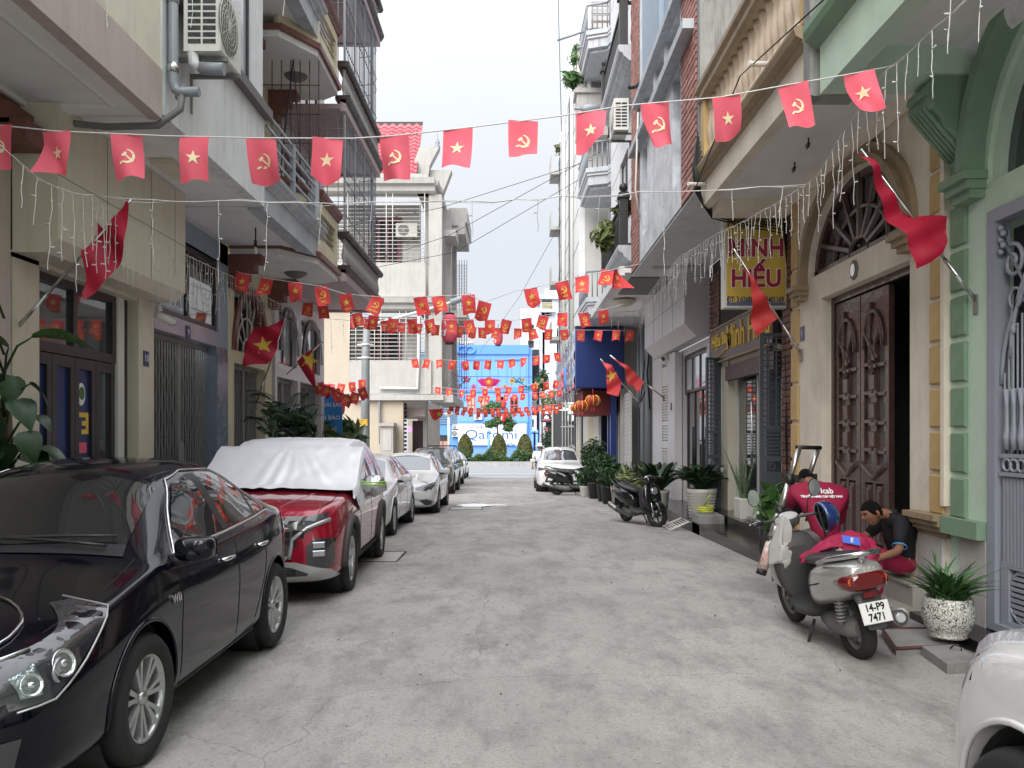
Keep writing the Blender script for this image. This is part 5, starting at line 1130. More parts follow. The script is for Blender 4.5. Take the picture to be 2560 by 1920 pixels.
# ---- C house with iron balconies ---------------------------------------------------------
T = TR(2.95)
h = thing('iron_balcony_house', 'pale grey house with black cast iron balcony railings', 'house', (2.95, 21, 5))
b = MB(T); hs = [(19.4, 21.0, 5.9 + k * 4.4, 9.0 + k * 4.4) for k in range(3)] + [(21.6, 23.2, 5.9 + k * 4.4, 9.0 + k * 4.4) for k in range(3)]
b.wall(18.42, 25.3, 5.3, 19, -.3, 0, hs); b.build('wall', m_white, h)
for q in hs: window(h, T, *q, -.05, m_frame, m_glassb, 2, 1, .09)
b = MB(T)
for k in range(14): b.box(18.45, 25.2, 6.2 + k * .9, 6.215 + k * .9, 0, .003)
b.build('wall_joint', m_mort, h)
b = MB(T); b.box(18.42, 25.3, 5.16, 5.26, -1.3, .5); b.build('porch_ceiling', m_soffit, h)
bx('downlight_panel', m_acg, h, T, 18.9, 21.2, 5.13, 5.16, -1.0, .3)
t = thing('ceiling_lamp', 'round glass ceiling lamp under the grey porch near the lights string', 'lamp', at(1562, 760, 22)); p = at(1562, 748, 22); b = MB(); b.lathe([(.3, 0), (.3, -.04), (.2, -.12), (.05, -.17)], (p.x, 22, 5.12), n=18); b.build('glass_shade', m_cream, t)
b = MB(T); b.box(18.42, 25.2, 5.1, 5.3, .5, .62); b.build('porch_beam', m_white, h)
for z in (5.55, 9.95, 14.35):
 b = MB(T); A = .62
 profile_run(b, 18.44, 22.5, [(z - .12, 0), (z - .12, A - .22), (z - .06, A - .16), (z - .02, A - .1), (z + .04, A - .08), (z + .08, A), (z + .16, A + .03), (z + .22, A + .03), (z + .22, 0)]); b.build('balcony_slab', m_balc, h)
 def post(u):
  b = MB(T); b.box(u - .09, u + .09, z + .22, z + 1.28, A - .2, A - .02); b.box(u - .13, u + .13, z + 1.28, z + 1.34, A - .24, A + .02); b.box(u - .11, u + .11, z + 1.34, z + 1.4, A - .22, A)
  b.build('railing_post', m_iron, h); b = MB(T); c = V(T(u, z + 1.4, A - .11)); b = MB(); b.lathe([(.04, 0), (.04, .03), (.09, .08), (.1, .13), (.08, .19), (.02, .23)], c, n=12); b.build('ball_finial', m_iron, h)
 post(18.6); post(22.35)
 b = MB(T); b.box(18.7, 22.3, z + 1.2, z + 1.26, A - .15, A - .07); b.box(18.7, 22.3, z + .26, z + .3, A - .15, A - .07); b.box(18.6, 18.66, z + 1.2, z + 1.26, 0, A - .15); b.box(18.6, 18.66, z + .26, z + .3, 0, A - .15); b.build('rail', m_iron, h)
 q = MB(lambda u, v, w: V(T(u, v, w)) - V(T(0, 0, 0))); q.tube([(0, 0, 0), (0, .2, 0), (0, .45, 0), (0, .7, 0), (0, .9, 0)], [.012, .03, .012, .026, .012], 6); q.tube([(.05 * cos(a * pi / 5), .12 + .07 * sin(a * pi / 5), 0) for a in range(10)], .011, 4, close=True); q.tube([(.05 * cos(a * pi / 5), .78 + .07 * sin(a * pi / 5), 0) for a in range(10)], .011, 4, close=True)
 me = q.mesh('iron_baluster', m_iron)
 copies('iron_baluster', me, h, [T(18.85 + k * .125, z + .3, A - .11) for k in range(28)] + [T(18.63, z + .3, .08 + k * .12) for k in range(4)])
acunit('air_conditioner', 'white air conditioner under the upper black iron balcony, right side', TR(2.75), 19.55, 8.55, .12, .85, .72, .34)
b = MB(); b.tube([(2.72, 19.15, 8.9), (2.8, 19.0, 9.2), (2.9, 19.1, 8.9), (2.92, 19.2, 7.4)], .035, 6); tag(b.build('ac_hose', m_acg), 'bent insulated hose behind the air conditioner on the right', 'hose')
# ---- D polygon balconies -----------------------------------------------------------------
h = thing('angular_balcony_house', 'grey house with angular moulded balcony undersides above the blue sign', 'house', (3.3, 27, 5))
b = MB(); b.box(3.3, 4.6, 25.3, 29.2, 5.3, 19); b.build('wall', m_lgrey, h)
for z in (5.35, 9.35, 13.6):
 ply = [(3.3, 25.6), (3.0, 25.6), (2.9, 25.9), (2.33, 26.1), (2.28, 28.6), (3.3, 28.6)]
 def ins(pl, k): c = V((2.95, 27)); return [tuple(c + (V(p) - c) * k) for p in pl]
 for a, z0, z1, m in ((.86, z - .1, z, m_balc), (1.0, z, z + .28, m_balc), (1.06, z + .28, z + .36, m_lgrey), (1.12, z + .36, z + .5, m_balc)):
  b = MB(); b.prism(ins(ply, a), z0, z1); b.build('balcony_moulding', m, h)
 b = MB(); pl = ins(ply, 1.05)
 for p, q in zip(pl[1:], pl[2:5]):
  n = max(2, int((V(q) - V(p)).length / .14))
  for k in range(n): x, y = V(p).lerp(V(q), k / n); b.tube([(x, y, z + .5), (x, y, z + 1.3)], .02, 4)
  b.tube([(*p, z + 1.3), (*q, z + 1.3)], .035, 5)
 b.build('balcony_rail', m_pvc, h)
# ---- E tall grey house ---------------------------------------------------------------------
h = thing('tall_grey_house', 'tall grey rendered house with white jointed face above the blue sign panel', 'house', (2.28, 34, 5))
b = MB(); b.box(2.5, 4.6, 29.2, 42.7, 5.2, 16.2); b.build('grey_wall', mat('flat_grey_render', (.5, .5, .475), .8, var=.06, streak=.12), h)
b = MB(); b.box(2.28, 2.5, 29.19, 42.7, 5.2, 16.3); b.build('street_face', m_white, h)
b = MB()
for k in range(9): b.box(2.274, 2.28, 29.2, 42.6, 6 + k * 1.15, 6.03 + k * 1.15)
b.build('wall_joint', m_mort, h)
for k, (u0, u1, z0, z1) in enumerate(((33, 34.2, 5.6, 15), (37.6, 39.4, 5.8, 15.5), (40.6, 41.4, 5, 15))):
 bx('dark_strip_window', m_frame, h, TR(2.28), u0, u1, z0, z1, 0, .03)
b = MB(); b.tube([(2.2, 31.5, 5), (2.2, 31.5, 16)], .07, 6); b.tube([(2.18, 36.4, 5), (2.18, 36.4, 15)], .09, 6); b.build('downpipe', m_acw, h)
for k, z in enumerate((6.2, 8.9, 11.6, 14.3)):
 b = MB(TR(2.28)); b.box(41.0, 42.6, z, z + .18, 0, .45); b.box(41.0, 42.6, z + .18, z + .9, .38, .45); b.build('small_balcony', m_greyw, h)
b = MB(); b.box(2.15, 3.2, 28.3, 29.18, 11.7, 13.1); b.box(2.08, 3.25, 28.2, 29.18, 13.1, 13.25); b.build('roof_garden_box', m_greyw, h)
b = MB()
for k in range(12): b.box(2.6, 4.2, 28.9, 28.98, 13.6 + k * .25, 13.76 + k * .25)
for x in (2.15, 2.5): b.box(x, x + .12, 28.3, 28.45, 13.2, 16.8)
b.box(2.05, 4.2, 28.2, 28.5, 16.8, 17); b.build('louvre_screen', m_pvcw, h)
b = MB(); b.box(2.7, 4.5, 36, 42.7, 16.2, 17.5); b.build('roof_room', m_greyw, h)
t = thing('projecting_pole', 'thin steel pole sticking out over the lane high on the right', 'pole', (1.4, 28, 14)); b = MB(); b.tube([at(1482, 71, 27), at(1393, 101, 27)], .035, 6); b.build('pole', m_pvc, t)
t = thing('projecting_pole', 'second thin steel pole just below the first, ending near the plants', 'pole', (1.4, 28, 13)); b = MB(); b.tube([at(1500, 109, 27), at(1443, 120, 27)], .035, 6); b.build('pole', m_pvc, t)
t = thing('big_drain_pipe', 'torn lagged grey drain pipe elbow left of the right air conditioner', 'pipe', at(1480, 270, 26)); b = MB(); b.tube([at(1500, 270, 26), at(1478, 270, 26), at(1466, 272, 26), at(1462, 280, 26)], .13, 10); b.tube([at(1462, 272, 26), at(1436, 271, 26)], .05, 6); b.build('pipe', m_pvc, t)
# rope ties to the balcony box
# ---- blue sign panel and chrome fascia
t = thing('navy_sign_panel', 'large plain navy blue sign panel facing up the lane on the right', 'sign', (3, 28.6, 4))
TT = TF(28.6); a = at(1439, 970, 28.6); c = at(1560, 817, 28.6); b = MB(TT); b.bbox(a.x, c.x, a.z, c.z, -.35, 0, .03); b.build('panel', m_navy, t)
b = MB(TT); b.box(a.x - .01, c.x + .02, c.z - .03, c.z + .03, -.36, .02); b.build('panel_edge', m_blk, t)
m_chrome = mat('rippled_chrome_fascia', (.62, .64, .68), .1, metal=1., bump=1.5, bs=1.3)
t = thing('chrome_fascia', 'rippled mirror steel shop fascia reflecting the blue building', 'sign', (2.2, 36, 4))
def cf(u, v): return (2.14 - .05 * sin(v * 14) - .03 * sin(u * 60), 29.1 + 13 * u, 3.25 + (1.95 - .5 * u) * v)
b = MB(); b.grid(cf, 80, 24); b.box(2.2, 3.6, 29.05, 42, 3.2, 5.2); b.build('mirror_sheet', m_chrome, t)
b = MB(TR(2.1));
for k in range(7): b.box(30 + k * 1.6, 30.12 + k * 1.6, 2.95, 5.2, 0, .06)
b.build('steel_post', m_steel, t)
lettering('C', 1.0, m_redf, t, TR(2.05), 33.5, 3.7, .1, .03, bold=.03, mirror=-1); lettering('X', 1.0, m_blued, t, TR(2.05), 31.6, 3.7, .1, .03, bold=.03, mirror=-1)
# ground floor under the sign
h = thing('lantern_shop', 'shop with blue posts, red counter and glass front below the navy sign', 'shop', (3.7, 33, gz(30)))
T = TR(3.75); b = MB(T); b.wall(29.2, 42.7, gz(33) - .1, 5.2, -.3, 0, [(30, 32.4, gz(30), 3), (33, 36, gz(30), 3), (37, 40, gz(30), 3)]); b.build('wall', m_cream, h)
for q in ((30, 32.4), (33, 36), (37, 40)): window(h, T, q[0], q[1], gz(30) + .02, 3, -.05, m_frame, m_glassb, 2, 1)
for u in (29.3, 30.1, 32.6): bx('blue_post', m_navy, h, TR(3.6), u, u + .25, gz(30), 3.2, 0, .2)
b = MB(T); b.box(32, 42, .5, 3.1, .4, .5); b.build('striped_column', m_acw, h)
for k in range(6): bx('column', [m_cream, m_acw, m_frame][k % 3], h, TR(3.3), 34 + k * 1.4, 34.6 + k * 1.4, gz(36), 3.2, -.3, .3)
bx('red_interior', mat('deep_red', (.12, .01, .012), .6), h, T, 29.6, 33, 2.3, 3.15, .1, 1.3)
bx('shutter', m_acw, h, TR(3.9), 27.6, 29.0, gz(28), 3.0, 0, .05)
for k in range(26): bx('shutter_slat', m_lgrey, h, TR(3.85), 27.6, 29.0, gz(28) + .05 + k * .13, gz(28) + .13 + k * .13, 0, .02)
h = thing('steel_railing', 'tall white steel bar gate at the far right end of the lane', 'gate', (3.2, 45, gz(45)))
b = MB();
for k in range(14): b.tube([(2.6 + k * .16, 44.5, gz(45)), (2.6 + k * .16, 44.5, 3.2)], .022, 5)
for z in (.2, 2.0, 3.2): b.tube([(2.5, 44.5, z), (4.9, 44.5, z)], .03, 5)
b.build('bars', m_acw, h)
h = thing('grey_booth', 'dark grey booth with white edge standing at the lane mouth', 'booth', (2.9, 46, gz(46))); b = MB(); b.box(2.2, 3.0, 46.3, 47, gz(46), 2.9); b.build('body', mat('booth_grey', (.08, .085, .09), .6), h); bx('edge', m_acw, h, lambda u, v, w: (u, v, w), 2.12, 2.2, 46.2, 46.3, gz(46), 2.95)
h = thing('flower_pillar', 'old cream gate pillar beside the white parked SUV roof', 'pillar', (3.05, 40, gz(40))); b = MB(); b.box(2.9, 3.3, 38, 38.5, gz(38), 1.2); b.build('pillar', m_cream, h)
# ================================================================ CARS
def paint(name, c, fl=0., rough=.22, coat=1., metal=0.):
 return mat(name, c, rough, metal, coat=coat, spec=.2, rnd_=0)
m_tyre = mat('tyre_rubber', (.022, .022, .022), .8, var=.3, dirt=.25, bump=.2)
m_rim = mat('alloy_rim', (.5, .5, .5), .28, metal=.9)
m_rimd = mat('rim_shadow_plate', (.03, .03, .032), .5, metal=.5)
m_chr = mat('chrome_trim', (.75, .75, .76), .08, metal=1.)
m_cglass = mat('tinted_car_glass', (.008, .01, .012), .015, spec=.8, coat=1.)
m_cglass2 = mat('pale_windscreen_glass', (.05, .06, .07), .02, spec=1., coat=1.)
m_lens = mat('clear_lamp_lens', (.45, .47, .5), .06, metal=.75)
m_lensd = mat('dark_lamp_lens', (.03, .03, .035), .05, coat=1.)
m_taill = mat('red_lamp_lens', (.11, .003, .006), .08, coat=1.)
m_seam = mat('panel_gap', (.004, .004, .004), .9)
m_silv = mat('satin_silver_trim', (.48, .48, .48), .35, metal=.6)
m_plas = mat('rough_grey_plastic', (.045, .045, .045), .6)
m_plate = mat('number_plate_white', (.62, .62, .6), .4)
m_ink = mat('plate_ink', (.01, .01, .01), .6)
def interp(tab, y):
 if y <= tab[0][0]: return tab[0][1]
 for (a, p), (b, q) in zip(tab, tab[1:]):
  if y <= b:
   t = (y - a) / (b - a); return p + (q - p) * t
 return tab[-1][1]
def evalmesh(o):
 bpy.context.view_layer.update()
 return bpy.data.meshes.new_from_object(o.evaluated_get(bpy.context.evaluated_depsgraph_get()))
class Car:
 def __init__(s, name, label, P, loc, rz, group=None, cat='car'):
  s.P = P; s.t = thing(name, label, cat, loc, rz, group)
  ky = P['ky']; top, belt, bot, wid = P['top'], P['belt'], P['bot'], P['wid']; L_ = P['L']
  ys = P.get('ys') or [0, .03, .09, .18, .32, .5, .75, 1.0, 1.2, 1.35, 1.6, 1.9, 2.15, 2.4, 2.8, 3.1, 3.35, 3.6, 3.85, 4.05, 4.25, 4.4, L_ - .12, L_ - .04, L_]
  v = []; f = []; NS = 10; rings = []
  for y in ys:
   zt, zs, zb, W = interp(top, y), interp(belt, y), interp(bot, y), interp(wid, y)
   g = max(0, min(1, (zt - zs - .08) / .36)); g = g * g * (3 - 2 * g); wr = W * (.86 - P.get('tumble', .2) * g)
   hz = zs - zb
   pts = [(W * .6, zb), (W * .93, zb + .02), (W * .99, zb + .12 * hz + .03), (W * 1.0, zb + .42 * hz), (W * 1.015, zb + .74 * hz), (W * .965, zs - .02 * 0), (W * (.945 - .03 * g), zs + .03 + .0 * g), (wr + (W * .93 - wr) * .42, zs + (zt - zs) * (.55 if g > .2 else .6)), (wr, zt - .03 - .025 * g), (wr * .55, zt - .004), (0, zt)]
   r = [len(v) + i for i in range(len(pts) * 2 - 1)]
   v += [(x, y * ky, z) for x, z in pts] + [(-x, y * ky, z) for x, z in pts[-2::-1]]; rings.append(r)
  n = len(rings[0])
  for A, B in zip(rings, rings[1:]):
   for i in range(n - 1): f.append((A[i], A[i + 1], B[i + 1], B[i]))
   f.append((A[n - 1], A[0], B[0], B[n - 1]))
  h_ = n // 2
  for r, bul in ((rings[0], -P.get('nose', .05)), (rings[-1], .04)):
   ts = (.62, .22, -.22, -.62); rows = []
   for i in range(h_):
    a, b = r[i], r[n - 1 - i]; row = [a]
    for t in ts:
     x = v[a][0] * t; v.append((x, v[a][1] + bul * (1 - t * t), v[a][2])); row.append(len(v) - 1)
    row.append(b); rows.append(row)
   for i in range(h_ - 1):
    for k in range(5): f.append((rows[i][k], rows[i][k + 1], rows[i + 1][k + 1], rows[i + 1][k]))
   c = r[h_]
   for k in range(5): f.append((rows[-1][k], rows[-1][k + 1], c))
   f.append(tuple(rows[0][::-1]))
  me = bpy.data.meshes.new('body'); me.from_pydata(v, [], f); me.update()
  bm = bmesh.new(); bm.from_mesh(me); bmesh.ops.recalc_face_normals(bm, faces=bm.faces); bm.to_mesh(me); bm.free()
  o = bpy.data.objects.new('body', me); col.objects.link(o)
  m = o.modifiers.new('s', 'SUBSURF'); m.levels = m.render_levels = P.get('sub', 2)
  m1 = evalmesh(o); bm = bmesh.new(); bm.from_mesh(m1); s.bvh = BVHTree.FromBMesh(bm); bm.free()
  cb = MB(); s.wy = [P['wf'] * ky, P['wr'] * ky]; R_ = P['R']
  for wy in s.wy:
   for sx in (-1, 1): cb.lathe([(R_ * 1.14, sx * .42), (R_ * 1.14, sx * 1.3)], (0, wy, R_ * 1.04), 'x', 40)
  cme = cb.mesh('cut', [m_plas]); co = bpy.data.objects.new('cut', cme); col.objects.link(co)
  bo = o.modifiers.new('b', 'BOOLEAN'); bo.object = co; bo.operation = 'DIFFERENCE'; bo.solver = 'EXACT'
  m2 = evalmesh(o); bpy.data.objects.remove(o); bpy.data.objects.remove(co)
  for p in m2.polygons: p.use_smooth = True
  m2.materials.clear(); m2.materials.append(P['paint'])
  m2.set_sharp_from_angle(angle=R(38)); m2.name = 'body'; s.body = link('body', m2, s.t)
  s.R = R_; s.ky = ky
 def cast(s, d, a, c, eps=.004):
  """d: 'L' x-, 'R' x+, 'F' front, 'B' back, 'T' top"""
  if d in 'LR': sg = -1 if d == 'L' else 1; o, k = V((sg * 2.5, a, c)), V((-sg, 0, 0))
  elif d == 'F': o, k = V((a, -3, c)), V((0, 1, 0))
  elif d == 'B': o, k = V((a, 9, c)), V((0, -1, 0))
  else: o, k = V((a, c, 4)), V((0, 0, -1))
  h = s.bvh.ray_cast(o, k)
  if h[0] is None: h = s.bvh.find_nearest(o + k * 2.0);
  nn = h[1] if h[1].dot(k) < 0 else -h[1]
  return h[0] + nn * eps
 def patch(s, name, m, d, poly, parent=None, step=.05, eps=.004, thick=0.):
  if d in 'LR': poly = [(a * s.ky, c) for a, c in poly]
  if d == 'T': poly = [(a, c * s.ky) for a, c in poly]
  P = []; n = len(poly)
  for i in range(n):
   a, b = V(poly[i]), V(poly[(i + 1) % n]); k = max(1, int((b - a).length / step))
   for j in range(k): P.append(a.lerp(b, j / k))
  nb = len(P); x0, x1 = min(p[0] for p in P), max(p[0] for p in P); y0, y1 = min(p[1] for p in P), max(p[1] for p in P)
  def inside(q):
   c = False
   for i in range(nb):
    a, b = P[i], P[(i + 1) % nb]
    if (a[1] > q[1]) != (b[1] > q[1]) and q[0] < (b[0] - a[0]) * (q[1] - a[1]) / (b[1] - a[1]) + a[0]: c = not c
   return c
  y = y0 + step / 2
  while y < y1:
   x = x0 + step / 2
   while x < x1:
    if inside((x, y)) and min((V((x, y)) - p).length for p in P[:nb]) > step * .45: P.append(V((x, y)))
    x += step
   y += step
  r = delaunay_2d_cdt([V((p[0], p[1])) for p in P], [(i, (i + 1) % nb) for i in range(nb)], [], 1, 1e-5)
  b = MB(); idx = []
  for q in r[0]: idx.append(b.pt(s.cast(d, q[0], q[1], eps)))
  for t in r[2]: b.face([idx[i] for i in t], True)
  return b.build(name, m, parent or s.t, world=False)
 def both(s, name, m, poly, **k):
  s.patch(name, m, 'R', poly, **k); return s.patch(name, m, 'L', poly, **k)
 def line(s, name, m, d, pts, r=.004, parent=None, eps=.0, n=5, mirror=True, step=.06):
  for dd in ((d,) if d in 'FBT' or not mirror else ('L', 'R')):
   sc_ = (lambda p: (p[0] * s.ky, p[1])) if dd in 'LR' else ((lambda p: (p[0], p[1] * s.ky)) if dd == 'T' else (lambda p: p))
   Q = []; pp = [V(sc_(p)) for p in pts]
   for a, b in zip(pp, pp[1:]):
    k = max(1, int((b - a).length / step)); Q += [a.lerp(b, j / k) for j in range(k)]
   Q.append(pp[-1]); b = MB(); b.tube([s.cast(dd, q[0], q[1], eps) for q in Q], r, n); b.build(name, m, parent or s.t, world=False)
 def wheels(s, kind='ten', rim=m_rim):
  R_ = s.R; w_ = .2; tb = MB(); rr = s.P.get('rr', .66) * R_
  tb.lathe([(rr, .02), (rr * 1.04, 0), (R_ * .9, -.012), (R_ * .975, .012), (R_, .035), (R_, w_ - .035), (R_ * .975, w_ - .012), (R_ * .9, w_), (rr, w_ - .02)], (0, 0, 0), 'x', 44, caps=False)
  for k in range(3): tb.lathe([(R_ + .001, .05 + k * .045), (R_ + .001, .06 + k * .045)], (0, 0, 0), 'x', 44, caps=False)
  mt = tb.mesh('tyre', m_tyre)
  rb = MB(); rb.lathe([(rr * 1.03, .014), (rr * 1.0, .004), (rr * .96, .01), (rr * .93, .03), (rr * .92, .16), (rr * 1.0, .18)], (0, 0, 0), 'x', 44, caps=False)
  nsp = {'ten': 7, 'five': 5, 'multi': 8}[kind]
  for i in range(nsp):
   a = 2 * pi * i / nsp + .3
   for da in ((-.15, .15) if kind == 'ten' else (-.08, .08) if kind == 'five' else (0,)):
    def P_(r, ang, x): return (x, r * cos(ang), r * sin(ang))
    wd = .011 if kind != 'five' else .02
    def q(r, ang, k, x): return rb.pt((x, r * cos(ang) - k * sin(ang), r * sin(ang) + k * cos(ang)))
    i0, i1 = rr * .14, rr * .95; aa0, aa1 = a + da * .25, a + da
    A = [q(i0, aa0, -wd * .8, .03), q(i0, aa0, wd * .8, .03), q(i1, aa1, wd * 1.25, .012), q(i1, aa1, -wd * 1.25, .012)]
    B = [q(i0, aa0, -wd * 1.3, .07), q(i0, aa0, wd * 1.3, .07), q(i1, aa1, wd * 1.9, .06), q(i1, aa1, -wd * 1.9, .06)]
    rb.face(A)
    for k in range(4): rb.face((A[k], A[(k + 1) % 4], B[(k + 1) % 4], B[k]))
  rb.lathe([(.0, .012), (rr * .13, .014), (rr * .17, .03), (rr * .2, .07)], (0, 0, 0), 'x', 20, caps=False)
  for i in range(5): a = i * 2 * pi / 5; rb.lathe([(.0, .03), (.011, .032), (.012, .05)], (0, rr * .27 * cos(a), rr * .27 * sin(a)), 'x', 6, caps=False)
  mr = rb.mesh('rim', rim)
  db = MB(); db.lathe([(0, .09), (rr * .93, .09)], (0, 0, 0), 'x', 32, caps=False); db.lathe([(.0, .075), (rr * .62, .078), (rr * .64, .09)], (0, 0, 0), 'x', 28, caps=False); md = db.mesh('brake_disc', m_rimd)
  lb = MB(); lb.lathe([(R_ * 1.13, .04), (R_ * 1.13, .4), (.02, .41)], (0, 0, 0), 'x', 40, caps=False); ml = lb.mesh('wheel_liner', m_plas)
  for wy in s.wy:
   for sx in (-1, 1):
    W = interp(s.P['wid'], wy / s.ky) * 1.0
    wh = bpy.data.objects.new('wheel', None); col.objects.link(wh); wh.parent = s.t
    wh.location = (sx * (W + .004), wy, R_); wh.rotation_euler = (ru(0, 2) if 0 else 0, 0, 0 if sx < 0 else pi); wh.empty_display_size = .1
    for nm, me in (('tyre', mt), ('rim', mr), ('brake_disc', md)): link(nm, me, wh)
    l_ = link('wheel_liner', ml, s.t); l_.location = (sx * (W - .03), wy, R_ * 1.04); l_.rotation_euler = wh.rotation_euler
  for wy in s.wy:
   for sx in ('L', 'R'):
    b = MB(); sg = -1 if sx == 'L' else 1; Q = []
    for k in range(0, 25):
     a = -.12 + (pi + .24) * k / 24; p = V((0, wy + R_ * 1.155 * cos(a), R_ * 1.04 + R_ * 1.155 * sin(a)))
     if p.z > interp(s.P['bot'], wy / s.ky) + .02: Q.append(s.cast(sx, p.y, p.z, .0))
    b.tube(Q, s.P.get('lip', .012), 6); b.build('arch_lip', s.P.get('lipm', s.P['paint']), s.t, world=False)
 def mirror(s, y, z, x, m, W=.24, parent=None, cap=None):
  for sx in (-1, 1):
   b = MB(); c = V((sx * (x + .13), y * s.ky, z))
   def f(u, v_):
    a = 2 * pi * u; t = pi * v_; ex = lambda q: math.copysign(abs(q) ** .6, q)
    return (c.x + .095 * ex(sin(t) * cos(a)) * 1.05, c.y + .065 * ex(cos(t)) - (.03 if cos(a) * sx < 0 else 0), c.z + .066 * ex(sin(t) * sin(a)))
   b.grid(f, 20, 12); o = b.build('door_mirror', m, s.t, world=False)
   b = MB(); b.tube([(sx * (x - .03), c.y + .02, z - .07), (sx * (x + .07), c.y, z - .06)], [.035, .03], 6); b.build('mirror_arm', m_blk, o, world=False)
   b = MB(); b.quad((c.x - .09, c.y + .073, z - .055), (c.x + .09, c.y + .073, z - .055), (c.x + .09, c.y + .073, z + .055), (c.x - .09, c.y + .073, z + .055)); b.build('mirror_glass', m_steel, o, world=False)
 def handle(s, y, z, m):
  for d in 'LR':
   Q = [s.cast(d, (y + k) * s.ky, z, .0) for k in (-.1, -.08, 0, .08, .1)]; sg = 1 if d == 'R' else -1
   for i in (1, 2, 3): Q[i] = Q[i] + V((sg * .028, 0, 0))
   b = MB(); b.tube(Q, [.01, .014, .015, .014, .01], 8); b.build('door_handle', m, s.t, world=False)
 def plate(s, d, a, z, txt, wd=.47, ht=.13, two=None):
  p = s.cast(d, a, z, .02); sg = -1 if d == 'F' else 1
  TT = lambda u, v, w: (p.x + u, p.y + sg * w, p.z + v)
  b = MB(TT); b.bbox(-wd / 2, wd / 2, -ht / 2, ht / 2, 0, .02, .008); o = b.build('number_plate', m_plate, s.t, world=False)
  me = textmesh(txt, ht * .95, .001, m_ink, .004, sx=.95)
  for q in me.vertices: q.co = V(TT(q.co.x * (1 if d == 'F' else -1), q.co.y, .023))
  link('lettering', me, o)
SED = dict(L=4.6, ky=1, R=.318, wf=.93, wr=3.63, nose=.06,
 top=[(0, .60), (.05, .67), (.18, .745), (.45, .81), (.9, .89), (1.25, .955), (1.42, 1.0), (2.15, 1.375), (2.4, 1.44), (2.75, 1.475), (3.1, 1.46), (3.4, 1.38), (3.9, 1.14), (4.1, 1.08), (4.4, 1.06), (4.55, 1.0), (4.6, .93)],
 belt=[(0, .53), (.1, .6), (.3, .69), (.9, .83), (1.3, .9), (2.5, .93), (3.5, .97), (4.2, .99), (4.5, .95), (4.6, .88)],
 bot=[(0, .22), (.15, .17), (.5, .17), (4.0, .18), (4.4, .24), (4.6, .32)],
 wid=[(0, .64), (.05, .73), (.15, .8), (.3, .85), (.6, .885), (1.2, .895), (3.5, .895), (4.1, .86), (4.35, .81), (4.52, .74), (4.6, .66)])
SUVP = dict(L=4.4, ky=1, R=.345, wf=.88, wr=3.52, nose=.06, tumble=.17,
 top=[(0, .80), (.04, .88), (.15, .97), (.5, 1.03), (.95, 1.07), (1.2, 1.1), (1.9, 1.50), (2.15, 1.6), (2.6, 1.65), (3.3, 1.64), (3.8, 1.58), (4.05, 1.42), (4.2, 1.15), (4.33, 1.08), (4.4, 1.0)],
 belt=[(0, .7), (.1, .8), (.3, .9), (.9, 1.0), (2.5, 1.03), (3.6, 1.08), (4.1, 1.1), (4.3, 1.02), (4.4, .92)],
 bot=[(0, .26), (.15, .21), (.5, .2), (3.9, .22), (4.2, .28), (4.4, .36)],
 wid=[(0, .68), (.05, .77), (.15, .83), (.3, .875), (.6, .895), (1.2, .9), (3.5, .9), (4.0, .87), (4.25, .8), (4.4, .7)],
 ys=[0, .03, .09, .18, .32, .5, .75, 1.0, 1.15, 1.35, 1.6, 1.85, 2.05, 2.3, 2.6, 3.0, 3.35, 3.65, 3.9, 4.08, 4.2, 4.3, 4.36, 4.4])
def arcpts(c, rx, ry, n=16): return [(c[0] + rx * cos(2 * pi * k / n), c[1] + ry * sin(2 * pi * k / n)) for k in range(n)]
def sedan_glass(c, gm, trim=None, wind=m_cglass):
 c.patch('windscreen', wind, 'T', [(-.63, 1.5), (0, 1.45), (.63, 1.5), (.55, 2.12), (0, 2.2), (-.55, 2.12)], eps=.005)
 c.patch('rear_window', gm, 'T', [(-.5, 3.4), (.5, 3.4), (.6, 3.85), (-.6, 3.85)], eps=.005)
 f1 = [(1.72, .97), (2.02, 1.16), (2.28, 1.315), (2.55, 1.36), (2.62, 1.0)]
 f2 = [(2.74, 1.005), (2.68, 1.365), (3.0, 1.36), (3.25, 1.29), (3.42, 1.2), (3.4, 1.04)]
 f3 = [(3.46, 1.045), (3.47, 1.18), (3.66, 1.09), (3.74, 1.055)]
 for p in (f1, f2, f3): c.both('side_window', gm, p, eps=.005)
 c.both('pillar_trim', m_blk, [(2.62, 1.0), (2.55, 1.36), (2.68, 1.365), (2.74, 1.005)], eps=.006); c.both('pillar_trim', m_blk, [(3.4, 1.04), (3.42, 1.2), (3.47, 1.18), (3.46, 1.045)], eps=.006)
 if trim:
  c.line('window_trim', trim, 'L', [(1.68, .955), (2.6, .985), (3.4, 1.02), (3.8, 1.045)], .011, eps=.004)
  c.line('window_trim', trim, 'L', [(1.68, .955), (2.0, 1.175), (2.27, 1.335), (2.55, 1.385), (3.0, 1.38), (3.27, 1.315), (3.6, 1.15), (3.8, 1.045)], .009, eps=.004)
def doors(c, front=1.62, mid=2.68, rear=3.42, top=.97, bot=.24, fy=None):
 c.line('door_gap', m_seam, 'L', [(front, bot + .02), (front - .03, .6), (front + .02, top - .05)], .0045, eps=-.001)
 c.line('door_gap', m_seam, 'L', [(mid, bot + .02), (mid + .02, .6), (mid + .03, top)], .0045, eps=-.001)
 c.line('door_gap', m_seam, 'L', [(rear - .28, bot + .1), (rear - .05, .62), (rear + .03, top + .03)], .0045, eps=-.001)
 c.line('door_gap', m_seam, 'L', [(front, bot + .02), (mid, bot + .02), (rear - .3, bot + .06)], .0045, eps=-.001)
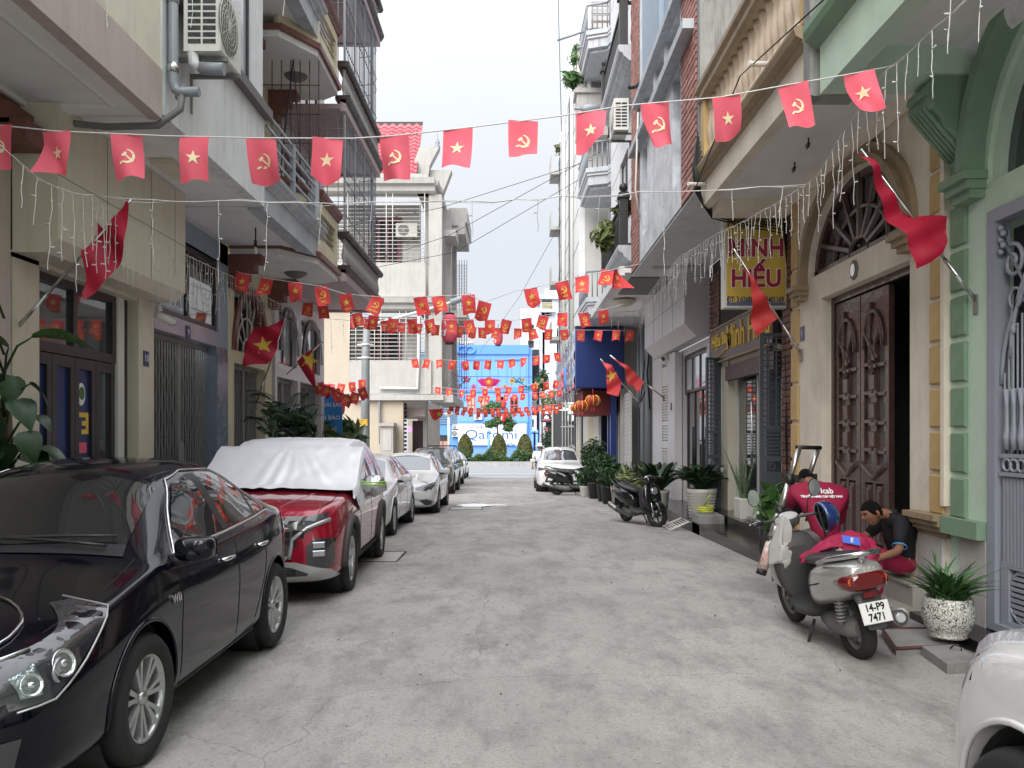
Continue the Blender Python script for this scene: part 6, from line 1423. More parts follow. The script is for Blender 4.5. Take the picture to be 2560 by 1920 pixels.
# ---- black sedan --------------------------------------------------------------
p_black = paint('deep_black_paint', (.0015, .002, .006), rough=.12, coat=.4)
P = dict(SED, ky=.86, paint=p_black, lip=.012, sub=3, wf=1.1, wr=3.76)
sx0 = -1.80 - .0; wfY = 4.14
c = Car('black_sedan', 'glossy black sedan parked nearest on the left, chrome window trim', P, (-1.80 - .895, wfY - 1.1 * .86, 0), 0)
sedan_glass(c, m_cglass, m_chr); doors(c)
c.wheels('ten'); c.mirror(1.6, 1.0, .84, p_black)
for y in (2.45, 3.28): c.handle(y, .84, m_chr)
c.line('hood_gap', m_seam, 'T', [(-.7, .42), (-.745, .8), (-.72, 1.38)], .005, eps=-.001); c.line('hood_gap', m_seam, 'T', [(.7, .42), (.745, .8), (.72, 1.38)], .005, eps=-.001)
c.patch('cowl', m_blk, 'T', [(-.66, 1.38), (.66, 1.38), (.63, 1.5), (0, 1.45), (-.63, 1.5)], eps=.006)
for sx in (-1, 1):
 b = MB(); Q = [c.cast('T', sx * (.55 - .16 * k), 1.44 * .86 + .012 * k, .03) for k in range(8)]; b.tube(Q, .009, 5); b.build('wiper', m_blk, c.t, world=False)
 hl = c.patch('headlight', m_lensd, 'F', [(sx * .32, .535), (sx * .6, .515), (sx * .795, .6), (sx * .82, .74), (sx * .74, .715), (sx * .5, .645), (sx * .32, .62)], step=.03, eps=.006)
 c.patch('headlight', m_lensd, 'L' if sx < 0 else 'R', [(.08, .54), (.24, .55), (.45, .66), (.82, .855), (.74, .845), (.42, .77), (.2, .72), (.08, .66)], step=.03, eps=.007)
 c.patch('lamp_facets', mat('lamp_chrome_facets%d' % sx, (.42, .44, .48), .07, metal=1., bump=.9, bs=24), 'L' if sx < 0 else 'R', [(.12, .575), (.2, .575), (.22, .69), (.12, .65)], step=.03, eps=.011, parent=hl)
 for yy, zz, rr_ in ((.33, .67, .052), (.17, .62, .04)):
  dd_ = 'L' if sx < 0 else 'R'; q0 = c.cast(dd_, yy * c.ky, zz, .012); nn_ = (q0 - c.cast(dd_, yy * c.ky, zz, 0)).normalized(); a_ = nn_.orthogonal().normalized(); e_ = nn_.cross(a_); qb = MB(lambda u, v, w, q0=q0, a_=a_, e_=e_, nn_=nn_: q0 + a_ * u + e_ * v + nn_ * w)
  qb.lathe([(rr_ * 1.12, -.004), (rr_ * 1.12, .008), (rr_, .004), (rr_ * .7, -.012), (rr_ * .35, -.006), (rr_ * .3, .006), (.002, .009)], (0, 0, 0), 'z', 28); qb.build('reflector', mat('lamp_reflector%d%d' % (sx, yy * 100), (.75, .76, .8), .08, metal=1., bump=.5, bs=60), hl, world=False)
 c.line('lamp_strip', m_chr, 'F', [(sx * .05, .64), (sx * .32, .645), (sx * .5, .665), (sx * .72, .735)], .011, eps=.008)
 dd = 'L' if sx < 0 else 'R'
 c.line('lamp_strip', m_chr, dd, [(.1, .68), (.2, .73), (.42, .782), (.8, .868)], .008, eps=.01, mirror=False)
 c.line('lamp_edge', m_silv, dd, [(.1, .53), (.25, .545), (.47, .655), (.83, .86)], .005, eps=.01, mirror=False)
 for q, r_ in ((.42, .062), (.62, .068)):
  p = c.cast('F', sx * q, .585, .004); b = MB(); TTm = MB(lambda u, v, w: (p.x + u, p.y + .35 * abs(q - .35) * u * sx * 1.4 - w, p.z + v))
  TTm.lathe([(r_, 0), (r_, .016), (r_ * .85, .012), (r_ * .5, .0), (r_ * .3, .02), (.004, .026)], (0, 0, 0), 'z', 24); TTm.build('reflector', m_lens, hl, world=False)
 p = c.cast(dd, .3 * .86, .65, .006); b = MB(); b.lathe([(.055, 0), (.05, .012), (.03, .002), (.004, .014)], (p.x, p.y, p.z), 'x', 18) if sx > 0 else b.lathe([(.055, 0), (.05, -.012), (.03, -.002), (.004, -.014)], (p.x, p.y, p.z), 'x', 18); b.build('reflector', m_lens, hl, world=False)
 c.patch('fog_lamp_housing', m_plas, 'F', [(sx * .45, .24), (sx * .74, .27), (sx * .77, .43), (sx * .5, .4)], step=.04, eps=.006)
 p = c.cast('F', sx * .63, .335, .008); TTm = MB(lambda u, v, w: (p.x + u, p.y + .5 * u * sx - w, p.z + v)); TTm.lathe([(.062, -.01), (.062, .012), (.05, .006), (.045, .012), (.02, .028), (.002, .03)], (0, 0, 0), 'z', 20); TTm.build('fog_lamp', m_lens, c.t, world=False)
c.patch('lower_grille', m_plas, 'F', [(-.4, .24), (.4, .24), (.44, .47), (-.44, .47)], eps=.005)
for k in range(4): c.line('grille_bar', m_blk, 'F', [(-.4, .28 + k * .05), (.4, .28 + k * .05)], .012, eps=.01)
c.patch('tail_lamp', m_taill, 'R', [(4.15, .82), (4.42, .8), (4.5, .96), (4.2, .98)], eps=.006); c.patch('tail_lamp', m_taill, 'L', [(4.15, .82), (4.42, .8), (4.5, .96), (4.2, .98)], eps=.006)
me = textmesh('VVTi', .055, .003, m_chr, .004)
for q in me.vertices: w_ = c.cast('R', 1.5 * .86 + q.co.x, .745 + q.co.y, .006 + q.co.z); q.co = w_
link('badge', me, c.t)
c.line('side_sill', m_blk, 'L', [(1.35, .235), (3.2, .25)], .008, eps=.0)
# ---- red SUV with silver cover ---------------------------------------------------
p_red = paint('wine_red_paint', (.3, .006, .024), rough=.22, metal=.2)
ang = -math.atan2(.12, 2.9)
P = dict(SUVP, ky=1.06, paint=p_red, lip=.045, lipm=m_plas, R=.36)
wf = V((-1.736, 9.02, gz(9))); W_ = .9
dirv = V((sin(-ang), cos(-ang), 0)); dirv = V((-.042, .999, 0)); rz = math.atan2(.042, .999)
org = wf - V((W_, 0, 0)) - dirv * (.88 * 1.06)
c = Car('red_suv', 'dark red SUV parked on the left under a silver roof cover', P, org, rz)
c.t.rotation_euler.x = -.019
c.wheels('five', m_rim)
for pl in ([(1.5, 1.12), (1.9, 1.38), (2.3, 1.5), (2.35, 1.12)], [(2.42, 1.12), (2.4, 1.5), (3.2, 1.5), (3.3, 1.15)]): c.both('side_window', m_cglass, pl, eps=.004)
doors(c, 1.5, 2.42, 3.4, 1.08, .34)
c.line('hood_gap', m_seam, 'T', [(-.68, .1), (-.75, .5), (-.74, 1.15)], .005, eps=-.001); c.line('hood_gap', m_seam, 'T', [(.68, .1), (.75, .5), (.74, 1.15)], .005, eps=-.001)
c.line('hood_crease', p_red, 'T', [(-.3, .14), (-.45, .6), (-.52, 1.1)], .014, eps=-.008); c.line('hood_crease', p_red, 'T', [(.3, .14), (.45, .6), (.52, 1.1)], .014, eps=-.008)
c.patch('front_grille', m_plas, 'F', [(-.42, .48), (.42, .48), (.5, .66), (.72, .8), (.78, .88), (.4, .865), (0, .84), (-.4, .865), (-.78, .88), (-.72, .8), (-.5, .66)], step=.04, eps=.006)
b = MB()
for r in range(4):
 for k in range(-4, 5):
  x = k * .13 + (.065 if r % 2 else 0); z = .53 + r * .085
  if abs(x) < .38 + .1 * r:
   pa = c.cast('F', x - .06, z, .01); pb = c.cast('F', x + .06, z + .035, .03); pc = c.cast('F', x + .05, z - .035, .01); pd = c.cast('F', x - .05, z + .045, .012)
   b.quad(pa, pc, pb, pd)
b.build('grille_scales', m_lensd, c.t, world=False, kind='stuff')
for sx in (-1, 1):
 dd = 'L' if sx < 0 else 'R'
 c.patch('day_light', m_lensd, 'F', [(sx * .36, .79), (sx * .52, .8), (sx * .56, .865), (sx * .4, .87)], step=.03, eps=.016); c.patch('day_light', m_lensd, 'F', [(sx * .56, .8), (sx * .72, .83), (sx * .78, .9), (sx * .6, .87)], step=.03, eps=.016)
 c.line('silver_strake', m_silv, 'F', [(sx * .79, .835), (sx * .6, .765), (sx * .47, .66), (sx * .44, .47)], .022, eps=.008)
 hl = c.patch('headlight', m_lensd, 'F', [(sx * .6, .42), (sx * .72, .34), (sx * .83, .4), (sx * .84, .66), (sx * .66, .66), (sx * .6, .58)], step=.03, eps=.008)
 for z in (.52, .6):
  p = c.cast('F', sx * .71, z, .012); TTm = MB(lambda u, v, w: (p.x + u, p.y + .55 * u * sx - w, p.z + v)); TTm.bbox(-.055, .055, -.03, .03, 0, .015, .008); TTm.build('reflector', m_lens, hl, world=False)
 c.patch('bumper_corner_trim', m_silv, 'F', [(sx * .3, .26), (sx * .86, .27), (sx * .8, .36), (sx * .5, .44), (sx * .3, .45), (sx * .3, .41), (sx * .46, .39), (sx * .62, .33), (sx * .6, .31), (sx * .3, .3)], step=.035, eps=.02)
 c.both('sill_cladding', m_plas, [(1.28, .24), (3.1, .24), (3.1, .36), (1.28, .36)], eps=.012)
c.patch('bumper_trim', m_silv, 'F', [(-.3, .41), (.3, .41), (.3, .45), (-.3, .45)], eps=.02); c.patch('bumper_trim', m_silv, 'F', [(-.3, .26), (.3, .26), (.3, .3), (-.3, .3)], eps=.02)
c.patch('bumper_trim', m_silv, 'F', [(-.4, .455), (.4, .455), (.44, .5), (-.44, .5)], eps=.02)
c.patch('lower_grille', m_plas, 'F', [(-.6, .3), (.6, .3), (.62, .33), (.46, .4), (-.46, .4), (-.62, .33)], eps=.012)
for k in range(3): c.line('grille_bar', m_blk, 'F', [(-.5, .32 + k * .025), (.5, .32 + k * .025)], .007, eps=.018)
c.patch('lower_skirt', m_plas, 'F', [(-.84, .2), (.84, .2), (.86, .265), (-.86, .265)], eps=.01)
for y in (2.18, 3.1): c.handle(y, .95, m_chr)
# silver cover as cloth hugging the greenhouse (a thing of its own lying on the car)
m_cover = mat('silver_cover_cloth', (.74, .74, .77), .42, metal=.2, var=.04)
def coverpt(u, v):
 y = .98 + u * 3.55; x = (-1 + 2 * v) * 1.0
 return x, y
b = MB(); NU, NV = 84, 110; G = []
for i in range(NU + 1):
 row = []
 for j in range(NV + 1):
  u, v = i / NU, j / NV; y = (.96 + u * 3.5); zt = interp(P['top'], y) ; zs = interp(P['belt'], y); W = interp(P['wid'], y)
  s_ = -1 + 2 * v; a = abs(s_); sg = 1 if s_ >= 0 else -1
  g = max(0, min(1, (zt - zs - .05) / .4)); g = g * g * (3 - 2 * g)
  xr = W * (.86 - .17 * g) + .04
  hem = zs - .02 - .10 * max(0, 1 - abs(u - .12) / .1) * 1.6 + .03 * sin(u * 30) + .02 * sin(u * 71)
  if a < .55: x = sg * xr * (a / .55); z = zt + .035 - .03 * (a / .55) ** 3
  else: t = (a - .55) / .45; x = sg * (xr + (W * .985 + .03 - xr) * t ** .9); z = (zt + .005) * (1 - t) + hem * t + .05 * sin(pi * t) * g
  if u < .3 and a < .9: z = max(z, zt + .014 + .05 * u)
  k1 = math.atan2(y - 2.2, x * 1.2 + 1e-6); rr_ = math.hypot(y - 2.2, x)
  k2 = k1 * 30 + 5 * noise.noise(V((k1 * 3, rr_, 0))); fold = .011 * sin(k2) * min(1, rr_) * max(0, .2 + 1.3 * noise.noise(V((k1 * 2.2, 5, rr_ * .8)))) + .006 * noise.noise(V((x * 9, y * 9, 3))) + .012 * noise.noise(V((x * 3.2, y * 4.5, 8)))
  if y > 4.2: z -= .0
  row.append(b.pt((x, y * 1.06, z + fold)))
 G.append(row)
for i in range(NU):
 for j in range(NV): b.face((G[i][j], G[i + 1][j], G[i + 1][j + 1], G[i][j + 1]), True)
cv = b.build('car_cover', m_cover, None, world=False, fix=True); cv.location = org; cv.rotation_euler = (-.019, 0, rz)
tag(cv, 'silver sunshade cover draped over the roof and windows of the red SUV', 'car cover')
# clear plastic mirror bag with lime stripes and see-through side window of the cover
for sx in (-1, 1):
 b = MB()
 def f(u, v_):
  a = 2 * pi * u; t = pi * v_; w_ = 1 + .06 * sin(5 * a) * sin(3 * t) + .05 * sin(11 * a); return (sx * (1.02 + .15 * sin(t) * cos(a) * w_), 1.75 * 1.06 + .12 * cos(t), 1.1 + .13 * sin(t) * sin(a) * w_)
 b.grid(f, 28, 14); mp_ = b.build('mirror_pocket', mat('crinkled_foil_%d' % sx, (.55, .56, .56), .16, metal=.9, bump=1.2, bs=18), cv, world=False)
 for k in (0, 1):
  b = MB(); b.tube([(sx * (1.02 + .155 * cos(a * pi / 10)), 1.62 * 1.06 + (.0 if 1 else 0) - .035 * sin(a * pi / 10), 1.115 + k * .03 + .004 * sin(a)) for a in range(11)], .008, 5); b.build('lime_stripe', mat('lime_reflector%d%d' % (k, sx), (.22, .45, .03), .4), cv, world=False)
 b = MB(); m_film = bpy.data.materials.get('clear_film') or mat('clear_film', (.2, .21, .22), .1, spec=.8, coat=1., bump=1.3, bs=6)
 pl = [(1.62, 1.18), (1.95, 1.42), (2.35, 1.55), (3.2, 1.54), (3.55, 1.4), (3.5, 1.2), (2.6, 1.14)]
 bb = BVHTree.FromPolygons([tuple(q.co) for q in cv.data.vertices], [tuple(p.vertices) for p in cv.data.polygons])
 s_bvh = c.bvh; c.bvh = bb; c.patch('film_window', m_film, 'L' if sx < 0 else 'R', pl, parent=cv, step=.06, eps=.006); c.bvh = s_bvh
# ---- white sedans --------------------------------------------------------------------
p_white = paint('pearl_white_paint', (.62, .62, .61), rough=.25)
def rear_contact_car(P, contact, wy): return V((contact[0] - interp(P['wid'], wy / 1), contact[1] - wy, gz(contact[1])))
def gen_front(c, kind):
 for sx in (-1, 1):
  if kind == 'm6':
   hl = c.patch('headlight', m_lensd, 'F', [(sx * .4, .6), (sx * .66, .57), (sx * .83, .67), (sx * .84, .76), (sx * .62, .71), (sx * .42, .64)], step=.04, eps=.006)
   c.patch('headlight', m_lensd, 'L' if sx < 0 else 'R', [(.12, .58), (.35, .7), (.42, .79), (.15, .7)], step=.04, eps=.007)
   p = c.cast('F', sx * .64, .64, .006); TTm = MB(lambda u, v, w: (p.x + u, p.y + .35 * u * sx - w, p.z + v)); TTm.lathe([(.05, 0), (.05, .01), (.03, 0), (.01, .012)], (0, 0, 0), 'z', 14); TTm.build('reflector', m_lens, hl, world=False)
   c.patch('fog_recess', m_plas, 'F', [(sx * .5, .36), (sx * .66, .24), (sx * .82, .26), (sx * .8, .33), (sx * .68, .38)], step=.05, eps=.006)
   c.line('fog_trim', m_silv, 'F', [(sx * .42, .39), (sx * .7, .39), (sx * .82, .33)], .008, eps=.008)
  elif kind == 'cx':
   c.patch('headlight', m_lensd, 'F', [(sx * .42, .8), (sx * .84, .79), (sx * .84, .9), (sx * .6, .88), (sx * .44, .84)], step=.05, eps=.006)
   c.line('grille_trim', m_silv, 'F', [(sx * .5, .79), (sx * .42, .66), (sx * .3, .6), (0, .58)], .014, eps=.012)
   c.patch('bumper_slot', m_plas, 'F', [(sx * .1, .36), (sx * .55, .38), (sx * .6, .43), (sx * .5, .45), (sx * .1, .42)], eps=.008)
  else:
   c.patch('headlight', m_lens, 'F', [(sx * .42, .66), (sx * .7, .64), (sx * .82, .74), (sx * .8, .83), (sx * .55, .8)], step=.05, eps=.006)
   c.patch('fog_recess', m_plas, 'F', [(sx * .5, .34), (sx * .72, .3), (sx * .78, .42), (sx * .55, .44)], step=.05, eps=.006)
 if kind == 'm6':
  c.patch('front_grille', m_plas, 'F', [(-.4, .6), (-.28, .42), (.28, .42), (.4, .6), (.3, .62), (-.3, .62)], eps=.006); c.line('grille_trim', m_chr, 'F', [(-.45, .61), (-.28, .41), (0, .39), (.28, .41), (.45, .61)], .012, eps=.01)
  c.patch('lower_intake', m_plas, 'F', [(-.45, .22), (.45, .22), (.36, .32), (-.36, .32)], eps=.006)
 elif kind == 'cx':
  c.patch('front_grille', m_plas, 'F', [(-.46, .84), (-.44, .7), (-.3, .6), (.3, .6), (.44, .7), (.46, .84), (0, .86)], eps=.008)
  c.patch('lower_skirt', m_plas, 'F', [(-.62, .22), (.62, .22), (.5, .33), (-.5, .33)], eps=.01)
  p = c.cast('F', 0, .75, .02); b = MB(); b.tube([(p.x + .09 * cos(a * pi / 12), p.y, p.z + .075 * sin(a * pi / 12)) for a in range(24)], .011, 5, close=True); b.tube([(p.x - .07, p.y, p.z + .03), (p.x, p.y, p.z - .02), (p.x + .07, p.y, p.z + .03)], .011, 5); b.build('emblem', m_chr, c.t, world=False)
 else:
  c.patch('front_grille', m_plas, 'F', [(-.38, .56), (.38, .56), (.42, .74), (-.42, .74)], eps=.006)
  for k in range(3): c.line('grille_bar', m_chr, 'F', [(-.38, .6 + k * .05), (.38, .6 + k * .05)], .01, eps=.01)
  c.patch('lower_intake', m_plas, 'F', [(-.4, .26), (.4, .26), (.36, .4), (-.36, .4)], eps=.006)
P = dict(SED, ky=.98, paint=p_white, sub=2)
for nm, lb, X_, Yf, kind, rzz in (('white_sedan', 'white sedan squeezed between the covered red SUV and the next white car', -2.1, 14.9, 'gen', -.0), ('white_saloon', 'white saloon with slanted dark headlights and chrome grille wing, fourth in the row', -1.79, 20.3, 'm6', 0)):
 c = Car(nm, lb, P, (X_ - .895, Yf - .93 * .98, gz(Yf)), rzz); c.t.rotation_euler.x = -.019
 sedan_glass(c, m_cglass2 if kind == 'm6' else m_cglass, m_blk if kind == 'm6' else m_chr, m_cglass2); doors(c); c.wheels('ten' if kind == 'gen' else 'five'); c.mirror(1.78, 1.0, .87, p_white); gen_front(c, kind)
 for y in (2.45, 3.28): c.handle(y, .84, p_white)
c = Car('white_hatch', 'small white car furthest along the left parked row', dict(SED, ky=.92, paint=p_white, sub=1), (-2.5 - .895, 44.3 - .86, gz(44.5)), 0); c.t.rotation_euler.x = -.019
sedan_glass(c, m_cglass2, m_blk, m_cglass2); c.wheels('five'); c.mirror(1.78, 1.0, .87, m_blk); gen_front(c, 'm6')
def suv(nm, lb, X_, Yf, pm, kind, sub=1, rails=True, wx=0):
 c = Car(nm, lb, dict(SUVP, paint=pm, sub=sub, R=.35), (X_ - .9, Yf - .88, gz(Yf)), 0); c.t.rotation_euler.x = -.019
 c.patch('windscreen', m_cglass2, 'T', [(-.64, 1.3), (0, 1.25), (.64, 1.3), (.56, 1.95), (0, 2.02), (-.56, 1.95)], eps=.005)
 for pl in ([(1.5, 1.1), (1.9, 1.38), (2.3, 1.5), (2.35, 1.1)], [(2.42, 1.1), (2.4, 1.5), (3.1, 1.5), (3.15, 1.12)], [(3.2, 1.13), (3.2, 1.49), (3.6, 1.44), (3.8, 1.16)]): c.both('side_window', m_cglass, pl, eps=.005)
 doors(c, 1.5, 2.42, 3.4, 1.08, .34); c.wheels('five'); c.mirror(1.55, 1.13, .88, pm if kind != 'cx' else p_white); gen_front(c, kind)
 c.line('window_trim', m_chr, 'L', [(1.45, 1.07), (2.4, 1.08), (3.8, 1.13)], .01, eps=.004)
 if rails:
  for sx in (-1, 1): b = MB(); b.tube([(sx * .58, 2.0, 1.58), (sx * .58, 2.15, 1.67), (sx * .58, 3.5, 1.68), (sx * .58, 3.7, 1.6)], .02, 6); b.build('roof_rail', m_blk if kind != 'cx' else m_silv, c.t, world=False)
  if nm == 'pale_suv':
   for y in (2.3, 3.2): b = MB(); b.tube([(-.6, y, 1.7), (.6, y, 1.7)], .025, 6); b.build('roof_bar', m_blk, c.t, world=False)
 c.patch('lower_skirt', m_plas, 'F', [(-.8, .2), (.8, .2), (.82, .28), (-.82, .28)], eps=.006)
 return c
suv('grey_suv', 'brownish grey SUV fifth in the left row, bright windscreen reflection', -2.04, 29.1, paint('brown_grey_paint', (.07, .065, .055), rough=.25, metal=.3), 'gen', 1, False)
suv('pale_suv', 'silvery SUV with black roof rack behind the brownish grey one', -2.2, 34.6, paint('silver_paint', (.4, .4, .4), rough=.25, metal=.4), 'gen')
c = suv('white_suv', 'white SUV facing up the lane on the right with a large black grille', .86 + 1.78, 30.6, p_white, 'cx', 2)
c.plate('F', -.0, .5, '14A-442.36')
# near white car, right edge
P = dict(SUVP, ky=1, wf=.64, paint=paint('near_white_paint', (.6, .6, .6), rough=.2), R=.36, sub=3)
c = Car('white_crossover', 'white car corner cut by the bottom right edge with foil sunshade on it', P, (2.33, 3.0, 0), pi)
c.wheels('five'); c.line('bumper_gap', m_seam, 'L', [(.2, .97), (.26, .9), (.27, .82)], .005, eps=-.001)
c.line('hood_gap', m_seam, 'T', [(-.7, .12), (-.77, .6), (-.74, 1.15)], .006, eps=-.001); c.line('hood_gap', m_seam, 'T', [(.7, .12), (.77, .6), (.74, 1.15)], .006, eps=-.001)
b = MB()
def f(u, v): x = -.88 + 1.7 * u; y = .14 + .95 * v + .05 * sin(u * 9); q = c.cast('T', max(-.84, min(x, .8)), y, .02); k = .012 * noise.noise(V((x * 16, y * 16, 0))) + .008 * noise.noise(V((x * 40, y * 40, 0))); return (q.x, q.y, q.z + abs(k) + (-.06 if u > .97 else 0))
b.grid(f, 70, 56, True); o = b.build('sunshade', mat('crinkled_foil_sheet', (.6, .61, .62), .3, metal=.75, bump=1., bs=30), None, world=False); o.location = c.t.location; o.rotation_euler = c.t.rotation_euler
tag(o, 'crinkled silver foil sunshade lying on the white car at the corner', 'sunshade')
# ================================================================ SCOOTERS
def loft(st, n=14, p=2.6):
 """stations (y, z, halfw, halfh[, x])"""
 b = MB(); rings = []
 for s_ in st:
  y, z, hw, hh = s_[:4]; x0 = s_[4] if len(s_) > 4 else 0; q = []
  for k in range(n):
   a = 2 * pi * k / n; ex = lambda c: math.copysign(abs(c) ** (2 / p), c); q.append(b.pt((x0 + hw * ex(cos(a)), y, z + hh * ex(sin(a)))))
  rings.append(q)
 for A, B in zip(rings, rings[1:]):
  for k in range(n): b.face((A[k], A[(k + 1) % n], B[(k + 1) % n], B[k]), True)
 b.face(rings[0][::-1]); b.face(rings[-1]); return b
def subd(o, lv=1):
 m = o.modifiers.new('s', 'SUBSURF'); m.levels = m.render_levels = lv; return o
def scooter(label, loc, head, lean, pm, p2, steer=0., plate=None, W=.62, sc_=1., green=False):
 t = thing('scooter', label, 'scooter', loc, math.atan2(-head[0], head[1])); t.rotation_euler = (-.0, lean, math.atan2(-head[0], head[1])); t.scale = (sc_,) * 3
 B = lambda b, n, m, p=None: b.build(n, m, p or t, world=False)
 R_ = .245
 for y, nm in ((.62, 'front'), (-.62, 'rear')):
  wh = bpy.data.objects.new('wheel', None); col.objects.link(wh); wh.parent = t; wh.location = (0, y, R_); wh.rotation_euler = (0, 0, steer if y > 0 else 0); w_ = .045 if y > 0 else .055
  b = MB(); b.lathe([(R_ * .68, -w_ * .7), (R_ * .9, -w_), (R_ * .98, -w_ * .6), (R_, 0), (R_ * .98, w_ * .6), (R_ * .9, w_), (R_ * .68, w_ * .7)], (0, 0, 0), 'x', 30, caps=False); b.build('tyre', m_tyre, wh, world=False)
  b = MB(); b.lathe([(R_ * .7, -.03), (R_ * .62, -.03), (R_ * .62, .03), (R_ * .7, .03)], (0, 0, 0), 'x', 30, caps=False); b.lathe([(.045, -.05), (.045, .05)], (0, 0, 0), 'x', 12)
  for k in range(5):
   a = k * 2 * pi / 5; b.tube([(0, .03 * cos(a - .4), .03 * sin(a - .4)), (0, R_ * .64 * cos(a), R_ * .64 * sin(a))], [.02, .011], 5)
  b.build('rim', m_blk if pm is not p2 else m_acg, wh, world=False)
 for sx in (-1, 1): b = MB(); b.tube([(sx * .06, .62, R_), (sx * .065, .5, .6)], .018, 8); B(b, 'fork', m_steel)
 b = MB(); b.grid(lambda u, v: ((v - .5) * .15, .62 + (R_ + .045 - .02 * (2 * v - 1) ** 2) * cos(.3 + u * 2.2), R_ + (R_ + .045 - .02 * (2 * v - 1) ** 2) * sin(.3 + u * 2.2)), 12, 5); B(b, 'front_mudguard', pm)
 o = B(loft([(.56, .42, .1, .12), (.53, .52, .19, .2), (.47, .6, .215, .26), (.4, .62, .2, .24), (.35, .6, .16, .2)], 16), 'front_apron', pm); subd(o)
 o = B(loft([(.36, .6, .205, .25), (.31, .56, .2, .27), (.26, .5, .16, .24)], 14), 'inner_shield', m_plas)
 b = loft([(.33, .3, .14, .05), (.1, .25, .17, .045), (-.12, .27, .17, .05), (-.2, .34, .15, .08)]); B(b, 'footboard', m_plas)
 o = B(loft([(-.1, .42, .1, .14), (-.25, .5, .17, .17), (-.5, .57, .215, .17), (-.75, .62, .195, .15), (-.9, .66, .16, .12), (-.97, .68, .11, .08)], 18, 3), 'rear_cowl', pm); subd(o)
 for sx in (-1, 1): b = MB(); b.tube([(sx * .175, -.28, .52), (sx * .205, -.5, .575), (sx * .18, -.75, .645)], .006, 4); B(b, 'cowl_gap', m_seam)
 o = B(loft([(-.02, .66, .09, .035), (-.15, .7, .13, .05), (-.4, .72, .145, .05), (-.6, .76, .14, .055), (-.82, .8, .1, .035)], 14, 2.6), 'seat', m_blk); subd(o)
 b = MB(); b.tube([(-.17, -.55, .74), (-.165, -.75, .8), (-.12, -.95, .84), (0, -1.0, .85), (.12, -.95, .84), (.165, -.75, .8), (.17, -.55, .74)], .02, 8); b.tube([(0, -.98, .85), (0, -.86, .74)], .024, 6); B(b, 'grab_rail', p2 if p2 is not pm else m_steel)
 tl = B(loft([(-.8, .64, .185, .03), (-.88, .64, .18, .07), (-.95, .645, .155, .07), (-.985, .65, .1, .045)], 16, 3), 'tail_light', m_taill)
 for sx in (-1, 1): B(loft([(-.9, .65, .035, .035, sx * .12), (-.965, .655, .03, .03, sx * .11)], 10), 'indicator', mat('amber_lens', (.5, .1, .01), .1) if 'amber_lens' not in bpy.data.materials else bpy.data.materials['amber_lens'], tl)
 o = B(loft([(-.84, .58, .11, .03), (-.92, .5, .09, .03), (-.97, .4, .075, .025), (-1.0, .33, .07, .02)], 10, 4), 'rear_mudguard', m_plas)
 b = MB(); b.box(-.05, .05, -.965, -.955, .53, .57); B(b, 'reflector', m_taill)
 if plate:
  tilt = Matrix.Rotation(-.28, 4, 'X'); o = V((0, -1.0, .43)); TT = lambda u, v, w: o + tilt.to_3x3() @ V((u, -w, v))
  b = MB(TT); b.bbox(-.105, .105, -.075, .075, 0, .008, .004); pl = B(b, 'number_plate', m_plate)
  for s_, v in zip(plate, (.034, -.034)):
   me = textmesh(s_, .074, .001, m_ink, .0022, sx=.82)
   for q in me.vertices: q.co = V(TT(q.co.x, v + q.co.y, .0095))
   link('lettering', me, pl)
 B(loft([(-.15, .22, .07, .06), (-.35, .22, .1, .09), (-.6, .235, .09, .085), (-.72, .25, .05, .06)], 12, 2.4), 'engine_case', m_acg if pm is not m_blk else m_plas)
 b = MB(); b.tube([(.12, -.25, .14), (.15, -.5, .2), (.16, -.65, .25), (.165, -1.0, .36)], [.02, .03, .055, .06], 12); B(b, 'exhaust', m_plas); b = MB(); b.tube([(.2, -.68, .29), (.2, -.98, .39)], [.035, .03], 8); b.tube([(.165, -1.0, .36), (.165, -1.02, .366)], [.045, .03], 12); B(b, 'heat_shield', m_silv)
 b = MB(); b.tube([(-.1, -.62, .27), (-.11, -.68, .55)], .018, 6)
 for k in range(8): b.tube([(-.1 - .0012 * k + .032 * cos(a * pi / 4), -.63 - .006 * k + .032 * sin(a * pi / 4), .31 + .028 * k) for a in range(8)], .007, 4, close=True)
 B(b, 'shock_absorber', m_gate)
 b = MB(); b.tube([(-.1, -.1, .2), (-.2, -.12, .01)], .012, 6); b.tube([(-.17, -.12, .012), (-.24, -.12, .008), (-.27, -.05, .02)], .01, 5); B(b, 'side_stand', m_iron)
 cs, sn = cos(steer), sin(steer)
 o = B(loft([(.52, .9, .07, .05), (.47, .93, .11, .075), (.4, .94, .12, .07), (.34, .92, .08, .04)], 14), 'handlebar_cowl', m_plas if pm is p2 else pm); subd(o)
 b = MB(); b.tube([(-.33, .3, .96), (-.2, .36, .96), (0, .42, .95), (.2, .36, .96), (.33, .3, .96)], .014, 8); b.tube([(0, .44, .9), (0, .5, .55)], .03, 8); B(b, 'handlebar', m_plas)
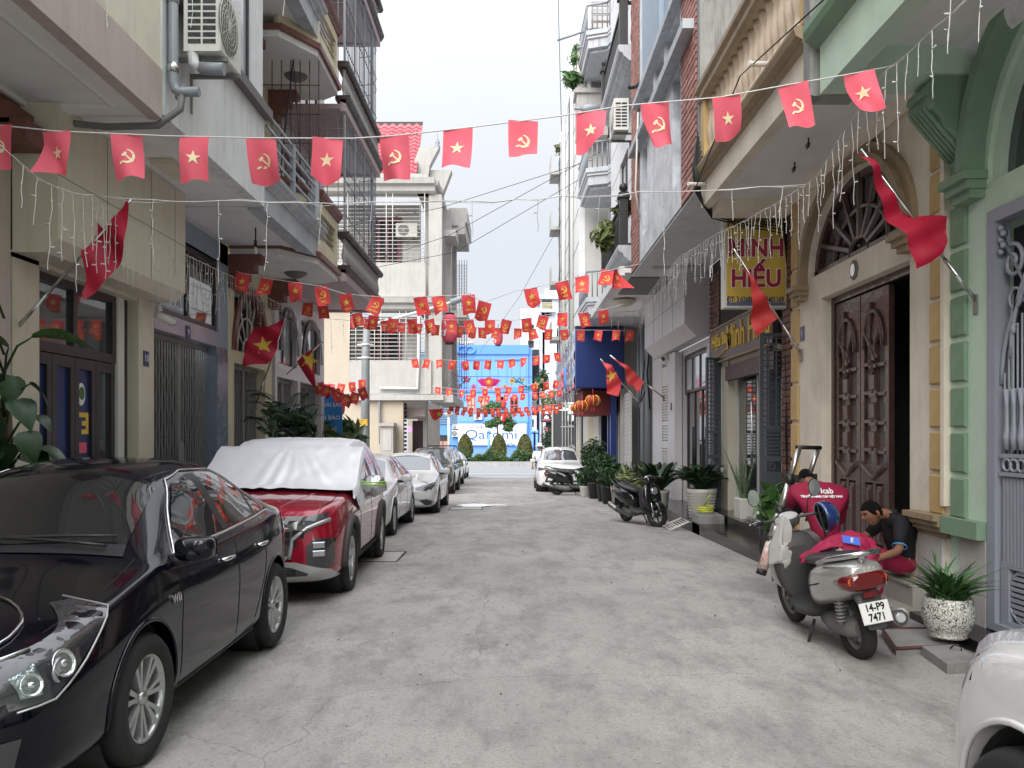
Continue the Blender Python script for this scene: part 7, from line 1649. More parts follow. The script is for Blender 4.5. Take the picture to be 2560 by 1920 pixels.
 for sx in (-1, 1):
  b = MB(); b.tube([(sx * .24, .345, .96), (sx * .35, .285, .96)], .02, 8); B(b, 'grip', m_blk)
  b = MB(); b.tube([(sx * .24, .36, .97), (sx * .25, .42, .965), (sx * .35, .36, .96)], .006, 5); B(b, 'brake_lever', m_steel)
  b = MB(); b.tube([(sx * .17, .38, .98), (sx * .2, .4, 1.08), (sx * .27, .38, 1.14)], .007, 5); ms = B(b, 'mirror_stalk', m_iron)
  b = MB(); c = (sx * .27, .38, 1.18)
  b.lathe([(.01, .02), (.055, .015), (.068, 0), (.066, -.008)], c, 'y', 18, sx=.8, sy=1.15); B(b, 'mirror_shell', m_blk, ms); b = MB(); b.lathe([(.062, -.009), (.0, -.0105)], c, 'y', 18, caps=False, sx=.8, sy=1.15); B(b, 'mirror_glass', m_steel, ms)
 b = MB(); TT = lambda u, v, w: (u, .37 - w * .75 + v * .5, .975 + v * .5 + w * .75); q = MB(TT); q.lathe([(.075, -.02), (.075, .012), (.065, .014)], (0, 0, 0), 'z', 20, sy=.8, sx=1.1); dl = B(q, 'dial_ring', m_silv); q = MB(TT); q.lathe([(.062, .013), (.0, .0135)], (0, 0, 0), 'z', 18, caps=False, sy=.8, sx=1.1); B(q, 'dial_face', m_lensd, dl)
 B(loft([(.57, .72, .08, .07), (.6, .7, .06, .05)], 12), 'headlight', m_lens)
 if green: b = MB(); b.box(-.03, .03, .575, .585, .5, .56); B(b, 'tag', m_leaf2)
 return t
p_sil = paint('champagne_silver_paint', (.4, .395, .37), rough=.3, metal=.5)
p_blk = paint('black_scooter_paint', (.01, .01, .012), rough=.15)
scooter('silver scooter seen from behind on the right with a magenta jacket on its seat', (2.5, 6.72, gz(6.7)), (-.05, 1.), R(-10), p_sil, p_sil, plate=('14-P9', '7471'), sc_=.98)
scooter('glossy black scooter parked in front of the white ribbed pot', (2.6, 17.0, gz(17)), (.36, -.93), R(4), p_blk, m_blk, steer=.35, sc_=1.0, green=True)
scooter('dark scooter parked across the front of the white SUV', (2.12, 27.8, gz(27.8)), (.93, -.36), R(5), p_blk, p_sil, steer=.2, sc_=1.12)
# things on and by the silver scooter -----------------------------------------------
m_mag = mat('magenta_workwear', (.3, .008, .05), .75, var=.15, bump=.3, bs=14)
def cloth(name, label, pts, m, cat, noise_=.03, nu=24, nv=24, thick=.012):
 """draped sheet: 4 rows x n control points -> smooth lumpy sheet"""
 ru_, cv_ = len(pts), len(pts[0]); b = MB()
 def f(u, v):
  a = min(u * (ru_ - 1), ru_ - 1.0001); c = min(v * (cv_ - 1), cv_ - 1.0001); i, j = int(a), int(c); fa, fc = a - i, c - j; fa, fc = fa * fa * (3 - 2 * fa), fc * fc * (3 - 2 * fc)
  p = (V(pts[i][j]) * (1 - fa) + V(pts[i + 1][j]) * fa) * (1 - fc) + (V(pts[i][j + 1]) * (1 - fa) + V(pts[i + 1][j + 1]) * fa) * fc
  k = noise.noise(p * 9) * noise_ + abs(noise.noise(V((p.x * 5 + p.y * 16, p.z * 14, 2)))) * noise_ * 1.4
  return p + V((k * .4, -k * .3, k))
 b.grid(f, nu, nv); o = b.build(name, m, None); mo = o.modifiers.new('t', 'SOLIDIFY'); mo.thickness = thick; return tag(o, label, cat)
def sw(px, py, Y): return at(px, py, Y)
cloth('jacket', 'magenta work jacket with a blue logo strip thrown over the scooter seat', [
 [sw(2002, 1415, 6.55), sw(2030, 1385, 6.5), sw(2070, 1372, 6.4), sw(2110, 1362, 6.3), sw(2170, 1420, 6.2), sw(2182, 1440, 6.2)],
 [sw(1998, 1395, 6.75), sw(2045, 1368, 6.7), sw(2090, 1352, 6.6), sw(2140, 1352, 6.5), sw(2185, 1385, 6.4), sw(2190, 1420, 6.4)],
 [sw(2020, 1385, 6.95), sw(2065, 1352, 6.9), sw(2105, 1345, 6.85), sw(2150, 1348, 6.8), sw(2180, 1370, 6.7), sw(2192, 1400, 6.6)],
 [sw(2040, 1372, 7.0), sw(2080, 1345, 7.05), sw(2120, 1338, 7.0), sw(2155, 1350, 6.95), sw(2175, 1368, 6.9), sw(2190, 1390, 6.8)]], m_mag, 'jacket', .055, 64, 64)
b = MB(); p, q = sw(2108, 1356, 6.33), sw(2152, 1364, 6.28); b.quad(p, q, q + V((0, .03, .055)), p + V((0, .03, .05))); tag(b.build('logo_strip', mat('logo_blue', (.02, .1, .5), .6)), 'blue and white logo strip with a letter E on the magenta jacket', 'logo patch')
lettering('E', .045, m_whitep, bpy.data.objects['logo_strip'], lambda u, v, w: (p + (q - p) * .5 + V((u, .012 - w, .028 + v))), 0, 0, .012, .001, bold=.002)
cloth('rain_jacket', 'pale grey cloth jacket hanging from the left scooter mirror', [
 [sw(1940, 1300, 7.05), sw(1955, 1290, 7.0), sw(1970, 1300, 7.0)], [sw(1928, 1370, 7.05), sw(1950, 1350, 6.98), sw(1976, 1362, 7.0)],
 [sw(1925, 1405, 7.05), sw(1950, 1400, 6.96), sw(1982, 1405, 7.0)], [sw(1948, 1385, 7.05), sw(1966, 1428, 6.98), sw(1978, 1420, 7.0)]], mat('pale_grey_cloth', (.36, .36, .34), .8, bump=.2), 'jacket', .05, 36, 24)
t = thing('helmet', 'dark blue half helmet hanging on the scooter handlebar', 'helmet', sw(2060, 1290, 6.95)); c = sw(2060, 1292, 6.95)
b = MB(); RM = Matrix.Rotation(R(70), 3, 'Y') @ Matrix.Rotation(R(-30), 3, 'Z')
def hf(u, v): a, th = 2 * pi * u, v * pi * .56; return c + RM @ V((.13 * sin(th) * cos(a), .145 * sin(th) * sin(a), .13 * cos(th) * .95))
b.grid(hf, 26, 12); o = b.build('shell', mat('helmet_blue', (.01, .03, .12), .2, coat=1.), t); o.modifiers.new('t', 'SOLIDIFY').thickness = .014
b = MB(); b.grid(lambda u, v: c + (V(hf(u, v)) - c) * .9, 20, 10); b.build('lining', m_dark, t)
b = MB(); b.tube([hf(.1, 1), c + V((.02, -.02, -.2)), hf(.6, 1)], .009, 5); b.build('strap', m_wire, t)
# telescopic ladder leaning by the door
t = thing('telescopic_ladder', 'aluminium telescopic ladder leaning behind the silver scooter', 'ladder', sw(1905, 1430, 8.9))
A = [sw(1903, 1432, 8.7), sw(1950, 1280, 8.8), sw(1998, 1120, 8.9)]; B_ = [sw(1935, 1418, 9.1), sw(1995, 1270, 9.0), sw(2045, 1122, 9.0)]
m_al = mat('brushed_aluminium', (.55, .54, .52), .3, metal=.9)
for Q in (A, B_): b = MB(); b.tube([Q[0], Q[0].lerp(Q[1], .5)], .05, 14); b.tube([Q[0].lerp(Q[1], .5), Q[1]], .043, 14); b.tube([Q[1], Q[1].lerp(Q[2], .5)], .034, 14); b.tube([Q[1].lerp(Q[2], .5), Q[2]], .027, 14); b.build('stile', m_al, t); b = MB(); b.tube([Q[0] - (Q[1] - Q[0]) * .03, Q[0] + (Q[1] - Q[0]) * .05], .053, 10); b.build('rubber_foot', m_blk, t)
b = MB(); b.tube([A[2] + V((-.03, 0, .01)), B_[2] + V((.03, 0, .01))], .022, 8); b.build('top_rung', m_blk, t)
for k in (.0, .5, .62): b = MB(); P_, Q_ = A[1].lerp(A[2], k * .6), B_[1].lerp(B_[2], k * .6); b.tube([P_, Q_], .02, 8); b.build('rung', m_al, t)
for k in range(7): P_ = A[0].lerp(A[1], .12 + k * .13); b = MB(); b.tube([P_, B_[0].lerp(B_[1], .12 + k * .13)], .016, 6); b.build('rung', m_al, t)
for k in (.5, 1., 1.5):
 for Q in (A, B_): P_ = Q[0].lerp(Q[1], k) if k <= 1 else Q[1].lerp(Q[2], k - 1); b = MB(); b.tube([P_ - V((0, 0, .05)), P_ + V((.0, 0, .06))], .052, 8); b.box(P_.x + .03, P_.x + .09, P_.y - .03, P_.y + .03, P_.z - .03, P_.z + .05); b.build('locking_clamp', m_blk, t)
b = MB(); P_ = A[0].lerp(A[1], .3); d_ = (A[1] - A[0]).normalized(); b.tube([P_ - d_ * .16 + V((0, -.004, 0)), P_ + d_ * .16 + V((0, -.004, 0))], .0505, 14); b.build('red_lettered_label', mat('ladder_label', (.5, .2, .15), .4, c2=(.6, .59, .57), vs_=26), t)
# ================================================================ PEOPLE
m_skin = mat('warm_brown_skin', (.25, .12, .075), .5, var=.15, vs_=5)
m_hair = mat('black_hair', (.005, .0045, .0045), .75, bump=1.5, bs=160, spec=.2)
def skin(name, chain_list, m, parent, sub=2):
 """chain_list: list of chains [(pos, radius)...]; a chain starts at an existing point when its first entry is an int"""
 vs_, es, rs = [], [], [];
 for ch in chain_list:
  prev = None
  for e in ch:
   if isinstance(e, int): prev = e; continue
   p, r = e; vs_.append(tuple(p)); rs.append(r if hasattr(r, '__len__') else (r, r))
   if prev is not None: es.append((prev, len(vs_) - 1))
   prev = len(vs_) - 1
 me = bpy.data.meshes.new(name); me.from_pydata(vs_, es, []); o = bpy.data.objects.new(name, me); col.objects.link(o)
 mo = o.modifiers.new('k', 'SKIN'); mo.use_smooth_shade = True;
 for i, r in enumerate(rs): me.skin_vertices[0].data[i].radius = r
 me.skin_vertices[0].data[0].use_root = True
 s_ = o.modifiers.new('s', 'SUBSURF'); s_.levels = s_.render_levels = sub
 m2 = evalmesh(o); bpy.data.objects.remove(o); m2.materials.clear(); m2.materials.append(m)
 for p in m2.polygons: p.use_smooth = True
 if parent: m2.transform(Matrix.Translation(-off(parent)))
 return link(name, m2, parent)
def head(parent, c, fwd, up, s=1., hair=True):
 c, f, u = V(c), V(fwd).normalized(), V(up).normalized(); r = f.cross(u).normalized(); u = r.cross(f)
 P_ = lambda x, y, z: c + (r * x + f * y + u * z) * s
 b = MB()
 def hp(a, t):
  th, ph = pi * t, 2 * pi * a; x, y, z = sin(th) * cos(ph), sin(th) * sin(ph), cos(th)
  sx_, sy, sz = .075, .095, .115
  if z < 0: sx_ *= 1 - .32 * (-z) ** 1.3; sy *= 1 - .2 * (-z)
  X, Y_, Z = x * sx_, y * sy, z * sz
  if y > .3 and z < .2: Y_ = Y_ * .93
  g = lambda cx, cz, w, hh: math.exp(-((X - cx) / w) ** 2 - ((Z - cz) / hh) ** 2) * (1 if y > 0 else 0)
  Y_ += .024 * g(0, -.02, .013, .022) + .01 * g(0, .0, .01, .03) - .01 * g(.03, .012, .014, .01) - .01 * g(-.03, .012, .014, .01) + .008 * g(0, -.062, .026, .009) - .005 * g(0, -.052, .03, .004) + .007 * g(0, -.095, .025, .014) + .006 * g(0, .032, .045, .008)
  return P_(X, Y_, Z)
 b.grid(hp, 40, 34)
 for sx_ in (-1, 1): b.tube([P_(sx_ * .073, -.012, -.028), P_(sx_ * .088, -.016, -.02), P_(sx_ * .094, -.02, .01), P_(sx_ * .086, -.016, .022), P_(sx_ * .074, -.006, .012)], [.008, .012, .013, .012, .007], 8)
 h_ = b.build('head', m_skin, parent)
 for sx_ in (-1, 1):
  b = MB(); b.lathe([(.011, 0), (.009, .004), (.002, .006)], (0, 0, 0), n=10); b.v = [tuple(P_(sx_ * .03 + v_[0], .081 + v_[2], .012 + v_[1] * .6)) for v_ in b.v]; b.build('eye', m_dark, h_)
  b = MB(); b.tube([P_(sx_ * .014, .088, .03), P_(sx_ * .03, .087, .036), P_(sx_ * .048, .074, .031)], .004, 5); b.build('eyebrow', m_hair, h_)
 if hair:
  b = MB()
  def hr(a, t):
   ph = 2 * pi * a; lim = .63 - .12 * max(0, abs(cos(ph)) - .55) / .45 if sin(ph) < .2 else .52 - .17 * min(1, (sin(ph) - .2) / .5); th = pi * t * lim; x, y, z = sin(th) * cos(ph), sin(th) * sin(ph), cos(th)
   k = 1.035 + .05 * noise.noise(V((x * 6, y * 6, z * 6))) + .05 * noise.noise(V((x * 22, y * 22, z * 22))); return P_(x * .078 * k, y * .098 * k - .004, z * .12 * k)
  b.grid(hr, 64, 30); o = b.build('hair', m_hair, h_); o.modifiers.new('t', 'SOLIDIFY').thickness = .006
 return h_
def hand(w, d, side=1, s=1.):
 """chains for palm and five curled fingers from wrist w along d"""
 d = V(d).normalized(); n_ = V((0, 0, 1)).cross(d); n_ = n_.normalized() if n_.length > .1 else V((1, 0, 0)); k_ = d.cross(n_)
 palm = w + d * .05 * s; ch = []
 for i, (o_, L_) in enumerate(((-.03, .06), (-.01, .075), (.01, .08), (.03, .07))): p0 = palm + n_ * o_ * s + d * .03; ch.append([(palm + n_ * o_ * .7 * s, .014), (p0, .0095), (p0 + (d * .9 - k_ * .3) * L_ * .5, .009), (p0 + (d * .7 - k_ * .8) * L_ * .8, .0075)])
 ch.append([(w + d * .02 + n_ * side * .015, .014), (w + d * .05 + n_ * side * .05, .011), (w + d * .09 + n_ * side * .055, .009)])
 return palm, ch
def man(lb, J, shirt, trou, hairf, hd, skinm=m_skin, sleeve=.55, S=1.):
 """J: joints dict in world space"""
 t = thing('person', lb, 'person', J['pel'] * 1.0); r = S
 pel, ch, nk, hc = J['pel'], J['ch'], J['nk'], J['hd']; g = []
 chains = [[(pel, (.1 * r, .08 * r)), (pel.lerp(ch, .5), (.09 * r, .07 * r)), (ch, (.09 * r, .06 * r)), (nk, (.055 * r, .055 * r)), (hc - V((0, 0, .03)), (.05 * r, .05 * r))]]
 for sd in 'LR':
  chains.append([2, (J['sh' + sd], .045 * r), (J['el' + sd], .042 * r), (J['wr' + sd], .028 * r), (J['wr' + sd] + (J['wr' + sd] - J['el' + sd]).normalized() * .07, .026 * r)])
 for sd in 'LR': chains.append([0, (J['hp' + sd], .065 * r), (J['kn' + sd], .06 * r), (J['an' + sd], .038 * r), (J['ft' + sd], .032 * r)])
 body = skin('body', chains, m_skin, t)
 for sd in 'LR':
  p, hc_ = hand(J['wr' + sd], J['wr' + sd] - J['el' + sd]);
  for c in hc_: skin('finger', [c], m_skin, body, 1)
 sch = [[(pel + (ch - pel) * -.28, (.165 * r, .14 * r)), (pel.lerp(ch, .5), (.15 * r, .125 * r)), (ch, (.175 * r, .13 * r)), (ch.lerp(nk, .6), (.12 * r, .1 * r)), (ch.lerp(nk, .86), (.075 * r, .07 * r))]]
 for sd in 'LR': sch.append([2, (J['sh' + sd], .078 * r), (J['sh' + sd].lerp(J['el' + sd], .5), .068 * r), (J['sh' + sd].lerp(J['el' + sd], 1 if sleeve > .9 else .85), .06 * r)] + ([(J['el' + sd].lerp(J['wr' + sd], .9), .042 * r)] if sleeve > .9 else []))
 sh = skin('shirt', sch, shirt, t); me = sh.data
 for v_ in me.vertices: w_ = v_.co + off(t); v_.co += v_.normal * (.014 * noise.noise(w_ * 7) + .012 * abs(noise.noise(V((w_.x * 4, w_.y * 4, w_.z * 16)))))
 tch = [[(pel + (ch - pel) * .06, (.15 * r, .125 * r)), (pel, (.155 * r, .135 * r))]]
 for sd in 'LR': tch.append([1, (J['hp' + sd], .11 * r), (J['kn' + sd], .085 * r), (J['kn' + sd].lerp(J['an' + sd], .9), .062 * r)])
 skin('trousers', tch, trou, t)
 for sd in 'LR': skin('shoe', [[(J['an' + sd] - V((0, 0, .03)), .048), (J['ft' + sd].lerp(J['an' + sd], .3), .046), (J['ft' + sd], .04)]], m_blk, t, 1)
 head(t, hc, hairf, hd); return t
m_navyt = mat('black_polo_cloth', (.006, .007, .01), .8, bump=.25, bs=30)
W = lambda px, py, Y: at(px, py, Y)
J = dict(pel=V((3.74, 7.98, .42)), ch=V((3.66, 7.95, .74)), nk=V((3.52, 7.93, .88)), hd=W(2178, 1284, 7.9),
 shL=V((3.6, 7.76, .8)), elL=V((3.5, 7.62, .56)), wrL=V((3.28, 7.55, .5)), shR=V((3.6, 8.12, .8)), elR=V((3.42, 8.2, .6)), wrR=V((3.2, 8.0, .52)),
 hpL=V((3.66, 7.86, .38)), knL=V((3.3, 7.66, .52)), anL=V((3.3, 7.62, .1)), ftL=V((3.15, 7.6, .04)), hpR=V((3.66, 8.08, .38)), knR=V((3.28, 8.12, .55)), anR=V((3.3, 8.1, .1)), ftR=V((3.14, 8.1, .04)))
man('man in a black polo and magenta trousers sitting on the step, head bowed in profile', J, m_navyt, m_mag, (-1, -.15, -.32), (-.3, 0, 1), sleeve=.5)
b = MB(); p = J['el' + 'L']; q = J['shL'].lerp(p, .84); d_ = (p - J['shL']).normalized(); n1 = d_.orthogonal().normalized(); n2 = d_.cross(n1)
b.tube([q + (n1 * cos(a * pi / 8) + n2 * sin(a * pi / 8)) * .062 for a in range(16)], .006, 5, close=True); b.build('sleeve_piping', mat('sky_blue_piping', (.05, .3, .6), .6), bpy.data.objects['person'])
J = dict(pel=V((3.12, 8.6, .62)), ch=V((3.06, 8.62, .93)), nk=V((3.04, 8.78, 1.08)), hd=V((3.04, 8.9, 1.09)),
 shL=V((2.87, 8.66, .99)), elL=V((2.86, 8.95, .8)), wrL=V((3.0, 9.15, .75)), shR=V((3.27, 8.66, .97)), elR=V((3.32, 8.85, .72)), wrR=V((3.2, 9.1, .72)),
 hpL=V((3.0, 8.68, .58)), knL=V((2.9, 9.05, .5)), anL=V((2.86, 9.0, .08)), ftL=V((2.8, 9.15, .03)), hpR=V((3.24, 8.68, .58)), knR=V((3.26, 9.1, .52)), anR=V((3.25, 9.05, .08)), ftR=V((3.24, 9.22, .03)))
for k_ in J: J[k_] = V((3.12, 8.7, .55)) + (J[k_] - V((3.06, 8.62, .6))) * (1.18 if J[k_].z > .55 else 1.0) + V((.05, 0, 0))
pm_ = man('man in a magenta work shirt with white back logo, crouching with his back turned', J, m_mag, mat('grey_trousers', (.12, .12, .12), .8), (0, .75, -.66), (0, .66, .75), sleeve=1., S=1.2)
sb = [o for o in pm_.children if o.name.startswith('shirt')][0]; bv = BVHTree.FromPolygons([tuple(v_.co + off(pm_)) for v_ in sb.data.vertices], [tuple(p.vertices) for p in sb.data.polygons])
def onback(u, v, w):
 q = bv.ray_cast(V((3.17 + u, 7.5, 1.03 + v)), V((0, 1, 0))); return (q[0] if q[0] else V((3.17 + u, 8.5, 1.03 + v))) + V((0, -.006 - w, .003))
for s_, v, sz, m in (('VIVIcab', .0, .075, m_whitep), ('TRUYỀN HÌNH CÁP VIỆT NAM', -.055, .028, m_whitep)): lettering(s_, sz, m, sb, onback, 0, v, 0, .001, bold=.002, sx=1.1)
J = dict(pel=V((1.02, 33, .32)), ch=V((1.03, 33, .8)), nk=V((1.03, 33, .98)), hd=V((1.04, 33, 1.1)), shL=V((.84, 33, .9)), elL=V((.78, 33, .62)), wrL=V((.76, 32.95, .36)), shR=V((1.22, 33, .9)), elR=V((1.28, 33, .6)), wrR=V((1.28, 32.9, .4)),
 hpL=V((.93, 33, .28)), knL=V((.93, 32.9, -.1)), anL=V((.93, 33, -.45)), ftL=V((.93, 32.85, -.49)), hpR=V((1.12, 33, .28)), knR=V((1.12, 33.1, -.1)), anR=V((1.12, 33.2, -.45)), ftR=V((1.12, 33.1, -.49)))
pm_ = man('person in a white sun hat walking beside the white SUV, arm hanging', J, m_whitep, m_navyt, (0, -1, 0), (0, 0, 1))
b = MB(); b.lathe([(.19, 1.14), (.2, 1.15), (.1, 1.18), (.09, 1.27), (.02, 1.28)], (1.04, 33, 0), n=18); b.build('sun_hat', m_whitep, pm_)
# ================================================================ PLANTS
def leafmesh(name, L_, W_, m, droop=.4, n=6, fold=.15, tip=1.):
 b = MB()
 def f(u, v):
  w_ = W_ * sin(pi * min(1, .04 + .96 * u) ** (.75 * tip)) * (v - .5) * 2; return (w_, L_ * u * (1 - .25 * droop * u), -droop * L_ * u * u + fold * abs(w_))
 b.grid(f, n, 4); return b.mesh(name, m, fix=False)
def leaves(parent, me, P, name='leaf'):
 """P: (pos, yaw, pitch, scale)"""
 o_ = off(parent)
 for p, yaw, pit, s_ in P:
  o = link(name, me, parent, V(p) - o_); o.rotation_euler = (pit, ru(-.3, .3), yaw); o.scale = (s_, s_, s_)
def pot(parent, c, r, h, m, prof=None, n=28):
 b = MB(); b.lathe([(q * r, z * h) for q, z in (prof or [(.62, 0), (.75, .05), (.98, .9), (1.04, .92), (1.04, 1), (.92, 1), (.9, .9)])], c, n=n); b.build('pot', m, parent)
 b = MB(); b.lathe([(0, h * .88), (r * .9, h * .88)], c, n=16, caps=False); b.build('soil', m_bark, parent)
# big heart-leaved plant at left
t = thing('pothos_plant', 'big broad leaved climbing plant behind the black sedan at the left edge', 'plant', (-4.0, 6.6, 0))
me = leafmesh('leaf', .46, .17, m_leaf, .35, 8, .25, .8); me2 = leafmesh('leaf', .5, .19, mat('leaf_fresh', (.06, .17, .03), .3, var=.2, rnd_=.2), .3, 8, .25, .8)
b = MB(); b.tube([(-4.2, 6.9, 0), (-4.15, 6.9, 1.0), (-4.12, 6.8, 1.9)], [.09, .07, .05], 8); b.build('mossy_trunk', m_bark, t); pot(t, (-4.12, 6.8, 0), .28, .45, m_stone)
for q, (px, py, yaw, pit, s_, k) in enumerate(((0, 905, 2.4, .3, 1.25, 1), (175, 845, -.9, .15, 1.35, 1), (95, 870, 2.0, .6, .9, 1), (60, 960, 2.8, .1, 1.3, 0), (40, 1020, 3.0, -.6, 1.1, 0), (120, 1000, -2.2, -.7, .9, 0), (80, 1060, 2.7, -.9, 1.0, 0), (150, 1080, -2.4, -1.0, .8, 0), (100, 1110, 3.1, -.8, 1.05, 0), (20, 1080, 2.2, -.6, 1, 0), (150, 1120, -1.9, -.4, .9, 0), (60, 1130, 2.9, -.5, 1.0, 0), (190, 1040, -1.7, -.5, .6, 0), (0, 790, 2.7, -.2, .8, 0), (0, 960, 2.3, -.3, 1.1, 0), (10, 850, 3, -.9, .8, 0), (130, 1145, -1.6, -.1, 1.2, 0), (200, 1120, -1.4, -.3, .9, 0), (30, 1140, 2.6, -.9, 1, 0), (0, 700, 2.9, -.5, .7, 0), (110, 940, -2.6, -1.2, .8, 0), (170, 960, -1.2, -.6, .7, 0))):
 Y = ru(6.3, 6.7); p = at(px * .7 - 45, py, Y); leaves(t, me2 if k else me, [(p, yaw, pit, s_ * .72)])
 b = MB(); b.tube([V((-4.12, 6.8, max(.4, p.z - .25))), (V((-4.12, 6.8, p.z)) + p) / 2 + V((0, 0, -.05)), p], [.012, .01, .007], 5); b.build('stalk', m_leaf2, t)
# palm fronds in front of the scissor gates
def frond(b, p0, d, L_, n=16, lw=.012, ll=.22):
 d = V(d).normalized(); side = d.cross(V((0, 0, 1))).normalized(); pts = [p0 + d * L_ * u + V((0, 0, -.55 * L_ * u * u)) for u in [k / n for k in range(n + 1)]]; b.tube(pts, .006, 4)
 for k in range(3, n + 1):
  for s_ in (-1, 1):
   l_ = ll * sin(pi * (k / n) ** .8 * .9 + .1) + .04; e = pts[k] + side * s_ * l_ * .8 + d * l_ * .5 + V((0, 0, -.35 * l_)); w_ = d * lw; b.face([b.pt(pts[k] - w_), b.pt((pts[k] + e) / 2 - w_ + V((0, 0, .02))), b.pt(e), b.pt((pts[k] + e) / 2 + w_ + V((0, 0, .02)))])
t = thing('palm', 'slender feathery palm in front of the folding gates on the left', 'plant', (-3.9, 13.6, gz(13.6)))
me_f = []
for q in range(4): b = MB(); frond(b, V((0, 0, 0)), (0, 1, .9), ru(.75, 1.), 16); me_f.append(b.mesh('frond', m_leaf, fix=False))
for s_ in range(5):
 x, y = -3.95 + ru(-.2, .3), 13.6 + ru(-.7, 1.2); hh = ru(1.1, 2.4)
 b = MB(); b.tube([(-3.9 + ru(-.1, .1), y, gz(13.6)), (x, y, hh)], [.025, .014], 6); b.build('stem', m_leaf2, t)
 for k in range(9): o = link('frond', me_f[k % 4], t, V((x, y, hh - .05 * k)) - off(t)); o.rotation_euler = (ru(-.3, .5), 0, ru(0, 6.28)); o.scale = (ru(.6, 1.),) * 3
pot(t, (-3.9, 13.6, gz(13.6)), .25, .4, m_stone)
def bush(name, label, c, r, n, size, m, seed, cat='plant', m2=None, elong=2.3, trunk=True, potm=None, pr=.2, ph=.4, pprof=None):
 g = c[2]; t = thing(name, label, cat, (c[0], c[1], g)); z = g + (ph if potm else 0) + c[3]
 leafcloud(n, ell(c[0], c[1], z, r[0], r[0], r[1], .25), size, m, elong, seed).build('foliage', m, t, fix=False)
 if m2: leafcloud(n // 4, ell(c[0], c[1], z + .05, r[0], r[0], r[1], .8), size, m2, elong, seed + 1).build('young_leaves', m2, t, fix=False)
 b = MB()
 for k in range(6): a = k * 1.05; b.tube([(c[0], c[1], g + (ph * .8 if potm else 0)), (c[0] + .2 * r[0] * cos(a), c[1] + .2 * r[0] * sin(a), z - r[1] * .3), (c[0] + .6 * r[0] * cos(a), c[1] + .6 * r[0] * sin(a), z + r[1] * .3)], [.025, .016, .008], 5)
 b.build('stems', m_bark, t)
 if potm: pot(t, (c[0], c[1], g), pr, ph, potm, pprof)
 return t
bush('ivy_bush', 'round dark glossy leaved bush at the foot of the palm', (-3.75, 14.3, gz(14), 1.45), (.42, .42), 420, .11, m_leaf, 21, elong=1.4, potm=m_stone)
bush('mango_bush', 'light green bushy young tree above the covered car beside the grey post', (-4.6, 20.4, gz(20), 1.75), (.95, .5), 900, .17, m_leaf2, 22, m2=m_leaf3, elong=2.8)
# crackle pot with strap leaves
t = thing('crackle_pot_plant', 'strap leaved plant in a white crackle glaze pot by the steel gate', 'potted plant', (3.29, 6.35, .09))
m_crack = mat('crackle_glaze', (.6, .6, .55), .35); n_ = m_crack.node_tree.nodes; l_ = m_crack.node_tree.links; vo = n_.new('ShaderNodeTexVoronoi'); vo.feature = 'DISTANCE_TO_EDGE'; vo.inputs['Scale'].default_value = 36; tcx = n_.new('ShaderNodeTexCoord'); nn = n_.new('ShaderNodeTexNoise'); nn.inputs['Scale'].default_value = 14; mm_ = n_.new('ShaderNodeMixRGB'); mm_.inputs[0].default_value = .12
l_.new(tcx.outputs['Object'], mm_.inputs[1]); l_.new(tcx.outputs['Object'], nn.inputs['Vector']); l_.new(nn.outputs['Color'], mm_.inputs[2]); l_.new(mm_.outputs[0], vo.inputs['Vector'])
rp = n_.new('ShaderNodeValToRGB'); rp.color_ramp.elements[0].position = .05; rp.color_ramp.elements[0].color = (.07, .075, .06, 1); rp.color_ramp.elements[1].position = .09; rp.color_ramp.elements[1].color = (.6, .6, .55, 1); l_.new(vo.outputs['Distance'], rp.inputs[0]); l_.new(rp.outputs[0], n_['Principled BSDF'].inputs['Base Color'])
PC = (3.29, 6.35, .09); pot(t, PC, .185, .3, m_crack, [(.7, 0), (.72, .06), (.68, .1), (.86, .22), (1.02, .5), (1.0, .8), (.93, .97), (.9, 1), (.84, .98), (.84, .9)], 36)
me = leafmesh('leaf', .47, .042, mat('strap_leaf', (.04, .11, .03), .3, var=.3, rnd_=.5), .4, 10, .3, .35)
me2 = leafmesh('leaf', .4, .028, mat('strap_leaf_bright', (.1, .2, .03), .3, var=.2), .12, 8, .4, .55)
leaves(t, me, [((PC[0] + ru(-.07, .07), PC[1] + ru(-.07, .07), .37), k * 2.4 + ru(-.3, .3), ru(.6, 1.35), ru(.65, 1.0)) for k in range(90)])
leaves(t, me2, [((PC[0] + ru(-.05, .05), PC[1] + ru(-.08, .02), .37), ru(0, 6.28), ru(1.2, 1.5), ru(.5, .75)) for k in range(7)])
# ZZ plants
m_ribb = mat('ribbed_white_pot', (.55, .54, .5), .4)
def zz(label, c, s_, potm, pr, ph, seed, prof=None):
 t = thing('zz_plant', label, 'potted plant', c); g = V(c); b0 = MB(); L_ = .6
 for k in range(3, 15):
  u = k / 15; p = V((0, L_ * u * .62, L_ * u * .9 - .28 * u * u));
  for q in (-1, 1): e = p + V((q * .085, .05, .03)) * (1.1 - .4 * u); w_ = V((0, .02, .012)); b0.face([b0.pt(p), b0.pt((p + e) / 2 + w_), b0.pt(e), b0.pt((p + e) / 2 - w_)])
 b0.tube([(0, L_ * u / 15 * .62, L_ * u / 15 * .9 - .28 * (u / 15) ** 2) for u in range(0, 16, 3)], .009, 4); me = b0.mesh('frond', m_leaf, fix=False)
 for k in range(48): o = link('frond', me, t, V((ru(-.05, .05), ru(-.05, .05), ph * .9))); o.rotation_euler = (ru(-.15, .4), 0, ru(0, 6.28)); o.scale = (s_ * ru(.7, 1.15),) * 3
 pot(t, c, pr, ph, potm, prof); return t
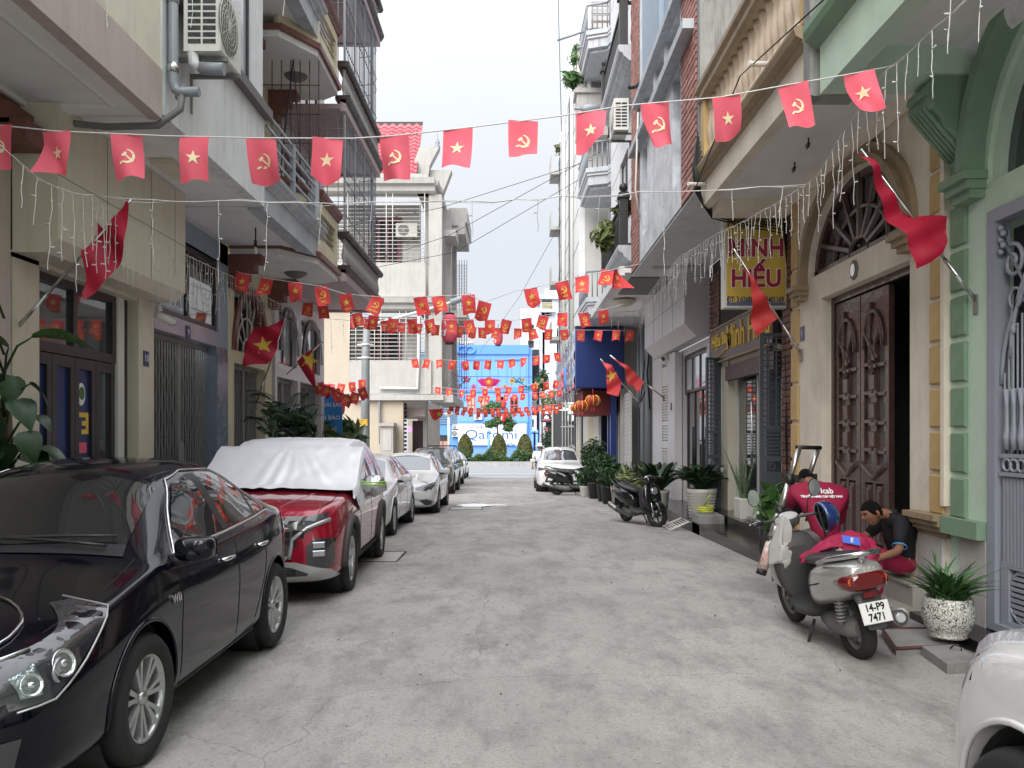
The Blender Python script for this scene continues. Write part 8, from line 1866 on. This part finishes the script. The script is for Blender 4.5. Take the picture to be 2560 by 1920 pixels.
t = zz('bushy dark green plant in the ribbed cream pot beside the open folding gate', (3.58, 16.0, gz(16) + .17), 1.35, m_ribb, .29, .6, 1, [(.66, 0), (.72, .03), (.95, .85), (1.02, .9), (1.0, 1), (.88, 1), (.86, .9)])
for k in range(9):
 b = MB(); z = gz(16) + .22 + k * .058; r = .29 * (.74 + .024 * k) + .004
 for a in range(24): aa = a * pi / 12 + (k % 2) * pi / 24; b.tube([(3.58 + r * cos(aa - .08), 16 + r * sin(aa - .08), z), (3.58 + (r + .012) * cos(aa), 16 + (r + .012) * sin(aa), z + .015), (3.58 + r * cos(aa + .08), 16 + r * sin(aa + .08), z + .03)], .008, 4)
 b.build('rib_row', m_ribb, t)
zz('bushy plant in the smooth white pot behind the black scooter', (3.2, 18.6, gz(18.6)), 1.6, m_acw, .26, .62, 2)
bush('drooping_shrub', 'pale drooping shrub behind the black scooter tail', (3.0, 20.6, gz(20), .55), (.5, .55), 520, .08, m_leaf3, 33, elong=4)
for k, (px, Y, r_, hh, pm, lb) in enumerate(((1485, 26.0, .42, 1.3, m_blk, 'tall dark bushy plant by the blue post behind the dark scooter'), (1508, 24.6, .42, .9, m_blk, 'leafy plant in a black urn right of the dark scooter'), (1520, 23.4, .25, .45, m_blk, 'small spiky plant in a dark tapered pot'), (1545, 22.5, .3, .6, m_stone, 'low plant behind the black scooter mirror'))):
 x = (px - CX) * Y / F; bush('potted_shrub', lb, (x, Y, gz(Y), hh * .55), (r_, hh * .5), 900, .07, m_leaf, 40 + k, potm=pm, pr=.2, ph=.5)
bush('small_pot', 'narrow leaved plant in a white box pot by the dark scooter', ((1462 - CX) * 27 / F, 27, gz(27), .3), (.3, .3), 160, .1, m_leaf, 50, potm=m_acw, pr=.17, ph=.35)
# snake plant in the shop window
t = thing('snake_plant', 'tall snake plant in a white square pot behind the shop glass', 'potted plant', (4.02, 14.55, g2)); c = (4.0, 14.5, g2)
b = MB(); b.bbox(c[0] - .14, c[0] + .14, c[1] - .2, c[1] + .2, g2, g2 + .34, .02); b.build('pot', m_acw, t)
me = leafmesh('leaf', 1.0, .035, mat('snake_leaf', (.05, .1, .05), .4, c2=(.14, .2, .1), vs_=14), .05, 8, .3, .5)
leaves(t, me, [((c[0] + ru(-.08, .02), c[1] + ru(-.14, .14), g2 + .3), ru(0, 6.28), ru(1.25, 1.5), ru(.6, 1.1)) for k in range(16)])
bush('door_plant', 'leafy plant between ladder and folding gate', (3.72, 11.6, gz(11.6) + .17, .3), (.3, .3), 170, .15, m_leaf2, 61, potm=m_blk, pr=.15, ph=.25)
# balcony greenery
def balc_green(label, px, py, Y, r, n, m, seed): p = at(px, py, Y); t = thing('balcony_plant', label, 'plant', p); leafcloud(n, ell(p.x, p.y, p.z, r, r, r * .8, .1), .11, m, 3, seed).build('foliage', m, t, fix=False)
balc_green('trailing dry plant over the lower black iron balcony', 1522, 590, 20.5, .42, 420, m_leaf3, 71); balc_green('tuft of dry plant beside the ball finial', 1560, 522, 19, .22, 160, m_leaf3, 72)
balc_green('green shrub behind rails on the roof garden box', 1478, 150, 28.6, .75, 700, m_leaf2, 73); balc_green('hanging green plant at the corner of the roof garden box', 1432, 200, 28.4, .35, 260, m_leaf2, 74)
balc_green('yellow green plant on a small far balcony', 1412, 372, 41, .5, 300, m_leaf3, 75); balc_green('red and green flowers over the corner house side balcony', 1120, 930, 39, .4, 260, m_leaf2, 76); balc_green('feathery palm tuft beside the white tall building', 1385, 1000, 60, 1.3, 500, m_leaf3, 77)
t = thing('garden_hose', 'lime yellow garden hose coiled on a tap block by the ribbed pot', 'hose', (3.45, 15.1, gz(15)))
b = MB(); b.tube([(3.45 + (.13 + .02 * sin(k)) * cos(k * .7), 15.1 + .16 * sin(k * .7), gz(15) + .38 + .004 * k) for k in range(30)] + [(3.55, 15.1, gz(15) + .7)], .012, 6); b.build('hose', mat('lime_hose', (.55, .6, .03), .4), t); bx('block', m_conc, t, lambda u, v, w: (u, v, w), 3.28, 3.72, 14.8, 15.4, gz(15) - .02, gz(15) + .35)
t = thing('wheel_ramp', 'light metal ladder-like ramp leaning on the granite step', 'ramp', (3.2, 16.1, gz(16))); b = MB()
for q in (0, .7): b.tube([(2.9, 15.6 + q, gz(16) + .02), (3.35, 15.7 + q, gz(16) + .2)], .018, 5)
for k in range(9): b.tube([(2.92 + k * .05, 15.6, gz(16) + .03 + k * .02), (2.92 + k * .05, 16.4, gz(16) + .03 + k * .02)], .01, 4)
b.build('ramp_frame', m_acw, t)
# ================================================================ FLAGS ON POLES
def flag(label, Y, poly, base, tip, star_c=None, sr=0., dy=.05, m=m_flagr, srot=pi / 2, poleR=.014):
 """cloth outline, pole base and tip are points measured at distance Y (base may carry its own distance)"""
 B_ = at(base[0], base[1], base[2] if len(base) > 2 else Y); Tp = at(tip[0], tip[1], Y); t = thing('flag_on_pole', label, 'flag', B_)
 b = MB(); b.tube([B_, B_.lerp(Tp, .28)], poleR * 1.25, 8); b.tube([B_.lerp(Tp, .28), Tp], poleR, 8); b.build('pole', m_steel, t)
 b = MB(); d_ = V((1 if B_.x > 0 else -1, 0, 0)); b.box(B_.x - .02, B_.x + .02, B_.y - .03, B_.y + .03, B_.z - .1, B_.z + .06); b.build('bracket', m_gate, t)
 P = [at(x, y, Y) for x, y in poly]; c = sum(P, V()) / len(P); dd = [];
 for i in range(len(P)):
  a, q = P[i], P[(i + 1) % len(P)]; k = max(1, int((q - a).length / .05)); dd += [a.lerp(q, j / k) for j in range(k)]
 nb = len(dd); pts = [V((p.x, p.z)) for p in dd]
 def ins(q):
  r = False
  for i in range(nb):
   a, e = pts[i], pts[(i + 1) % nb]
   if (a[1] > q[1]) != (e[1] > q[1]) and q[0] < (e[0] - a[0]) * (q[1] - a[1]) / (e[1] - a[1]) + a[0]: r = not r
  return r
 x0, x1, z0, z1 = min(p[0] for p in pts), max(p[0] for p in pts), min(p[1] for p in pts), max(p[1] for p in pts); st = max(.03, (z1 - z0) / 26); G = list(pts); z = z0
 while z < z1:
  x = x0
  while x < x1:
   if ins((x, z)): G.append(V((x, z)))
   x += st
  z += st
 r = delaunay_2d_cdt(G, [(i, (i + 1) % nb) for i in range(nb)], [], 1, 1e-5); ax = (Tp - B_).normalized()
 def dep(x, z): s_ = (x - c.x) * ax.x + (z - c.z) * ax.z; q = (x - c.x) * ax.z - (z - c.z) * ax.x; return Y + dy * sin(s_ * 9 + 2.2 * q + Y) + dy * .6 * sin(s_ * 21 + q * 4) + .02 * noise.noise(V((x * 6, z * 6, 0)))
 b = MB(); I = [b.pt((q[0], dep(q[0], q[1]), q[1])) for q in r[0]]
 for f_ in r[2]: b.face([I[i] for i in f_], True)
 fl = b.build('flag_cloth', m, t)
 if star_c:
  s0 = at(*star_c, Y); b = MB(); sp = star(sr, s0.x, s0.z, srot); r = delaunay_2d_cdt([V(q) for q in sp] + [V((s0.x + ru(-.3, .3) * sr, s0.z + ru(-.3, .3) * sr)) for _ in range(8)], [(i, (i + 1) % 10) for i in range(10)], [], 1, 1e-5)
  I = [b.pt((q[0], dep(q[0], q[1]) - .008, q[1])) for q in r[0]]
  for f_ in r[2]: b.face([I[i] for i in f_])
  b.build('star', m_gold, fl)
flag('big furled red flag on a pole at the cream shop column, far left', 7.3, [(330, 497), (258, 575), (232, 548), (226, 609), (205, 628), (213, 670), (217, 700), (212, 735), (217, 753), (240, 732), (258, 710), (292, 654), (312, 620), (319, 575)], (35, 828, 7.5), (330, 498), dy=.05)
flag('big furled red flag on a bright pole fixed to the light green wall', 6.75, [(2150, 370), (2213, 459), (2285, 542), (2322, 540), (2360, 544), (2361, 607), (2350, 636), (2322, 658), (2287, 674), (2275, 640), (2257, 589), (2228, 546), (2191, 474), (2162, 408)], (2443, 755, 6.8), (2152, 372), dy=.06)
flag('furled red flag hanging in front of the yellow shop sign', 10.6, [(1834, 624), (1852, 644), (1875, 694), (1878, 760), (1884, 827), (1895, 840), (1924, 812), (1946, 795), (1927, 766), (1895, 717), (1866, 665)], (2004, 885, 10.9), (1834, 622), m=mat('bright_flag_cloth', (.5, .03, .03), .6, var=.1))
flag('red flag with yellow star on the left pole of the pair before the navy panel', 22, [(1504, 902), (1515, 922), (1518, 983), (1545, 992), (1556, 955), (1545, 940), (1528, 913)], (1600, 1010, 23), (1502, 898), (1529, 940), .17, m=m_redn, dy=.06, srot=1.9, poleR=.02)
flag('folded red flag on the right pole of the pair before the navy panel', 21.4, [(1527, 891), (1562, 922), (1564, 937), (1571, 965), (1584, 962), (1594, 984), (1609, 954), (1580, 922)], (1659, 994, 22), (1525, 888), m=m_redn, dy=.06, poleR=.02)
flag('spread red flag with yellow star behind palm fronds on the left', 13.6, [(629, 819), (671, 817), (714, 797), (700, 836), (680, 899), (669, 910), (640, 911), (609, 917), (617, 858)], (640, 1010, 14.5), (714, 796), (657, 863), .16, dy=.05, srot=1.75)
flag('red flag with yellow star at the lane corner on the left', 16, [(807, 854), (782, 874), (784, 903), (790, 964), (784, 969), (762, 940), (739, 903)], (685, 964, 16.5), (809, 852), (774, 902), .2, srot=1.2, dy=.05)
flag('small drooping red flag under the corner house balcony', 37, [(1071, 1024), (1104, 1022), (1106, 1040), (1088, 1052), (1080, 1046)], (1066, 1034, 38), (1106, 1020), (1098, 1035), .16, m=m_redn, poleR=.02)
# ================================================================ BUNTING, LIGHT STRINGS, LANTERNS
def sickle():
 """hammer and sickle, unit size: list of polygons"""
 o = [(.95 * cos(a), .95 * sin(a)) for a in [R(88 - k * 22) for k in range(11)]]; i = [(-.1 + .74 * cos(a), .08 + .74 * sin(a)) for a in [R(-118 + k * 20) for k in range(11)]]
 q = lambda x, y, a: (x * cos(a) - y * sin(a), x * sin(a) + y * cos(a)); a = R(-45)
 hd = [q(x, y, a) for x, y in ((-.62, -.36), (-.28, -.36), (-.28, .3), (-.62, .3))]; hn = [q(x, y, a) for x, y in ((-.28, -.1), (1.05, -.1), (1.05, .1), (-.28, .1))]
 gr = [(-.45, -.75), (-.62, -.6), (-1.0, -.9), (-.85, -1.08)]
 return [o + i, hd, hn, gr]
def pennant_meshes(w_, h_, cloth_, print_, words):
 out = []
 for var in range(12):
  q0 = (0, .02, .045, .03)[var % 4] * w_ / .2; bend = lambda x, z, var=var, q0=q0: (.02 + q0) * sin(x / w_ * (3 + var % 5) + var * 1.7 + z * 6) * (-z / h_) + .03 * (z / h_) ** 2 * (var % 5 - 2) - (.22 * max(0, x / w_ * (1 if var % 3 else -1) - z / h_ - .75) if var in (3, 6, 10) else 0)
  b = MB(); b.grid(lambda u, v: ((u - .5) * w_ * (1 - .04 * v), bend((u - .5) * w_, -v * h_), -v * h_ * (1 - (.3 * max(0, u + v - 1.3) if var in (5, 8) else 0)) + .014 * sin(u * 5 + var) * v), 6, 7); fm = b.mesh('pennant', cloth_, fix=False)
  b = MB(); sc_ = w_ * (.27 if words else .25); cz = -h_ * (.45 if words else .5)
  ply = [star(1.0)] if var % 2 == 0 else sickle()
  for pl in ply:
   r = delaunay_2d_cdt([V(p) for p in pl], [(i, (i + 1) % len(pl)) for i in range(len(pl))], [], 1, 1e-4); I = [b.pt((q[0] * sc_, bend(q[0] * sc_, cz + q[1] * sc_) - .004, cz + q[1] * sc_)) for q in r[0]]
   for f_ in r[2]: b.face([I[k] for k in f_])
  em = b.mesh('emblem', print_, fix=False); wm = None
  if words:
   wm = textmesh(('CHÚC', 'MỪNG', 'NĂM', 'MỚI')[var % 4], h_ * .15, .0005, print_, .001, res=1)
   for q in wm.vertices: x, z = q.co.x, -h_ * .82 + q.co.y; q.co = (x, bend(x, z) - .004 - q.co.z, z)
  out.append((fm, em, wm))
 return out
def cordpt(P, x):
 for a, c in zip(P, P[1:]):
  if a.x <= x <= c.x: return a.lerp(c, (x - a.x) / max(1e-6, c.x - a.x))
 return P[0] if x < P[0].x else P[-1]
def bunting(label, Y, cord, xs, w_, h_, ms, start=0, tilt=0., jit=.12, fold=(), cr_=.005):
 P = [at(x, y, Y) for x, y in cord]; t = thing('bunting', label, 'bunting', P[0]); b = MB(); b.tube(P, cr_, 4); b.build('cord', m_wirew, t); o_ = off(t)
 for k, x in enumerate(xs):
  p = cordpt(P, (x - CX) * Y / F); fm, em, wm = ms[(k * 5 + start) % 12]
  q = link('pennant', fm, t, p - o_); q.rotation_euler = (ru(-.2, .2), tilt * max(0, x - CX) / 1000 + ru(-jit, jit), ru(-.25, .25) + (1.2 if k in fold else 0)); link('emblem', em, q)
  if wm: link('lettering', wm, q)
 return t
MS1 = pennant_meshes(.21, .305, m_redf, m_goldf, False); MS2 = pennant_meshes(.2, .27, m_redn, m_gold, True); MSf = [(a, b_, None) for a, b_, c_ in MS2]
k_ = 1.1573
c1 = [(-60, 300), (0, 313), (140, 328), (420, 340), (650, 345), (880, 346), (980, 340), (1180, 318), (1400, 290), (1560, 264), (1800, 243), (1970, 212), (2110, 188), (2238, 164)]
bunting('nearest bunting string of large faded pennants right across the lane', 5.9, c1, [-6, 141, 315, 486, 652, 820, 985, 1145, 1308, 1478, 1637, 1815, 1982, 2147], .21, .285, MS1, 1, tilt=-.28, jit=.07)
c2 = [(590, 678), (607, 683), (668, 696), (737, 706), (802, 716), (862, 735), (946, 742), (1050, 742), (1170, 737), (1213, 755), (1290, 727), (1326, 721), (1403, 704), (1455, 690), (1528, 675), (1600, 660)]
bunting('second bunting string of red pennants with greeting words', 12.2, c2, [607, 668, 737, 802, 862, 946, 1050, 1095, 1170, 1213, 1326, 1403, 1455, 1522, 1540], .2, .27, MS2, 0, tilt=.0, jit=.3, fold=(14,))
c3 = [(740, 752), (806, 762), (890, 782), (985, 797), (1130, 800), (1290, 800), (1400, 782), (1458, 782), (1508, 775), (1560, 760)]
bunting('third bunting string just below the greeting pennants', 16, c3, [770, 806, 892, 935, 984, 1030, 1072, 1128, 1170, 1225, 1268, 1316, 1360, 1406, 1458, 1508], .2, .27, MS2, 1, jit=.25)
c4 = [(860, 790), (1000, 806), (1180, 818), (1330, 822), (1452, 825), (1580, 826)]
bunting('fourth bunting string ending across the navy sign panel', 21, c4, [885, 922, 960, 1005, 1048, 1090, 1150, 1182, 1205, 1240, 1295, 1330, 1372, 1410, 1452, 1497, 1542, 1577], .2, .27, MS2, 3, jit=.2)
c5 = [(1020, 895), (1035, 897), (1100, 899), (1170, 903), (1255, 900), (1330, 892), (1372, 886), (1400, 880)]
bunting('fifth bunting string in front of the upper blue wall', 25, c5, [1036, 1068, 1098, 1131, 1162, 1192, 1221, 1252, 1279, 1309, 1341, 1368, 1392], .21, .28, MSf, 1, jit=.2)
c6 = [(1080, 965), (1150, 975), (1250, 970), (1320, 962), (1400, 950)]
bunting('sixth bunting string crossing just under the lotus decoration', 29, c6, [1095, 1122, 1154, 1182, 1212, 1244, 1274, 1304, 1334, 1365, 1392], .22, .3, MSf, 0, jit=.3)
c7 = [(1090, 978), (1200, 990), (1300, 985), (1400, 975)]
bunting('seventh bunting string partly hiding the red framed windows', 33, c7, [1172, 1203, 1220, 1246, 1266, 1287, 1308, 1335, 1354, 1376, 1398], .22, .3, MSf, 2, jit=.35)
c8 = [(1120, 1012), (1180, 1020), (1260, 1021), (1330, 1016), (1420, 1008)]
bunting('lower dense bunting string above the banner', 38, c8, [1128 + k * 17 for k in range(17)], .22, .3, MSf, 0, jit=.25)
c9 = [(1100, 1020), (1190, 1030), (1280, 1030), (1390, 1022)]
bunting('lowest dense bunting string just above the banner', 42, c9, [1105 + k * 18 for k in range(17)], .22, .3, MSf, 3, jit=.25)
c10 = [(792, 955), (830, 968), (860, 985), (880, 990), (905, 968), (915, 960)]
bunting('small sagging bunting swag beside the grey lamp post', 19, c10, [797, 815, 828, 838, 850, 862, 875, 890, 903], .18, .24, MSf, 0, jit=.35)
bunting('short bunting swag hanging above the round red lantern by the post', 22, [(795, 958), (850, 960), (880, 955), (918, 945)], [812, 830, 855, 880, 905], .2, .27, MSf, 1, jit=.3)
# icicle lights
def strandmesh(L_, seed):
 r = random.Random(seed); b = MB(); n = int(L_ / .06); P = [V((0, 0, 0))]
 for k in range(n): P.append(P[-1] + V((r.uniform(-.008, .008), r.uniform(-.008, .008), -.06)))
 b.tube(P, .0027, 4, smooth=False)
 for k in range(2, n, 3): a = r.uniform(0, 6.28); q = P[k]; b.tube([q, q + V((.035 * cos(a), .02 * sin(a), -.005 + .02 * r.random()))], .0055, 4)
 return b.mesh('light_strand', m_wirew)
SM = [strandmesh(L_, i) for i, L_ in enumerate((.35, .45, .55, .62, .7, .3))]
def icicle(label, pts, step=.2, s_=1., r=.0036):
 P = [at(*p) for p in pts]; t = thing('icicle_lights', label, 'string lights', P[0]); Q = []
 for a, c in zip(P, P[1:]): n = max(1, int((c - a).length / .15)); Q += [a.lerp(c, j / n) + V((0, 0, -.012 * sin(pi * j / n))) for j in range(n)]
 Q.append(P[-1]); b = MB(); b.tube([q + V((0, 0, ru(-.006, .006))) for q in Q], r, 4); b.build('wire', m_wirew, t); b = MB(); b.tube([q + V((ru(-.01, .01), .01, ru(-.02, .012))) for q in Q], r * .7, 4); b.build('wire', m_wirew, t)
 acc = 0; o_ = off(t)
 for a, c in zip(Q, Q[1:]):
  acc += (c - a).length
  if acc > step: acc = 0; o = link('light_strand', random.choice(SM), t, c - o_); o.scale = (s_, s_, s_ * ru(.7, 1.1)); o.rotation_euler = (ru(-.06, .06), ru(-.06, .06), ru(0, 6))
icicle('drooping icicle lights from the left edge down past the big flag', [(-40, 330, 5.2), (0, 362, 5.3), (58, 414, 5.5), (128, 462, 5.8), (230, 490, 6.4), (300, 540, 7.4), (440, 622, 9), (580, 690, 12), (700, 760, 15), (775, 790, 17)], .12)
icicle('straight icicle light wire crossing the lane at mid height', [(250, 492, 6.6), (330, 498, 6.6), (600, 500, 6.6), (740, 505, 6.6), (930, 506, 6.6), (1110, 500, 6.6), (1180, 503, 6.6), (1290, 498, 6.6), (1400, 492, 6.6), (1600, 480, 6.6), (1760, 475, 6.6), (1900, 466, 6.6), (2015, 460, 6.6)], .36)
icicle('long icicle lights sweeping down the right facades', [(2420, -10, 4.8), (2330, 75, 5.2), (2216, 175, 5.8), (2165, 245, 6.2), (2095, 350, 6.8), (2040, 440, 7.4), (2010, 463, 7.8), (1900, 530, 9), (1790, 585, 11), (1700, 640, 13.5), (1655, 690, 16), (1610, 750, 19), (1600, 775, 21), (1545, 780, 21), (1484, 768, 21)], .12)
icicle('icicle lights at the very top right corner', [(2560, -60, 4.2), (2450, -30, 4.4), (2380, -20, 4.6)], .16)
icicle('icicle lights hanging in front of the corner house wall', [(760, 790, 20), (860, 800, 20), (960, 812, 20), (1080, 822, 20)], .22, 1.3)
icicle('faint far icicle lights against the sky above the blue building', [(1060, 760, 30), (1180, 770, 30), (1300, 768, 30), (1420, 772, 30)], .5, 1.6)
icicle('short icicle lights hanging from the top edge near the white air conditioner', [(40, -40, 5.5), (200, -30, 5.5), (480, -60, 5.5), (640, -60, 5.5), (790, -20, 5.5)], .5, .9)
# overhead cables
for lb, P_, r_ in (('highest thin cable slanting up to the right over the lane', [(700, 600, 30), (1100, 520, 30), (1480, 400, 28)], .01), ('middle thin cable slanting over the lane', [(720, 720, 30), (1120, 590, 30), (1500, 380, 28)], .01), ('lowest thin cable slanting over the lane', [(880, 680, 30), (1140, 630, 30), (1395, 480, 30), (1480, 430, 28)], .01), ('steep far cable running up to the right', [(1200, 880, 60), (1300, 740, 50), (1400, 560, 40)], .012), ('near cable along the balustrade on the right', [(1735, 480, 11), (1850, 190, 9), (2080, -20, 6)], .008), ('faint vertical cable hanging high in the sky', [(1395, -20, 26), (1404, 330, 26)], .01)):
 t = thing('overhead_cable', lb, 'cable', at(*P_[0])); b = MB(); b.tube([at(*p) for p in P_], r_, 4); b.build('cable', m_wire, t)
t = thing('cable_bundle', 'bundle of black cables drooping beside the yellow shop sign', 'cable', at(1740, 420, 11.4))
for k in range(7): b = MB(); b.tube([at(1745 + 2 * k, 330 + 12 * k, 11.5), at(1732 + 1.5 * k, 420, 11.3), at(1738 + 3 * k, 480 + 5 * k, 11.4), at(1780, 515 + 5 * k, 11.8), at(1860, 530 + 6 * k, 12.2), at(1960, 535 + 8 * k, 12.5), at(1975, 620 + 20 * k, 12.6)], .011, 5); b.build('cable', m_wire, t)
t = thing('cable_bundle', 'black cables running down the brick strip right of the cake shop', 'cable', at(1968, 900, 12.6))
for k in range(3): b = MB(); b.tube([at(1974 - 2 * k, 640, 12.6), at(1970 - 3 * k, 900, 12.6), at(1964 + 3 * k, 1080, 12.5), at(1972, 1280, 12.5)], .013, 5); b.build('cable', m_wire, t)
# lanterns
def lantern(label, px, py, w_, h_, Y, blossoms=True, m=m_redf):
 p = at(px, py, Y); t = thing('lantern', label, 'lantern', p); r, hh = w_ * Y / F / 2, h_ * Y / F / 2; b = MB(); n = 24
 b.lathe([(r * math.sqrt(max(.02, 1 - (.93 * (2 * k / n - 1)) ** 4)) * (1 - .1 * abs(2 * k / n - 1)) * (1 + .022 * (k % 2)), p.z + hh * (2 * k / n - 1) * .93) for k in range(n + 1)], (p.x, p.y, 0), n=20); b.build('paper_shade', m, t)
 for s_ in (-1, 1): b = MB(); b.lathe([(r * .55, 0), (r * .55, hh * .09)], (p.x, p.y, p.z + s_ * hh * .96 - hh * .045), n=16); b.build('black_ring', m_blk, t)
 b = MB(); b.tube([(p.x, p.y, p.z + hh), (p.x, p.y, p.z + hh * 1.5)], .006, 4); b.build('cord', m_wire, t)
 if blossoms:
  b = MB()
  for k in range(9):
   a = -2.3 + ru(-.3, .5); z = ru(-.6, .5); c = V((p.x + r * 1.01 * cos(a), p.y + r * 1.01 * sin(a), p.z + hh * z)); u = V((-sin(a), cos(a), 0)); o2 = V((cos(a), sin(a), 0)) * .012
   for j in range(5): aa = j * 1.2566; q = c + u * .016 * cos(aa) + V((0, 0, .016 * sin(aa))) + o2; b.face([b.pt(q + u * .013 * cos(x) + V((0, 0, .013 * sin(x)))) for x in (0, 1.05, 2.1, 3.14, 4.2, 5.2)])
  b.build('blossom_print', m_whitep, t, kind='stuff')
lantern('large oval red paper lantern with white blossoms beside the corner house', 1124, 822, 42, 78, 18); lantern('slim red paper lantern with blossoms above the blue roof', 1245, 843, 24, 44, 26)
lantern('oval red lantern hanging beside the grey lamp post', 852, 1018, 21, 40, 20, False, m_redn); lantern('small red lantern over the tree crown, upper of the pair', 1259, 1010, 12, 22, 34, False, m_redn); lantern('small red lantern over the tree crown, lower of the pair', 1258, 1045, 12, 22, 34, True, m_redn)
for px, py, w_, lb in ((1482, 1001, 36, 'gold ribbed red pumpkin lantern, nearest under the navy sign'), (1455, 1014, 34, 'dark red pumpkin lantern in the middle under the navy sign'), (1437, 1020, 22, 'small gold red pumpkin lantern leftmost under the navy sign')):
 Y = 27.5; p = at(px, py, Y); r = w_ * Y / F / 2; t = thing('pumpkin_lantern', lb, 'lantern', p); b = MB(); b.lathe([(r * .45, -r * .7), (r * .85, -r * .45), (r, 0), (r * .85, r * .45), (r * .45, r * .7)], p, n=16); b.build('shade', mat('pumpkin_red_%d' % px, (.35, .03, .015), .5), t)
 for k in range(8): a = k * pi / 4; b = MB(); b.tube([(p.x + q * cos(a), p.y + q * sin(a), p.z + z) for q, z in ((r * .46, -r * .72), (r * .88, -r * .45), (r * 1.03, 0), (r * .88, r * .45), (r * .46, r * .72))], .012, 4); b.build('gold_rib', m_gold, t)
 b = MB(); b.tube([p + V((0, 0, r * .7)), p + V((0, 0, r * 1.6))], .008, 4)
 for k in range(6): b.tube([p + V((.05 * cos(k), .05 * sin(k), -r * .7)), p + V((.06 * cos(k), .06 * sin(k), -r * 1.5))], .01, 4)
 b.build('tassel', m_redn, t)
# lotus decoration over the lane mouth
YL = 46.; T = TF(YL); sL = F / YL; XL_ = lambda px: (px - CX) / sL; ZL = lambda py: H + (CY - py) / sL
t = thing('lotus_decoration', 'pink lotus with red star disc hung high over the mouth of the lane', 'decoration', (XL_(1222), YL, ZL(955))); m_pinkp = mat('magenta_board', (.6, .02, .22), .5)
pet = lambda pts: [(XL_(1222 + x), ZL(955 + y)) for x, y in pts]
for k, pl in enumerate(([(0, 12), (-18, 10), (-32, -7), (-18, -4), (-8, -2)], [(0, 12), (18, 10), (32, -7), (18, -4), (8, -2)], [(0, 12), (-12, 8), (-24, -7), (-12, -9), (0, 0)], [(0, 12), (12, 8), (24, -7), (12, -9), (0, 0)])): b = MB(T); b.prism(pet(pl), -.03 + k * .012, .0 + k * .012); b.build('petal', m_pinkp, t)
b = MB(T); b.prism([(XL_(1222) + 12 / sL * cos(a * pi / 14), ZL(955) + 12 / sL * sin(a * pi / 14)) for a in range(28)], .05, .08); d = b.build('red_disc', m_redn, t); b = MB(T); b.prism(star(8 / sL, XL_(1222), ZL(955)), .081, .09); b.build('star', m_gold, d)
lettering('TỔ 5 - KHU PHỐ HỒNG HẢI', .17, m_redn, t, T, XL_(1224), ZL(971), .05, .01, bold=.004)
bx('text_board', m_whitep, t, T, XL_(1199), XL_(1249), ZL(975), ZL(967), .02, .04)
for i, (px, py, r_, pk) in enumerate(((1139, 945, 6, 1), (1167, 949, 10, 1), (1146, 967, 6, 1), (1184, 966, 7, 1), (1280, 952, 10, 0), (1262, 967, 8, 0), (1308, 948, 6, 0), (1339, 963, 10, 0), (1355, 950, 5, 0))):
 t = thing('flower_board', ('pink' if pk else 'yellow') + ' board flower ' + ['far left of the lotus, topmost', 'left of the lotus, the largest pink', 'far left of the lotus, lower', 'just left below the lotus', 'right of the lotus, the largest', 'just right below the lotus', 'small, over the blue building edge', 'large, behind red pennants', 'far right and smallest'][i], 'decoration', (XL_(px), YL, ZL(py)))
 b = MB(T); b.prism([(XL_(px) + r_ / sL * (.72 + .28 * cos(5 * a * pi / 20)) * cos(a * pi / 20 + .3), ZL(py) + r_ / sL * (.72 + .28 * cos(5 * a * pi / 20)) * sin(a * pi / 20 + .3)) for a in range(40)], -.02, .02); b.build('petals', m_pinkp if pk else mat('yellow_board_%d' % i, (.65, .38, .05), .5), t)
 b = MB(T); b.prism([(XL_(px) + r_ / sL * .22 * cos(a * pi / 5), ZL(py) + r_ / sL * .22 * sin(a * pi / 5)) for a in range(10)], .021, .03); b.build('centre', m_gold if pk else m_rust, t)
for lb, x0, s_ in (('green scroll ironwork left of the lotus', 1160, -1), ('green scroll ironwork right of the lotus', 1300, 1)):
 t = thing('scroll_decoration', lb, 'decoration', (XL_(x0), YL, ZL(955))); m_scr = bpy.data.materials.get('green_scroll') or mat('green_scroll', (.02, .16, .13), .5)
 for cx_, cy_, r_ in ((0, 950, 8), (14, 968, 8), (26, 970, 6), (48, 950, 9), (-10, 952, 5)): b = MB(T); b.tube(spiral(XL_(x0 + s_ * cx_), ZL(cy_), r_ / sL, 1.3, -s_, 0, 18), .03, 4); b.build('scroll', m_scr, t)
 b = MB(T); b.tube([(XL_(x0 + s_ * x), ZL(y), 0) for x, y in ((-18, 944), (4, 958), (16, 968), (40, 962), (58, 946))], .03, 4); b.build('stem', m_scr, t)
b = MB(); b.tube([(XL_(1130), YL, ZL(941)), (XL_(1380), YL, ZL(943))], .015, 4); b.build('hanging_wire', m_wire, t)
